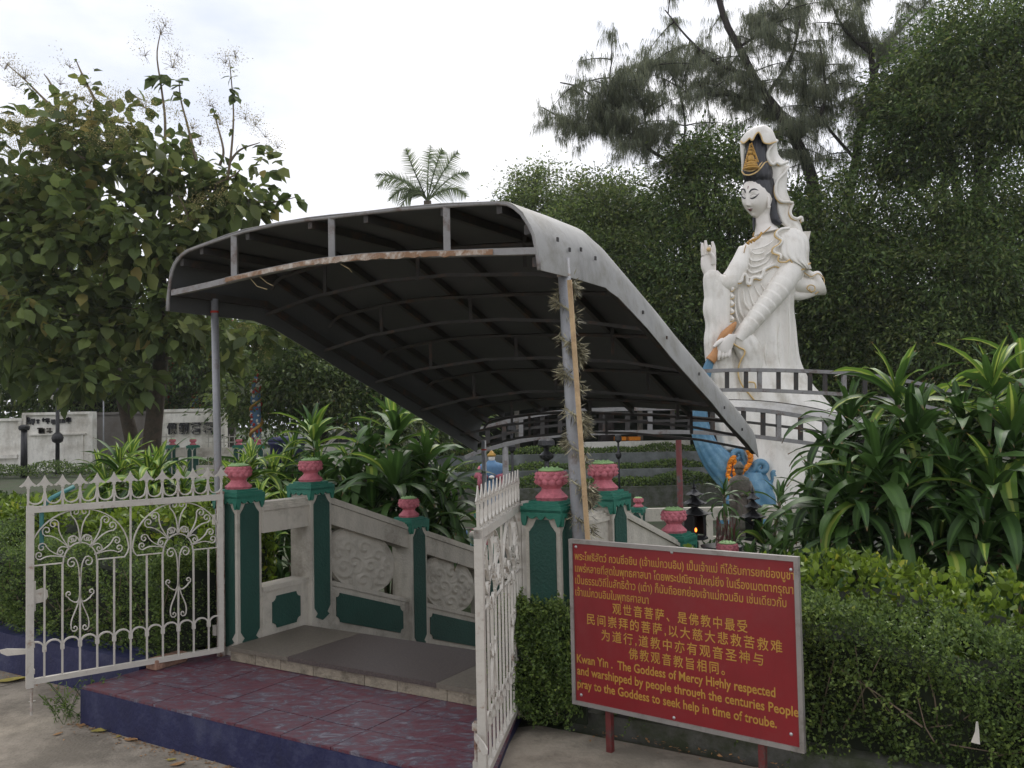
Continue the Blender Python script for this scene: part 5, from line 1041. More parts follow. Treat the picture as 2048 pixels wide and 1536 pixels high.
wallpx('boundary_wall', 184, 330, 828, 925, 36, M['far_grey'], 'grey wall between the two white walls, behind the tree trunks')
t, xa, xb, zt, zb = wallpx('boundary_wall', 318, 446, 823, 915, 30, M['far_wall'], 'white wall with four large black Chinese characters')
MB().box(Vector(((xa+xb)/2+.1, 29.95, zt-.22)), xb-xa-.3, .08, .32).build('raised_band', M['far_wall'], t)
glyphs('像銅君老', 333, 428, 842, 869, 30, M['black'], t)
for (px, yt, yb, Y, w, head, lab) in ((44, 858, 948, 30, .24, False, 'thick black post in front of the far white walls'), (112, 790, 925, 32, .16, True, 'black garden lamp post with a pale bowl shade in front of the lettered wall'), (204, 792, 880, 33, .06, False, 'thin grey pole before the grey wall')):
    b, tp = W(px+(4 if px < 100 else 3), yb, Y), W(px, yt, Y); t = thing('lamp_post', Vector((b.x, Y, 0)), lab, 'lamp post'); mt = M['black'] if w > .1 else M['pole']
    MB().tube([Vector((b.x, Y, -.03)), Vector((b.x, Y, tp.z-(.2 if head else 0)))], [w*.5, w*.42], 10).build('shaft', mt, t, smooth=True)
    if head:
        MB().lathe(Vector((b.x, Y, 1.1)), [(w*.5, 0), (w*1.1, .06), (w*1.3, .2), (w*1.0, .32), (w*.5, .4)], 14).build('knuckle', mt, t, smooth=True)
        MB().lathe(Vector((b.x, Y, tp.z-.22)), [(.10, 0), (.26, .10), (.31, .20), (.30, .22)], 20).build('bowl_shade', M['cream'], t, smooth=True); MB().lathe(Vector((b.x, Y, tp.z-.01)), [(.32, 0), (.30, .10), (.2, .3), (.12, .42), (.02, .5)], 20).build('lamp_cap', mt, t, smooth=True)
    else: MB().lathe(Vector((b.x, Y, tp.z-.05)), [(w*.6, 0), (w*.75, .06), (w*.75, .14), (w*.3, .2)], 12).build('cap', mt, t)
# dragon columns
def dragoncol(px, yt, yb, Y, wpx, lab):
    k = Y/1740; o = W(px, yb, Y); tp = W(px, yt, Y); H = tp.z-o.z; r = wpx*k/2; t = thing('dragon_column', o, lab, 'column', 'painted dragon columns'); rg = random.Random(px)
    MB().tube([Vector((o.x, o.y, -.03)), o+ZZ*H*.8, o+ZZ*H*.93], [r*.85, r*.8, r*.3], 14).build('shaft', M['cloth_blue'], t, smooth=True)
    for nm, mt, n_ in (('cloud_relief', M['far_wall'], 60), ('flame_relief', M['red'], 52), ('blue_relief', M['cloth_blue'], 30)):
        m2 = MB()
        for i in range(n_): a = rg.uniform(0, 6.3); z = rg.uniform(0, .9)*H; m2.ball(o+Vector((math.cos(a)*r*.85, math.sin(a)*r*.85, z)), r*rg.uniform(.16, .32), 7, 5, (1, 1, rg.uniform(.6, 1.6)))
        m2.build(nm, mt, t, kind='stuff')
    n = 50; m2 = MB(); m2.tube([o+Vector((math.cos(2*math.pi*2.6*i/n)*r*1.0, math.sin(2*math.pi*2.6*i/n)*r*1.0, H*(.05+.8*i/n))) for i in range(n+1)], [r*(.16+.16*math.sin(math.pi*min(1, i/n+.15))) for i in range(n+1)], 8); m2.build('dragon_body', M['gold_dark'], t, smooth=True)
    m2 = MB(); m2.ball(o+ZZ*H*.88+Vector((0, -r*.8, 0)), r*.45, 10, 7, (1, 1.3, .9)); m2.tube([o+ZZ*H*.9, o+ZZ*H*.96+Vector((r*.4, 0, 0)), o+ZZ*H*1.02+Vector((r*.1, 0, 0))], [r*.2, r*.14, .004], 8); m2.build('dragon_head', M['red'], t, smooth=True)
dragoncol(513, 742, 905, 26, 22, 'colourful dragon column right of the grey canopy pole'); dragoncol(277, 770, 900, 40, 22, 'dragon column seen between the two tree trunks'); dragoncol(392, 785, 860, 38, 20, 'dragon column top rising above the white lettered wall')
# temple roof glimpses
t = thing('temple_hall', Vector((W(360, 800, 42).x, 42, 0)), 'red and green roofed temple hall hidden behind the trees', 'temple'); o = t.location.copy()
xl, xr = W(250, 700, 42).x, W(470, 700, 42).x; ze, zr = W(360, 690, 42).z, W(360, 655, 42).z
m2 = MB(); m2.loft([[Vector((x, y, z+.25*abs(2*(x-xl)/(xr-xl)-1)**4)) for x in np.linspace(xl-.5, xr+.5, 12)] for y, z in ((40.5, ze), (42, zr), (43.5, ze))], closed=False, cap=False); m2.build('roof', M['tealroof'], t)
for i in range(24): x = xl+(xr-xl)*i/23; MB().tube([Vector((x, 40.5, ze+.06+.25*abs(2*(x-xl)/(xr-xl)-1)**4)), Vector((x, 42, zr+.06+.25*abs(2*(x-xl)/(xr-xl)-1)**4))], .06, 6).build('tile_row', M['tealroof'], t)
MB().box(Vector(((xl+xr)/2, 40.6, ze-.28)), xr-xl+.6, .12, .5).build('red_fascia', M['red'], t); MB().box(Vector(((xl+xr)/2, 42, zr+.15)), xr-xl+.4, .2, .3).build('ridge', M['red'], t)
for i in range(5): MB().tube([Vector((xl+(xr-xl)*(i+.5)/5, 40.9, 0)), Vector((xl+(xr-xl)*(i+.5)/5, 40.9, ze))], .18, 10).build('column', M['red'], t, smooth=True)
MB().box(Vector(((xl+xr)/2, 42.6, ze/2)), xr-xl-.4, .2, ze).build('back_wall', M['far_grey'], t)
# far lotus balustrade
fb = thing('far_balustrade', W(430, 930, 22), 'distant balustrade with small lotus posts before the Chinese lettering', 'balustrade'); fb.location.z = 0
for px in (345, 386, 478, 515):
    P = W(px, 890, 21.5); d_ = P-A0; pillar(fb, d_.dot(UU), d_.dot(VV), 0, P.z, .2, a=.2)
for a, b in ((351, 380), (392, 440), (445, 472), (484, 509)):
    p, q = W(a, 905, 21.5), W(b, 905, 21.5); q.z = p.z; MB().bar(p, q, .1, .24).build('rail', M['white_wall'], fb); p.z = q.z = .35; MB().bar(p, q, .1, .6).build('base_wall', M['white_wall'], fb)
t = thing('spiked_fence', W(455, 880, 23.5), 'short white spiked fence beyond the far balustrade', 'fence')
for i in (0, 1, 2, 9, 10, 11, 12, 13, 14):
    p = W(322+i*10.5, 884, 23.5); q = W(322+i*10.5, 868, 23.5); MB().bar(Vector((p.x, p.y, 0)), q, .02).build('picket', M['gate_white'], t); 
for y in (873, 884):
    for xa_, xb_ in ((318, 348), (412, 472)): MB().bar(W(xa_, y+1, 23.5), W(xb_, y, 23.5), .025).build('rail', M['gate_white'], t)
t = thing('street_lamp', W(445, 905, 27), 'slim grey street lamp arm beside the dragon column', 'street lamp'); t.location.z = 0
a, b = W(441, 799, 27), W(474, 789, 27); MB().tube([Vector((a.x-.1, 27, 0)), Vector((a.x-.1, 27, a.z-.1)), a, b], .03, 8).build('post', M['pole'], t, smooth=True); MB().bar(b, b+Vector((.32, 0, .04)), .12, .07).build('lamp_head', M['cream'], t)
# parked car roof glimpsed between the plants, blue bin
def car(px, py, Y, lab):
    o = W(px, py, Y); o.z = -.0; t = thing('parked_car', o, lab, 'car'); X, Yv = Vector((1, 0, 0)), Vector((0, 1, 0))
    body = [(-2.1, .35), (-2.1, .75), (-1.95, .92), (-1.2, 1.0), (2.0, .98), (2.15, .8), (2.15, .35)]; MB().prism(body, o, X, ZZ, 1.7).build('body', M['cream'], t)
    cab = [(-1.15, 1.0), (-.55, 1.46), (1.5, 1.48), (1.95, .98)]; MB().prism(cab, o, X, ZZ, 1.5).build('cabin', M['cream'], t)
    for g_ in ([(-.95, 1.04), (-.5, 1.38), (.3, 1.39), (.3, 1.04)], [(.38, 1.04), (.38, 1.39), (1.4, 1.4), (1.75, 1.04)]): MB().prism(g_, o-Yv*.752, X, ZZ, .012).build('window', M['black'], t)
    for x in (-1.35, 1.4):
        for y in (-.8, .8): MB().lathe(o+X*x+Yv*y+ZZ*.32, [(.32, -.1), (.33, -.06), (.33, .06), (.32, .1)], 20, ex=X, ey=ZZ, ez=Yv).build('wheel', M['black'], t)
car(735, 890, 27, 'white parked car partly hidden behind the middle dracaena heads')
t = thing('blue_bin', W(575, 915, 14), 'blue plastic bin behind the dracaena leaves', 'bin'); t.location.z = 0; o = t.location.copy(); h = W(575, 882, 14).z
MB().lathe(o, [(.24, 0), (.27, h*.95), (.30, h*.96), (.30, h)], 20).build('tub', M['blue'], t, smooth=True); MB().lathe(o+ZZ*h, [(.31, 0), (.30, .05), (.1, .08)], 20).build('lid', M['blue'], t, smooth=True)
# shade pavilion at the back of the terraces
t = thing('garden_shelter', Vector((3.2, 30, .5)), 'dark open garden shelter at the back of the terraces', 'shelter')
MB().box(Vector((3.2, 31, 2.35)), 11, 4.5, .2).build('roof', M['steel_dark'], t); MB().box(Vector((3.2, 33.2, 1.3)), 11, .15, 2.2).build('back_wall', M['core'], t)
for i in range(6): MB().box(Vector((-1.9+i*2.04, 28.9, 1.35)), .16, .16, 1.9).build('post', M['stone'], t)
for i, px in enumerate((1240, 1268)):
    q = thing('small_table', W(px, 900, 28.8), ('low table with orange cloth on the left of the top terrace', 'low table with orange cloth on the right of the top terrace')[i], 'table', 'orange tables on the top terrace'); o = q.location.copy(); z = W(px, 877, 28.8).z
    MB().box(Vector((o.x, 28.8, z)), .38, .5, .12).build('cloth', M['marigold'], q); MB().box(Vector((o.x, 28.8, (z+.4)/2)), .1, .1, z-.4).build('leg', M['stone'], q)
# =================================================================== FOLIAGE TOOLS
T_LEAF = (np.array([(0, 0, 0), (.22, .38, .10), (.60, .46, .10), (1, 0, -.12), (.60, -.46, .10), (.22, -.38, .10), (.45, 0, 0)]), [(0, 6, 1), (1, 6, 2), (2, 6, 3), (3, 6, 4), (4, 6, 5), (5, 6, 0)])
T_DIA = (np.array([(0, 0, 0), (.42, .5, .1), (1, 0, -.06), (.42, -.5, .1)]), [(0, 2, 1), (0, 3, 2)])
T_STR = (np.array([(0, .5, 0), (0, -.5, 0), (1, 0, 0)]), [(0, 1, 2)])
def leaves(name, pos, ax, up, L, Wd, mt, parent=None, tpl=T_DIA, droop=0., **k):
    V, Fc = tpl; pos = np.asarray(pos, float); n = len(pos); kv = len(V)
    ax = ax/np.maximum(np.linalg.norm(ax, axis=1, keepdims=True), 1e-6); sd = np.cross(ax, up); sd /= np.maximum(np.linalg.norm(sd, axis=1, keepdims=True), 1e-6); nn = np.cross(sd, ax)
    L = np.broadcast_to(np.asarray(L, float), (n,))[:, None, None]; Wd = np.broadcast_to(np.asarray(Wd, float), (n,))[:, None, None]
    a, b, c = V[None, :, 0:1], V[None, :, 1:2], V[None, :, 2:3]
    v = pos[:, None] + ax[:, None]*a*L + sd[:, None]*b*Wd + nn[:, None]*(c*Wd) ; v[..., 2] -= (droop*L*a*a)[..., 0]
    if parent is not None: o_ = np.array(_loc(parent))
    else: q = v.reshape(-1, 3); lo = q.min(0); hi = q.max(0); o_ = np.array([(lo[0]+hi[0])/2, (lo[1]+hi[1])/2, lo[2]])
    v = (v-o_).reshape(-1, 3); F_ = np.array(Fc, np.int32); idx = (F_[None]+(np.arange(n)*kv)[:, None, None]).reshape(-1); nf = n*len(Fc)
    me = bpy.data.meshes.new(name); me.vertices.add(len(v)); me.vertices.foreach_set('co', v.astype(np.float32).ravel()); me.loops.add(3*nf); me.loops.foreach_set('vertex_index', idx.astype(np.int32))
    me.polygons.add(nf); me.polygons.foreach_set('loop_start', np.arange(0, 3*nf, 3, dtype=np.int32)); me.polygons.foreach_set('loop_total', np.full(nf, 3, dtype=np.int32)); me.update(calc_edges=True)
    return mesh_obj(name, me, mt, parent, loc=None if parent is not None else Vector(o_), **k)
def Wn(px, py, Y): return np.array(W(px, py, Y))
def blobpts(bl, n, cl_n, cl_r, shell=.55, flat=.6):
    """bl: (px, py, rx, ry, Y, rdepth m). Leaves gathered in clumps spread through the crown, denser towards its outside. Returns positions, outward directions, clump centres"""
    area = np.array([b[2]*b[3] for b in bl], float); area /= area.sum(); P, D, Cn, ID = [], [], [], []
    for b, w in zip(bl, area):
        c = Wn(b[0], b[1], b[4]); k = b[4]/1740; nc = max(2, int(n*w/cl_n)); d = rdir(nc); rr = (RNG.uniform(0, 1, nc)**(1-shell))[:, None]
        cc = c + d*rr*np.array([b[2]*k, b[5], b[3]*k]); cc += RNG.normal(0, .12, cc.shape)*np.array([b[2]*k, b[5], b[3]*k])
        sz = RNG.uniform(.5, 1.3, nc)*cl_r
        for q, s_, dd in zip(cc, sz, d):
            m_ = int(cl_n*RNG.uniform(.5, 1.5)*(s_/cl_r)); g = RNG.normal(0, 1, (m_, 3))*np.array([1, 1, flat])*s_*.5; P.append(q+g); g2 = g/np.maximum(np.linalg.norm(g, axis=1, keepdims=True), 1e-6); D.append(g2*.8+dd*.5)
            ID.append(np.full(m_, len(Cn))); Cn.append(q)
    global CLUMP; CLUMP = np.concatenate(ID)
    return np.concatenate(P), np.concatenate(D), np.array(Cn)
def limb(mb, a, b, r0, r1, wob=.08, n=6, seed=0):
    rg = random.Random(seed); a = Vector(a); b = Vector(b); L = (b-a).length; pts = [a.lerp(b, i/n) + (Vector((rg.gauss(0, wob), rg.gauss(0, wob), rg.gauss(0, wob*.6)))*L*.35 if 0 < i < n else Vector((0, 0, 0))) for i in range(n+1)]
    mb.tube(pts, [r0+(r1-r0)*i/n for i in range(n+1)], 7, cap=False); return pts
def leafup(n, tilt=.5): return np.stack([RNG.normal(0, tilt, n), RNG.normal(0, tilt, n), np.ones(n)], 1)
# =================================================================== HEDGES
def hedge(name, u0, u1, v0, v1, z0, z1, fine, label, n, size, parent=None, top=None, rnd=.10, nshoot=0, mt='hedge_fine', tpl=T_DIA, slope=0.):
    t = thing(name, F((u0+u1)/2, (v0+v1)/2, z0), label, 'hedge')
    def surf(uu_, vv_): return z1 + .04*np.sin(uu_*4.1)+.03*np.sin(uu_*9.3+vv_*9)+.015*np.sin(uu_*23+vv_*17)+slope*(uu_-u0)
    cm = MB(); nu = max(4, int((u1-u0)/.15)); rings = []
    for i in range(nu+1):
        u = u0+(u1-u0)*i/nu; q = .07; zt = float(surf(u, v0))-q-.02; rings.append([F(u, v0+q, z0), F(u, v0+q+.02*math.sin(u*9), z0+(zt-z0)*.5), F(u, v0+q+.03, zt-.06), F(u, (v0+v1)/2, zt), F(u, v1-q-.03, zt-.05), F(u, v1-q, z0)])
    cm.loft(rings, closed=True); cm.build('light_block_core', M['core'], t)  # solid dark core in place of the branch mass, added to block light
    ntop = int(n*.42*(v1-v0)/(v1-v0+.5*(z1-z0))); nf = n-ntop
    u = RNG.uniform(u0, u1, n); q = np.empty((n, 3)); out = np.zeros((n, 3)); dep = RNG.exponential(.028, n)
    U3, V3 = np.array(UU), np.array(VV)
    v = np.where(np.arange(n) < ntop, RNG.uniform(v0, v1, n), v0); zt = surf(u, v); z = np.where(np.arange(n) < ntop, zt, z0+(zt-z0)*RNG.uniform(0, 1, n)**.85)
    vb = v0 + .035*np.sin(u*6.3+z*7)+.03*np.sin(u*15+z*13)+.02*np.sin(u*31+z*23)
    isT = (np.arange(n) < ntop)
    isE = (~isT) & (RNG.uniform(0, 1, n) < .16) & (u1-u0 > 2 or True)
    hz = np.clip((z-(zt-rnd))/rnd, 0, 1); vb = vb + rnd*(1-np.sqrt(np.maximum(0, 1-hz**2)))
    edge = np.clip((v0+rnd-v)/rnd, 0, 1); z = np.where(isT, z-rnd*(1-np.sqrt(np.maximum(0, 1-edge**2)))-dep+RNG.normal(0, .012, n), z)
    v = np.where(isT, v, vb+dep+RNG.normal(0, .010, n))
    left = u1 < 0; ve = RNG.uniform(v0, v1, n); v = np.where(isE, ve, v); u = np.where(isE, (u1-dep if left else u0+dep)+RNG.normal(0, .012, n), u)
    P = np.array(A0)[None]*np.array([1, 1, 0]) + U3*u[:, None] + V3*v[:, None]; P[:, 2] = z
    o = np.where(isT[:, None], np.array([0, 0, 1.]), -V3+np.array([0, 0, .35])); ax = o+RNG.normal(0, .75, (n, 3)); L = RNG.uniform(.7, 1.3, n)*size
    f_ = np.sin(u*7.3+z*11+v*5)*np.sin(u*3.1-z*17+1)+.6*np.sin(u*19+z*23+v*13); keep = (f_ > -.95+.5*RNG.uniform(0, 1, n)) | isT; paler = keep & (np.sin(u*5.3+z*9+2)+np.sin(u*13-z*7+v*11) > .9) & (RNG.uniform(0, 1, n) < .6) & (mt == 'hedge_fine'); up_ = rdir(n)+o*.6; wd = L*RNG.uniform(.45, .7, n)  # some patches get the paler leaf colour
    for k_, mk in ((keep & ~paler, mt), (paler, 'hedge_light')):
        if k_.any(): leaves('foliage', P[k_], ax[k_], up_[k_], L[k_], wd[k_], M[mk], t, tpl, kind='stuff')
    wt_ = MB()
    for k in range(int(26*min(u1-u0, 4))):
        uu_ = RNG.uniform(u0+.05, u1-.05); a_ = F(uu_, v0+RNG.uniform(.02, .12), z0+RNG.uniform(0, .2)); b_ = F(uu_+RNG.normal(0, .12), v0+RNG.uniform(-.02, .04), z0+RNG.uniform(.2, .9)*(z1-z0)); wt_.tube([a_, a_.lerp(b_, .5)+UU*RNG.normal(0, .02), b_], [.005, .003, .0015], 4, cap=False)
    wt_.build('woody_twigs', M['twig'], t, kind='stuff')
    if nshoot:
        PP, AX, LL = [], [], []
        for k in range(nshoot):
            uu_ = RNG.uniform(u0, u1); tp = RNG.random() < .6; vv_ = RNG.uniform(v0, v1) if tp else v0; zz_ = float(surf(uu_, vv_))-.02 if tp else RNG.uniform(z0+.02, z1-.05)
            c = np.array(F(uu_, vv_, zz_)); d = (np.array([0, 0, 1.]) if tp else -V3*.8+np.array([0, 0, .25 if RNG.random() < .5 else -.5]))+RNG.normal(0, .35, 3); d /= np.linalg.norm(d); ln = RNG.uniform(.04, .13); m_ = int(ln/size*2.6)+3
            for i in range(m_): w = (i+1)/m_; PP.append(c+d*ln*w+np.array([0, 0, -.25*ln*w*w])); AX.append(d*.7+RNG.normal(0, .7, 3)); LL.append(size*RNG.uniform(.8, 1.25)*(1.15-.4*w))
        PP, AX, LL = map(np.array, (PP, AX, LL)); leaves('new_shoots', PP, AX, rdir(len(PP)), LL, LL*.6, M['hedge_light' if mt == 'hedge_fine' else mt], t, tpl, kind='stuff')
    return t
hedge('fine_leaved_hedge', -9, -.22, -.40, .12, .24, .82, 1, 'dark fine leaved hedge spilling over the blue kerb behind the left gate', 95000, .021, nshoot=700)
hedge('broad_leaved_hedge', -9, -.30, .16, .62, .10, .97, 0, 'yellow green broad leaved hedge behind the dark fine hedge, left', 15000, .052, nshoot=160, mt='hedge_broad', tpl=T_LEAF)
hedge('fine_leaved_hedge', 2.50, 7.5, .02, .46, .22, .74, 1, 'dark fine leaved hedge behind and to the right of the red sign', 95000, .019, nshoot=800, slope=.004)
hedge('broad_leaved_hedge', 2.55, 8.0, .50, 1.0, .08, .83, 0, 'yellow green broad leaved hedge behind the fine hedge, right of the sign', 15000, .046, nshoot=220, mt='hedge_broad', tpl=T_LEAF)
hedge('small_bush', 1.99, 2.44, -.16, .0, .20, .68, 1, 'small fine leaved bush between the right gate and the red sign', 17000, .019, nshoot=170, rnd=.14)
for (x0, x1, Y, z0, z1, lab, n) in ((-4, 10.2, 26.9, .5, .80, 'dark clipped hedge along the topmost terrace', 9000), (-3.4, 9.4, 25.4, .05, .38, 'low mossy planting on the middle terrace', 9000), (-3, 8.9, 23.9, -.35, .12, 'low mossy planting on the lowest terrace', 12000), (-10, -3, 15.9, .2, .5, 'mossy planting in the low bed left of the gate', 9000), (-22, -9.5, 29.5, 0, .55, 'low hedge at the foot of the far white walls', 9000)):
    t = thing('planting', Vector(((x0+x1)/2, Y, z0)), lab, 'planting'); n_ = n
    P = np.stack([RNG.uniform(x0, x1, n_), RNG.uniform(Y-.25, Y+.55, n_), np.zeros(n_)], 1); P[:, 2] = z0+(z1-z0)*RNG.uniform(0, 1, n_)**.6*(.55+.45*np.abs(np.sin(P[:, 0]*1.7)*np.cos(P[:, 0]*.6)))
    leaves('foliage', P, rdir(n_, 0, 1), rdir(n_), RNG.uniform(.05, .10, n_), .05, M['hedge_fine'], t, kind='stuff')
# =================================================================== DRACAENA
def dleaf(e0, bend, L, w, twist, seed):
    rg = random.Random(seed); n = 10; V, Fq, UVs = [], [], []; x = z = 0.; y = 0.; side = rg.uniform(-.25, .25)
    for i in range(n+1):
        t = i/n; e = e0-bend*t**1.4; st = L/n
        if i: x += st*math.cos(e); z += st*math.sin(e); y += st*side*t
        ww = w*(math.sin(math.pi*min(1, (t*.93+.075)))**.75)*(1 if t < .99 else .1)*.5; tw = twist*t; wav = .004*math.sin(i*2.1+seed)
        nx, nz = -math.sin(e), math.cos(e); c, s_ = math.cos(tw), math.sin(tw)
        for sgn in (-1, 0, 1):
            lift = abs(sgn)*ww*.32+wav*sgn; V.append((x+nx*(lift+sgn*ww*s_), y+sgn*ww*c, z+nz*(lift+sgn*ww*s_))); UVs.append((.5+.5*sgn, t))
    for i in range(n):
        for j in (0, 1): a = i*3+j; Fq.append((a, a+3, a+4, a+1))
    me = bpy.data.meshes.new('strap_leaf'); me.from_pydata(V, [], Fq); uvl = me.uv_layers.new(name='UVMap')
    for lp in me.loops: uvl.data[lp.index].uv = UVs[lp.vertex_index]
    me.polygons.foreach_set('use_smooth', [True]*len(me.polygons)); me.update(); return me
DL = {}
for key in ('dracaena', 'dracaena_y'):
    DL[key] = []
    for k in range(16):
        q = k/15; e0 = math.radians(84-105*q); me = dleaf(e0, math.radians(28+98*min(1, q*1.5)+random.uniform(-12, 12)), .46+.12*math.sin(q*3), .074+.016*math.sin(q*3), random.uniform(-.5, .5), k); me.materials.append(M[key]); DL[key].append(me)
def bake(items, name, mt, parent):
    vs_, fs_, uvs, b = [], [], [], 0; off = _loc(parent)
    for me, mx_ in items:
        co = np.empty(len(me.vertices)*3); me.vertices.foreach_get('co', co); co = co.reshape(-1, 3); R3 = np.array(mx_.to_3x3()); vs_.append(co @ R3.T + np.array(mx_.translation)-np.array(off))
        f = np.array([p.vertices[:] for p in me.polygons]); fs_.append(f+b); b += len(co); uv = np.empty(len(me.loops)*2); me.uv_layers[0].data.foreach_get('uv', uv); uvs.append(uv)
    me = bpy.data.meshes.new(name); me.from_pydata(np.concatenate(vs_).tolist(), [], np.concatenate(fs_).tolist()); l = me.uv_layers.new(name='UVMap'); l.data.foreach_set('uv', np.concatenate(uvs)); me.polygons.foreach_set('use_smooth', [True]*len(me.polygons)); me.update()
    return mesh_obj(name, me, mt, parent, kind='stuff')
def dracaena(label, heads, group, zg=0., single=290, lower=0):
    c = W(*heads[0][:3]); t = thing('dracaena', Vector((c.x, c.y, zg)), label, 'plant', group); rg = random.Random(int(heads[0][0]))
    made = 0; rest = {'dracaena': [], 'dracaena_y': []}; stem = MB()
    for hi, h in enumerate(heads):
        px, py, Y, sc, n, yel = h; c = W(px, py, Y); lean = Vector((rg.uniform(-.12, .12), rg.uniform(-.12, .12), 0))
        base = Vector((c.x*.75+t.location.x*.25+rg.uniform(-.1, .1), c.y*.75+t.location.y*.25, zg)); stem.tube([base, base.lerp(c, .5)+lean, c], [.022, .018, .013], 7)
        for i in range(n):
            q = i/(n-1); key = 'dracaena_y' if rg.random() < yel*(1.25-q) else 'dracaena'; k = min(15, max(0, int(q*15+rg.uniform(-1.3, 1.3)))); me = DL[key][k]
            s_ = sc*rg.uniform(.68, 1.18)*(.72+.4*min(1, q*2.2)); az = i*2.39996+rg.uniform(-.25, .25)
            pos = c - ZZ*(.34*sc*q**1.3) + (lean*(q*.3)); mx_ = Matrix.Translation(pos) @ Matrix.Rotation(az, 4, 'Z') @ Matrix.Rotation(rg.uniform(-.12, .12), 4, 'Y') @ Matrix.Rotation(rg.uniform(-.2, .2), 4, 'X') @ Matrix.Scale(s_, 4)
            if made < single:
                o = bpy.data.objects.new('leaf', me); COL.objects.link(o); o.parent = t; m2 = mx_.copy(); m2.translation -= t.location; o.matrix_local = m2; made += 1
            else: rest[key].append((me, mx_))
    stem.build('stem', M['twig'], t, smooth=True, kind='stuff')
    for key, it in rest.items():
        if it: bake(it, 'inner_leaves', M[key], t)
    return t
GD = 'dracaena clumps left of the bridge'
dracaena('yellow striped dracaena clump with upright leaves behind the left gate', [(240, 930, 8.0, .80, 34, .85), (318, 938, 7.8, .78, 34, .85), (285, 985, 7.5, .72, 30, .8), (365, 972, 7.7, .72, 28, .7), (215, 975, 7.9, .62, 26, .8), (392, 1000, 7.6, .6, 26, .6), (262, 912, 8.4, .7, 26, .9), (300, 955, 7.7, .8, 28, .9), (200, 940, 8.2, .6, 22, .9)], GD)
dracaena('yellow striped dracaena clump behind the leftmost lotus pillar', [(502, 925, 8.0, .80, 34, .8), (545, 950, 8.2, .72, 34, .7), (470, 968, 7.6, .72, 32, .75), (520, 1000, 7.4, .7, 30, .6), (575, 1010, 7.6, .7, 30, .4), (485, 950, 7.8, .8, 28, .9), (440, 990, 7.6, .7, 26, .8)], GD)
dracaena('tall dracaena head with striped top behind the second lotus pillar', [(625, 868, 8.8, .92, 42, .55), (585, 905, 9.0, .75, 34, .5), (560, 960, 8.7, .8, 34, .35), (640, 940, 8.5, .85, 36, .3), (655, 1000, 8.0, .8, 36, .15), (600, 1010, 8.2, .7, 30, .2)], GD)
dracaena('big dark green dracaena clump drooping behind the sloping handrail', [(790, 860, 8.2, 1.05, 50, .35), (735, 905, 8.0, .95, 42, .2), (850, 912, 8.1, .95, 44, .12), (700, 950, 8.0, .9, 40, .15), (790, 960, 7.6, 1.0, 44, .08), (880, 975, 8.0, .9, 40, .05), (745, 1010, 7.6, .9, 40, .05), (835, 1040, 7.6, .95, 42, .03), (900, 1040, 8.0, .85, 40, .03), (690, 1020, 7.8, .85, 36, .1)], GD)
dracaena('low dark dracaena seen through the square opening of the balustrade', [(545, 1085, 7.2, .55, 26, .25), (585, 1120, 7.2, .5, 24, .1), (520, 1130, 7.0, .5, 24, .1)], GD)
GR_ = 'dracaena clumps right of the sign'
dracaena('tall dark dracaena clump with striped top leaves, left of the two on the right', [(1792, 782, 6.4, 1.0, 36, .6), (1700, 835, 6.6, .9, 42, .15), (1830, 860, 6.1, 1.0, 46, .15), (1668, 905, 6.6, .85, 40, .08), (1760, 925, 6.0, 1.0, 46, .08), (1630, 985, 6.7, .8, 38, .05), (1700, 1000, 6.1, .95, 44, .04), (1800, 1010, 5.9, 1.0, 44, .04), (1650, 1060, 6.5, .8, 38, .03), (1730, 1090, 6.0, .8, 40, .03)], GR_, .05)
dracaena('tall dark dracaena clump at the right edge with a bright striped crown', [(1985, 765, 6.3, 1.0, 36, .6), (2045, 735, 6.7, .95, 32, .5), (1925, 850, 6.2, 1.0, 46, .12), (2020, 865, 5.9, 1.0, 46, .12), (1905, 950, 5.9, 1.0, 46, .06), (1990, 980, 5.7, 1.0, 46, .05), (1880, 1050, 5.8, .9, 42, .04), (1970, 1070, 5.6, .9, 42, .04), (2060, 1020, 5.8, .95, 42, .04), (2090, 880, 6.2, .95, 40, .1)], GR_, .05)
dracaena('small thin dark dracaena growing beside the black lanterns', [(1448, 985, 7.6, .42, 22, .0), (1560, 1000, 7.6, .55, 26, .05), (1532, 1075, 7.3, .7, 30, .05), (1590, 1060, 7.2, .75, 32, .1), (1470, 1085, 7.3, .5, 26, 0), (1420, 1110, 7.2, .5, 26, 0), (1500, 1130, 7.0, .6, 28, 0), (1565, 1120, 7.0, .7, 30, 0)], GR_, -.6)
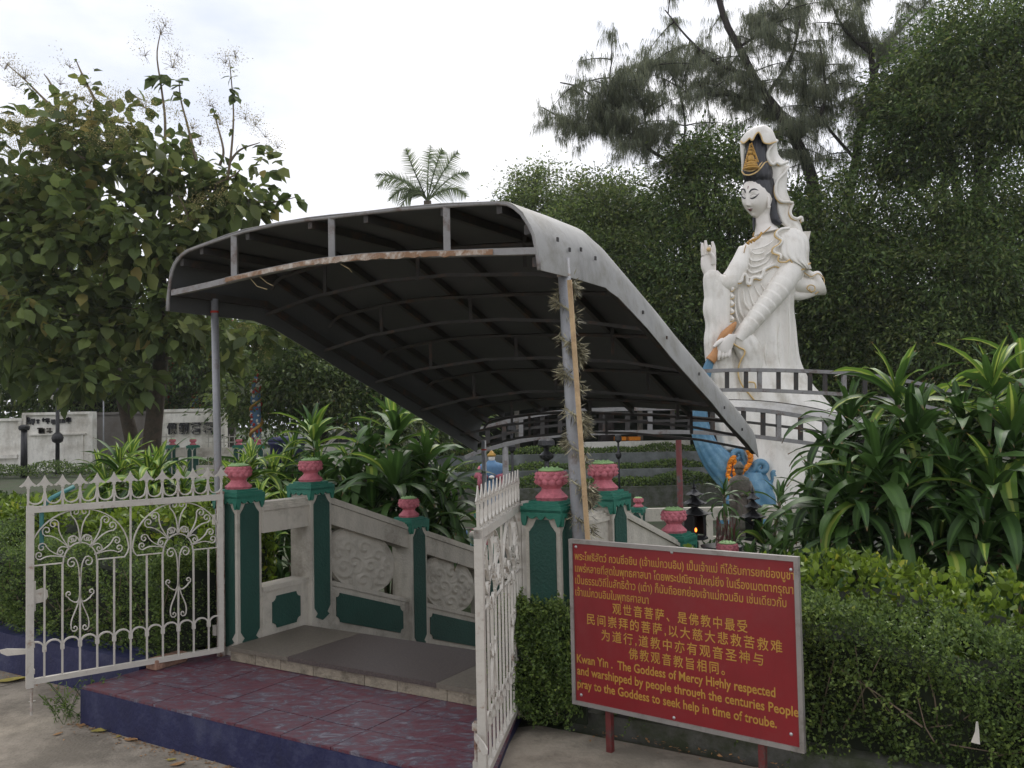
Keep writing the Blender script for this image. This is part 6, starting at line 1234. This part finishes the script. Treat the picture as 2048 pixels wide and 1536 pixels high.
# =================================================================== LEFT TREE (large round leaves)
def bigleaf_tree():
    t = thing('broad_leaved_tree', Vector((W(300, 900, 22).x, 22, 0)), 'large broad leaved tree with yellowing leaves and feathery flower heads, left', 'tree')
    bl = [(60, 350, 150, 110, 21, 2.0), (205, 275, 100, 85, 21.5, 1.6), (325, 345, 95, 90, 21, 1.5), (110, 480, 170, 120, 20.5, 2.2), (300, 500, 160, 110, 21, 2.2), (470, 415, 85, 50, 21, 1.2), (400, 390, 80, 60, 21.5, 1.2), (50, 640, 160, 110, 20, 2), (215, 655, 130, 90, 20.5, 2), (350, 640, 90, 80, 20.5, 1.6), (520, 660, 90, 45, 20, 1.0), (455, 540, 90, 70, 22, 1.5), (-60, 450, 100, 200, 21, 2), (120, 745, 110, 40, 19.5, 1.2), (250, 765, 60, 35, 19.5, .8), (600, 640, 60, 40, 21, .8), (440, 700, 70, 50, 21, 1.0), (90, 250, 50, 25, 21, .6), (480, 360, 50, 35, 21, .6)]
    P, D, Cn = blobpts(bl, 6900, 12, .38, .55, .75); CL0 = CLUMP
    n = len(P); ax = D+RNG.normal(0, .35, (n, 3))+np.array([0, 0, -.35]); L = RNG.uniform(.26, .46, n); up = leafup(n, .55)
    score = -P[:, 1] + L*3; order = np.argsort(-score)
    # shoots against the sky
    shoots = [([(330, 300), (330, 235), (322, 170), (314, 110), (322, 60)], [(322, 150, 2.4), (330, 165, 1.6), (312, 158, 1.8)]), ([(392, 320), (375, 250), (362, 200), (358, 160)], [(356, 160, 1.8), (368, 172, 1.6), (350, 185, 1.2), (366, 196, 1.3), (357, 220, .8)]),
              ([(455, 360), (463, 300), (467, 220), (459, 120)], [(460, 138, .7), (461, 155, 1.2), (463, 178, 1.5), (471, 190, 1.6), (460, 200, 1.2), (462, 260, .8)]), ([(440, 330), (447, 300), (432, 240), (425, 210)], [(430, 230, .9), (425, 218, .7)]), ([(455, 330), (480, 300), (520, 285)], [(480, 290, 1.3), (487, 308, 1), (530, 290, 1.6), (522, 318, 1.3), (535, 345, 1.9), (515, 300, 1.2)]),
              ([(130, 235), (90, 200), (50, 160), (10, 125)], [(48, 168, 1.0), (60, 178, 1.1), (72, 188, 1.3), (84, 202, 1.1)]), ([(190, 200), (165, 150), (151, 118)], [(168, 150, .9), (180, 165, 1.2), (200, 175, 1.2), (153, 122, .5)]), ([(490, 400), (540, 405), (590, 395)], [(570, 400, 1.5), (585, 390, 1.9), (596, 402, 1.7), (550, 385, 1.5), (535, 375, 1.5)]), ([(120, 210), (100, 165), (88, 148)], [(125, 190, .8), (118, 195, .9)])]
    tw = MB(); xp, xa, xl = [], [], []
    for path, lv in shoots:
        c = crv(path, 14); tw.tube([W(p[0], p[1], 21) for p in c], [.035*(1-.8*i/14)+.004 for i in range(15)], 5)
        for (x, y, s_) in lv:
            for k in range(3): xp.append(Wn(x+random.uniform(-3, 3), y+random.uniform(-3, 3), 20.98)); xa.append(np.array([random.choice((-1, 1))*random.uniform(.4, 1), random.uniform(-.6, .3), random.uniform(-1.1, .15)])); xl.append(.20*s_*random.uniform(.75, 1.15))
    V = T_LEAF[0]; singles = order[:230]
    def leaf_mesh(sc):
        me = bpy.data.meshes.new('round_leaf'); me.from_pydata([(a, b*sc, c*sc*.7-.12*a*a) for a, b, c in V], [], T_LEAF[1]); me.materials.append(M['teak']); return me
    LM = [leaf_mesh(s_) for s_ in (.72, .80, .66)]
    def single(p, a, u, L_):
        a = Vector(a).normalized(); s_ = a.cross(Vector(u)).normalized(); n_ = s_.cross(a); o = bpy.data.objects.new('leaf', random.choice(LM)); COL.objects.link(o); o.parent = t
        mx_ = Matrix(((a.x, s_.x, n_.x, p[0]-t.location.x), (a.y, s_.y, n_.y, p[1]-t.location.y), (a.z, s_.z, n_.z, p[2]-t.location.z), (0, 0, 0, 1))) @ Matrix.Scale(L_, 4); o.matrix_local = mx_
    for i in singles: single(P[i], ax[i], up[i], L[i])
    for p, a, L_ in list(zip(xp, xa, xl))[:65]: single(p, a, (random.gauss(0, .5), -.6, 1), L_)
    r0_ = order[230:]; tn = (RNG.uniform(0, 1, len(Cn)) < .36)[CL0]
    for r, mk in ((r0_[~tn[r0_]], 'teak'), (r0_[tn[r0_]], 'teak2')): leaves('crown', P[r], ax[r], up[r], L[r], L[r]*.74, M[mk], t, T_LEAF, .15, kind='stuff')
    if len(xp) > 65: leaves('shoot_leaves', np.array(xp[65:]), np.array(xa[65:]), leafup(len(xp)-65), np.array(xl[65:]), np.array(xl[65:])*.74, M['teak'], t, T_LEAF, .15, kind='stuff')
    # feathery flower heads
    fl = [(322, 62, 14), (330, 50, 10), (290, 107, 12), (345, 128, 16), (355, 108, 10), (452, 118, 18), (470, 108, 12), (10, 128, 22), (50, 150, 20), (30, 165, 16), (420, 205, 16), (440, 240, 18), (490, 230, 18), (510, 245, 14), (555, 290, 14), (530, 270, 10), (385, 250, 16), (400, 280, 22), (140, 130, 12), (120, 165, 10), (180, 195, 26), (230, 200, 30), (290, 205, 24), (60, 250, 40), (110, 235, 34), (20, 240, 30), (150, 220, 30), (340, 225, 22), (0, 290, 40), (90, 300, 46), (170, 260, 36), (250, 250, 34), (60, 370, 40), (230, 290, 26), (390, 400, 24), (450, 395, 22), (130, 430, 30), (220, 520, 24), (60, 600, 30), (120, 540, 20), (500, 670, 24), (540, 640, 20), (530, 700, 16), (360, 440, 20), (20, 700, 14)]
    FP, FA, FL = [], [], []
    for (x, y, r_) in fl:
        m_ = int(r_*r_*.8)+60; c = Wn(x, y, 20.2); k = 20.2/1740
        for kk in range(max(3, m_//30)):
            cc = c+np.array([random.gauss(0, r_*k*.5), random.gauss(0, .25), random.gauss(0, r_*k*.42)]); g = RNG.normal(0, .09, (24, 3)); FP.append(cc+g); FA.append(g+np.array([0, 0, .04]))
    FP = np.concatenate(FP); FA = np.concatenate(FA); leaves('flower_heads', FP, FA, rdir(len(FP)), RNG.uniform(.02, .05, len(FP)), RNG.uniform(.012, .026, len(FP)), M['teakflower'], t, kind='stuff')
    for (x, y, r_) in fl[:24]:
        c = W(x, y, 20.2); k = 20.2/1740
        for kk in range(12):
            e = c+Vector((random.gauss(0, r_*k*.5), random.gauss(0, .15), random.gauss(0, r_*k*.5))); s0 = c-ZZ*(r_*k*.5); tw.tube([s0, s0.lerp(e, .5)+ZZ*.03, e], [.006, .004, .0025], 4, cap=False)
    tr = MB(); Y = 22
    trunk = crv([(300, 925), (306, 860), (313, 800), (322, 720), (328, 640), (322, 560), (304, 460), (292, 380), (285, 320)], 20); tr.tube([W(p[0], p[1], Y) for p in trunk], [.24-.17*i/20 for i in range(21)], 12, cap=False)
    tr.build('trunk', M['bark'], t, smooth=True)
    tr = MB(); trunk = crv([(272, 925), (262, 870), (250, 820), (238, 770), (222, 710), (190, 640), (150, 560), (110, 480)], 20); tr.tube([W(p[0], p[1], Y) for p in trunk], [.20-.15*i/20 for i in range(21)], 12, cap=False); tr.build('trunk', M['bark'], t, smooth=True)
    for i, (a, b, r0) in enumerate((((322, 580), (250, 470), .09), ((310, 500), (380, 420), .08), ((330, 640), (450, 560), .08), ((455, 560), (520, 430), .05), ((300, 430), (210, 300), .06), ((292, 380), (330, 290), .05), ((230, 730), (100, 690), .07), ((110, 690), (0, 640), .05), ((180, 620), (90, 560), .06), ((150, 560), (60, 400), .06), ((322, 720), (420, 690), .05), ((325, 700), (240, 640), .05), ((380, 420), (480, 340), .05), ((470, 400), (500, 370), .03), ((450, 560), (560, 650), .04))):
        limb(tw, W(*a, 22), W(*b, 21+.6*math.sin(i*2)), r0, r0*.3, .12, 6, i)
    for i in range(130):
        c = Cn[RNG.integers(len(Cn))]; q = Cn[RNG.integers(len(Cn))]; 
        if np.linalg.norm(c-q) < 2.2: limb(tw, c, q, .022, .008, .12, 4, i)
    tw.build('branches', M['twig'], t, kind='stuff')
bigleaf_tree()
# =================================================================== DENSE TREES
def dense_tree(name, lab, bl, n, leaf, mt, trunkpx, Y, group=None, cl_n=60, cl_r=.66, shell=.55, tpl=T_DIA, wide=.42, r0=.25):
    t = thing(name, Vector((W(*trunkpx, Y).x, Y, -.03)), lab, 'tree', group); P, D, Cn = blobpts(bl, n, cl_n, cl_r, shell)
    m_ = len(P); ax = D+RNG.normal(0, .45, (m_, 3))+np.array([0, 0, -.15]); L = RNG.uniform(.7, 1.3, m_)*leaf; up = leafup(m_, .7); tint = RNG.uniform(0, 1, len(Cn))[CLUMP]
    for lo_, hi_, mk in ((0, .45, mt), (.45, .75, 'dense3'), (.75, 1.01, 'dense2')):
        k_ = (tint >= lo_) & (tint < hi_); leaves('crown', P[k_], ax[k_], up[k_], L[k_], L[k_]*wide, M[mk], t, tpl, .15, kind='stuff')
    tr = MB(); c0 = W(*trunkpx, Y); base = Vector((c0.x, Y, -.8)); tr.tube([base, base.lerp(c0, .5)+Vector((.15, 0, 0)), c0], [r0*1.2, r0, r0*.75], 10); tr.build('trunk', M['bark_dark'], t, smooth=True)
    br = MB()
    for i, b in enumerate(bl):
        e = W(b[0], b[1]-b[3]*.4, b[4]); limb(br, c0, e, r0*.5, .03, .10, 6, i)
        for k in range(5):
            q = Cn[RNG.integers(len(Cn))]
            if (Vector(q)-e).length < 3.5: limb(br, e.lerp(c0, .25), q, .05, .012, .10, 5, i*7+k)
    br.build('branches', M['bark_dark'], t, kind='stuff'); return t
GT = 'dark trees behind the statue'
dense_tree('dense_tree', 'mid green bushy tree between the palm and the statue hand', [(1120, 405, 75, 55, 31, 2.0), (1210, 400, 80, 70, 30, 2.2), (1170, 470, 130, 60, 29, 2.2), (1290, 450, 80, 70, 29, 2.2), (1060, 420, 50, 30, 31, 1.3), (1240, 540, 120, 80, 28, 2), (1130, 520, 100, 60, 28, 2)], 52000, .15, 'dense2', (1200, 600), 29, GT)
dense_tree('airy_tree', 'thin airy young tree just right of the palm', [(1045, 375, 35, 40, 32, 1.0), (1075, 345, 28, 28, 32, .9), (1015, 410, 26, 18, 32, .8)], 3600, .13, 'dense2', (1070, 470), 32, GT, 20, .5)
dense_tree('dense_tree', 'dark tree mass directly left of the statue', [(1400, 330, 80, 55, 27, 2), (1440, 420, 100, 90, 27, 2.4), (1360, 420, 70, 80, 27.5, 2), (1380, 540, 110, 90, 26.5, 2.4), (1440, 600, 80, 100, 26.5, 2), (1330, 640, 110, 90, 26.5, 2), (1260, 640, 90, 80, 27, 2), (1470, 300, 50, 40, 27, 1.5), (1350, 740, 110, 60, 27, 2), (1500, 520, 80, 140, 28, 2), (1500, 700, 90, 90, 27, 2)], 78000, .15, 'dense', (1420, 760), 28, GT)
dense_tree('dense_tree', 'dark drooping tree directly right of the statue', [(1660, 470, 110, 110, 26, 2.4), (1700, 590, 130, 110, 25.5, 2.5), (1640, 660, 90, 110, 26, 2), (1760, 480, 90, 90, 26, 2.2), (1780, 680, 130, 90, 25, 2.3), (1600, 420, 50, 60, 27, 1.4), (1650, 780, 120, 60, 25.5, 2), (1760, 780, 120, 60, 25, 2)], 80000, .15, 'dense', (1700, 780), 26.5, GT)
dense_tree('dense_tree', 'tall dense tree filling the upper right corner', [(1960, 60, 110, 90, 25, 2.4), (1880, 150, 110, 90, 25, 2.4), (1990, 230, 110, 110, 24.5, 2.6), (1850, 260, 100, 80, 25, 2.2), (1800, 200, 60, 60, 25.5, 1.5), (2080, 150, 100, 150, 25, 2.4), (1830, 350, 60, 40, 25.5, 1.4), (1750, 330, 60, 40, 26, 1.3)], 66000, .15, 'dense', (1930, 500), 26, GT, r0=.3)
dense_tree('dense_tree', 'dense dark tree below the upper right corner, above the striped dracaena', [(1900, 440, 110, 80, 24, 2.2), (2010, 420, 110, 100, 24, 2.4), (1880, 560, 120, 100, 23.5, 2.4), (2000, 580, 120, 110, 23.5, 2.4), (1900, 690, 130, 80, 23, 2.2), (2030, 700, 110, 90, 23, 2.2), (2100, 520, 90, 160, 24, 2.2), (1950, 800, 140, 80, 23, 2)], 80000, .14, 'dense', (1950, 760), 25, GT)
GL_ = 'dark trees behind the left garden'
dense_tree('background_tree', 'dark green tree under the left slope of the canopy', [(600, 730, 110, 90, 27, 2.4), (700, 780, 120, 80, 27, 2.2), (540, 790, 100, 70, 28, 2), (660, 660, 90, 50, 28, 1.8), (820, 840, 110, 60, 27, 2), (760, 720, 90, 70, 28, 2)], 42000, .17, 'dense', (640, 850), 28, GL_)
dense_tree('background_tree', 'very dark tree behind the broad leaved tree and the white walls', [(80, 600, 150, 110, 36, 3), (260, 620, 150, 110, 37, 3), (420, 680, 130, 100, 38, 3), (60, 740, 150, 70, 37, 2.6), (240, 750, 140, 70, 38, 2.6), (430, 780, 130, 70, 39, 2.6), (-80, 620, 120, 170, 36, 3), (60, 800, 150, 35, 38, 2), (250, 800, 110, 35, 38, 2)], 60000, .24, 'dense', (180, 830), 38, GL_, 50, 1.1)
# tree line closing the view
P = np.stack([RNG.uniform(-70, 85, 42000), RNG.uniform(46, 52, 42000), np.zeros(42000)], 1); hmax = 7.2+1.2*np.sin(P[:, 0]*.35)+.8*np.sin(P[:, 0]*.9+1)+.5*np.sin(P[:, 0]*2.3); P[:, 2] = hmax*RNG.uniform(0, 1, 42000)**.7
o = leaves('distant_tree_line', P, rdir(42000, -.6, .6), leafup(42000, .7), RNG.uniform(.35, .7, 42000), .35, M['dense'], kind='stuff')
# =================================================================== CASUARINA
def casuarina():
    t = thing('casuarina_tree', Vector((W(1640, 800, 27.5).x, 27.5, -.03)), 'tall feathery casuarina with drooping grey green needles above the statue', 'tree'); tw = MB(); Y = 27.5
    limbs = [([(1625, 780), (1630, 600), (1632, 440), (1622, 350), (1592, 282), (1562, 232), (1532, 192), (1506, 150), (1478, 95), (1450, 40), (1425, -50)], .24, .09), ([(1690, 420), (1712, 320), (1722, 250), (1745, 190), (1742, 110), (1722, 40), (1710, -40)], .17, .06), ([(1745, 190), (1760, 110), (1800, 60), (1860, 0)], .09, .03), ([(1745, 110), (1690, 60), (1660, 0)], .07, .03),
             ([(1615, 400), (1480, 352), (1420, 335), (1355, 328), (1300, 300), (1258, 265), (1236, 238), (1200, 205), (1160, 175), (1120, 165)], .085, .02), ([(1258, 265), (1220, 262), (1180, 258), (1130, 240), (1085, 215)], .06, .02), ([(1236, 238), (1222, 200), (1220, 150), (1225, 115)], .05, .015), ([(1300, 300), (1290, 240), (1285, 180), (1300, 120)], .05, .015), ([(1355, 328), (1370, 260), (1360, 190), (1330, 120)], .05, .015),
             ([(1562, 232), (1520, 210), (1470, 190), (1420, 190), (1400, 170)], .09, .03), ([(1592, 282), (1640, 230), (1650, 170), (1640, 90)], .08, .025), ([(1506, 150), (1440, 130), (1380, 80), (1330, 20)], .07, .02), ([(1532, 192), (1580, 120), (1600, 40), (1610, -20)], .07, .02), ([(1478, 95), (1540, 50), (1580, 0)], .05, .02), ([(1712, 320), (1660, 260), (1620, 200), (1600, 140)], .06, .02), ([(1722, 250), (1780, 210), (1820, 170), (1850, 110)], .06, .02)]
    P, AX, LL = [], [], []
    for li, (path, r0, r1) in enumerate(limbs):
        k = 24; c = crv(path, k); dy = RNG.uniform(-1.2, 1.2) if li > 1 else 0; pts = [W(p[0], p[1], Y+dy*math.sin(i/k*1.5)) for i, p in enumerate(c)]; tw.tube(pts, [r0+(r1-r0)*i/k for i in range(k+1)], 7, cap=False)
        nb = {0: 28, 1: 20, 2: 13, 3: 11, 4: 38, 5: 16, 6: 16, 7: 20, 8: 20}.get(li, 16)
        for b in range(nb):
            i = int(RNG.uniform(.30 if li == 0 else .12 if li != 4 else .25, 1)*k); p = pts[min(i, k)]
            if li == 0 and p.z < 6.2: continue
            d = Vector((RNG.normal(0, 1), RNG.normal(0, .8), RNG.normal(.35, .5))).normalized(); ln = RNG.uniform(.6, 1.7); q = [p+d*ln*s_+Vector((0, 0, -.25*ln*s_*s_)) for s_ in np.linspace(0, 1, 6)]; tw.tube(q, [.028, .022, .018, .014, .010, .005], 4, cap=False)
            for s_ in range(17):
                a = q[min(5, int(RNG.uniform(1, 6)))]; e = Vector((RNG.normal(0, 1), RNG.normal(0, 1), RNG.normal(.1, .45))).normalized(); l2 = RNG.uniform(.2, .6); m_ = int(20*l2/.3)
                w = RNG.uniform(0, 1, m_)[:, None]; base = np.array(a)+np.array(e)*l2*w+RNG.normal(0, .03, (m_, 3)); P.append(base); AX.append(np.array(e)*.38*w+RNG.normal(0, .14, (m_, 3))+np.array([0, 0, -1.0])); LL.append(RNG.uniform(.16, .50, m_))
    P, AX, LL = np.concatenate(P), np.concatenate(AX), np.concatenate(LL)
    leaves('needles', P, AX, rdir(len(P)), LL, RNG.uniform(.009, .017, len(P)), M['casuarina'], t, T_STR, kind='stuff'); tw.build('branches', M['bark_dark'], t, smooth=True, kind='stuff')
    tr = MB(); tr.tube([Vector((t.location.x, 27.5, -.8)), Vector((t.location.x+.05, 27.5, 2)), W(1630, 600, 27.5)], [.34, .30, .27], 12); tr.build('trunk', M['bark_dark'], t, smooth=True)
casuarina()
# =================================================================== PALM
def palm():
    Y = 34; c = W(855, 402, Y); t = thing('palm_tree', Vector((c.x, Y, -.03)), 'palm crown rising behind the top of the canopy', 'tree'); MB().tube([Vector((c.x+.3, Y, -.03)), Vector((c.x+.1, Y, c.z*.5)), c], [.22, .18, .15], 10).build('trunk', M['bark'], t, smooth=True)
    ends = [((800, 345), (752, 350)), ((795, 330), (757, 372)), ((822, 330), (812, 298)), ((855, 318), (862, 292)), ((872, 320), (885, 300)), ((892, 328), (915, 305)), ((905, 340), (936, 345)), ((900, 360), (932, 392)), ((815, 355), (780, 400)), ((830, 350), (800, 420))]
    for i, (m_, e) in enumerate(ends):
        dy = math.sin(i*2.4)*1.0; a = c; b = W(*m_, Y+dy*.5); d = W(*e, Y+dy); k = 16; pts = [(a*(1-s_)**2+b*2*s_*(1-s_)*1.0+d*s_*s_) for s_ in np.linspace(0, 1, k+1)]
        f = MB(); f.tube(pts, [.03*(1-.8*j/k)+.004 for j in range(k+1)], 5); fr = f.build('frond', M['palm'], t)
        PP, AX, LL = [], [], []
        for j in range(44):
            s_ = .12+.88*j/43; x = s_*k; q = min(int(x), k-1); p = pts[q].lerp(pts[q+1], x-q); tg = (pts[q+1]-pts[q]).normalized(); sd = tg.cross(Vector((0, -1, .25))).normalized(); ln = .55*math.sin(math.pi*(s_*.85+.12))+.12
            for sg in (-1, 1): PP.append(p); AX.append(tg*.75+sd*sg*.8+Vector((0, random.uniform(-.2, .2), -.28))); LL.append(ln*random.uniform(.85, 1.1))
        leaves('leaflet', np.array(PP), np.array([tuple(a_) for a_ in AX]), rdir(len(PP)), np.array(LL), .045, M['palm'], fr, T_STR, .2, kind='stuff')
palm()
# =================================================================== SMALL THINGS ON THE GROUND
def fallen(px, py, s_, ang, mt, lab, lift=0., curl=.3):
    p = G(px, py, .0); p.z = float(zground(np.array(p.x), np.array(p.y)))+.036+lift; mb = MB(); n = 7; rows = []
    for i in range(n+1):
        q = i/n; w = s_*.26*math.sin(math.pi*min(.98, max(.04, q)))**.8; rows.append([(q*s_-s_/2, sg*w, curl*s_*(abs(sg)*.28*q+.18*(q-.5)**2)) for sg in (-1, 0, 1)])
    ca, sa = math.cos(ang), math.sin(ang); mb.loft([[p+Vector((x*ca-y*sa, x*sa+y*ca, z)) for x, y, z in r] for r in rows], closed=False, cap=False); setp(mb.build('fallen_leaf', M[mt], smooth=True), lab, 'fallen leaf', 'fallen leaves on the pavement')
fallen(208, 1462, .13, .3, 'yel_leaf', 'yellow fallen leaf beside the blue corner of the platform'); fallen(262, 1482, .075, -.2, 'dry_leaf', 'small orange brown fallen leaf below the blue riser'); fallen(166, 1452, .06, 1.0, 'dry_leaf', 'curled brown leaf among the weeds at the platform corner'); fallen(20, 1363, .18, .15, 'yel_leaf', 'long pale leaf at the left edge on the pavement')
fallen(355, 1531, .07, .4, 'dry_leaf', 'brown leaf at the bottom edge of the picture'); fallen(342, 1522, .05, .0, 'yel_leaf', 'tiny yellow leaf at the bottom edge of the picture'); fallen(116, 1470, .05, .8, 'dry_leaf', 'dark crumpled leaf left of the weeds'); fallen(237, 1475, .03, 1.2, 'yel_leaf', 'tiny yellow scrap of leaf between two larger fallen leaves'); fallen(64, 1405, .04, .3, 'cream', 'little white scrap beside the left gate bolt')
def weed():
    p = G(150, 1440, 0); t = thing('weed', p, 'straggly green weed growing at the corner of the blue platform', 'weed'); mb = MB(); PP, AX = [], []
    for k in range(26):
        a = random.uniform(0, 6.3); e = Vector((p.x+random.uniform(-.12, .10), p.y+random.uniform(-.08, .08), 0)); d = Vector((math.cos(a)*.4, math.sin(a)*.4, 1)).normalized(); ln = random.uniform(.08, .26); pts = [e+d*ln*q+Vector((math.cos(a), math.sin(a), 0))*.05*q*q for q in (0, .5, 1)]; mb.tube(pts, .0015, 4)
        for j in range(16): q = random.uniform(.15, 1); PP.append(tuple(pts[0].lerp(pts[2], q))); AX.append((random.gauss(0, 1), random.gauss(0, 1), random.gauss(.1, .4)))
    mb.build('stalks', M['hedge_fine'], t, kind='stuff'); leaves('leaves', np.array(PP), np.array(AX), leafup(len(PP)), .022, .011, M['hedge_fine'], t, kind='stuff')
weed()
p = W(1955, 1462, 3.22); mb = MB(); mb.loft([[p+Vector((-.004, 0, .035)), p+Vector((.009, .01, .030))], [p+Vector((-.014, -.008, .0)), p+Vector((.008, .004, .006))], [p+Vector((-.026, 0, -.04)), p+Vector((.002, -.01, -.045))]], closed=False, cap=False); setp(mb.build('paper_scrap', M['cream']), 'pale paper scrap caught in the hedge at the lower right', 'litter')

# leaf litter and grit gathered along the foot of the riser and kerbs
n_ = 900; u_ = np.concatenate([RNG.uniform(-.3, 1.9, 400), RNG.uniform(-4, -.25, 300), RNG.uniform(2.4, 5, 200)]); v_ = np.concatenate([-.865-RNG.exponential(.03, 400), -.51-RNG.exponential(.04, 300), -.03-RNG.exponential(.05, 200)])
P = np.array([tuple(F(a, b)) for a, b in zip(u_, v_)]); P[:, 2] = zground(P[:, 0], P[:, 1])+.034; leaves('leaf_litter', P, rdir(n_, -.1, .2), leafup(n_, .3), RNG.uniform(.006, .028, n_), RNG.uniform(.004, .014, n_), M['dry_leaf'], kind='stuff')
# =================================================================== GLARE VEIL (thin volume added to imitate lens glare)
hz = MB(); hz.box(Vector((10, 60, 7.4)), 260, 170, 18); ho = hz.build('glare_veil', None, kind='stuff')
hm = bpy.data.materials.new('thin_glare_veil'); hm.use_nodes = True; hn = hm.node_tree; hn.nodes.remove(hn.nodes['Principled BSDF']); pv = hn.nodes.new('ShaderNodeVolumePrincipled'); pv.inputs['Density'].default_value = .0005; pv.inputs['Color'].default_value = (.93, .93, .96, 1); hn.links.new(pv.outputs[0], hn.nodes['Material Output'].inputs['Volume']); ho.data.materials.append(hm)
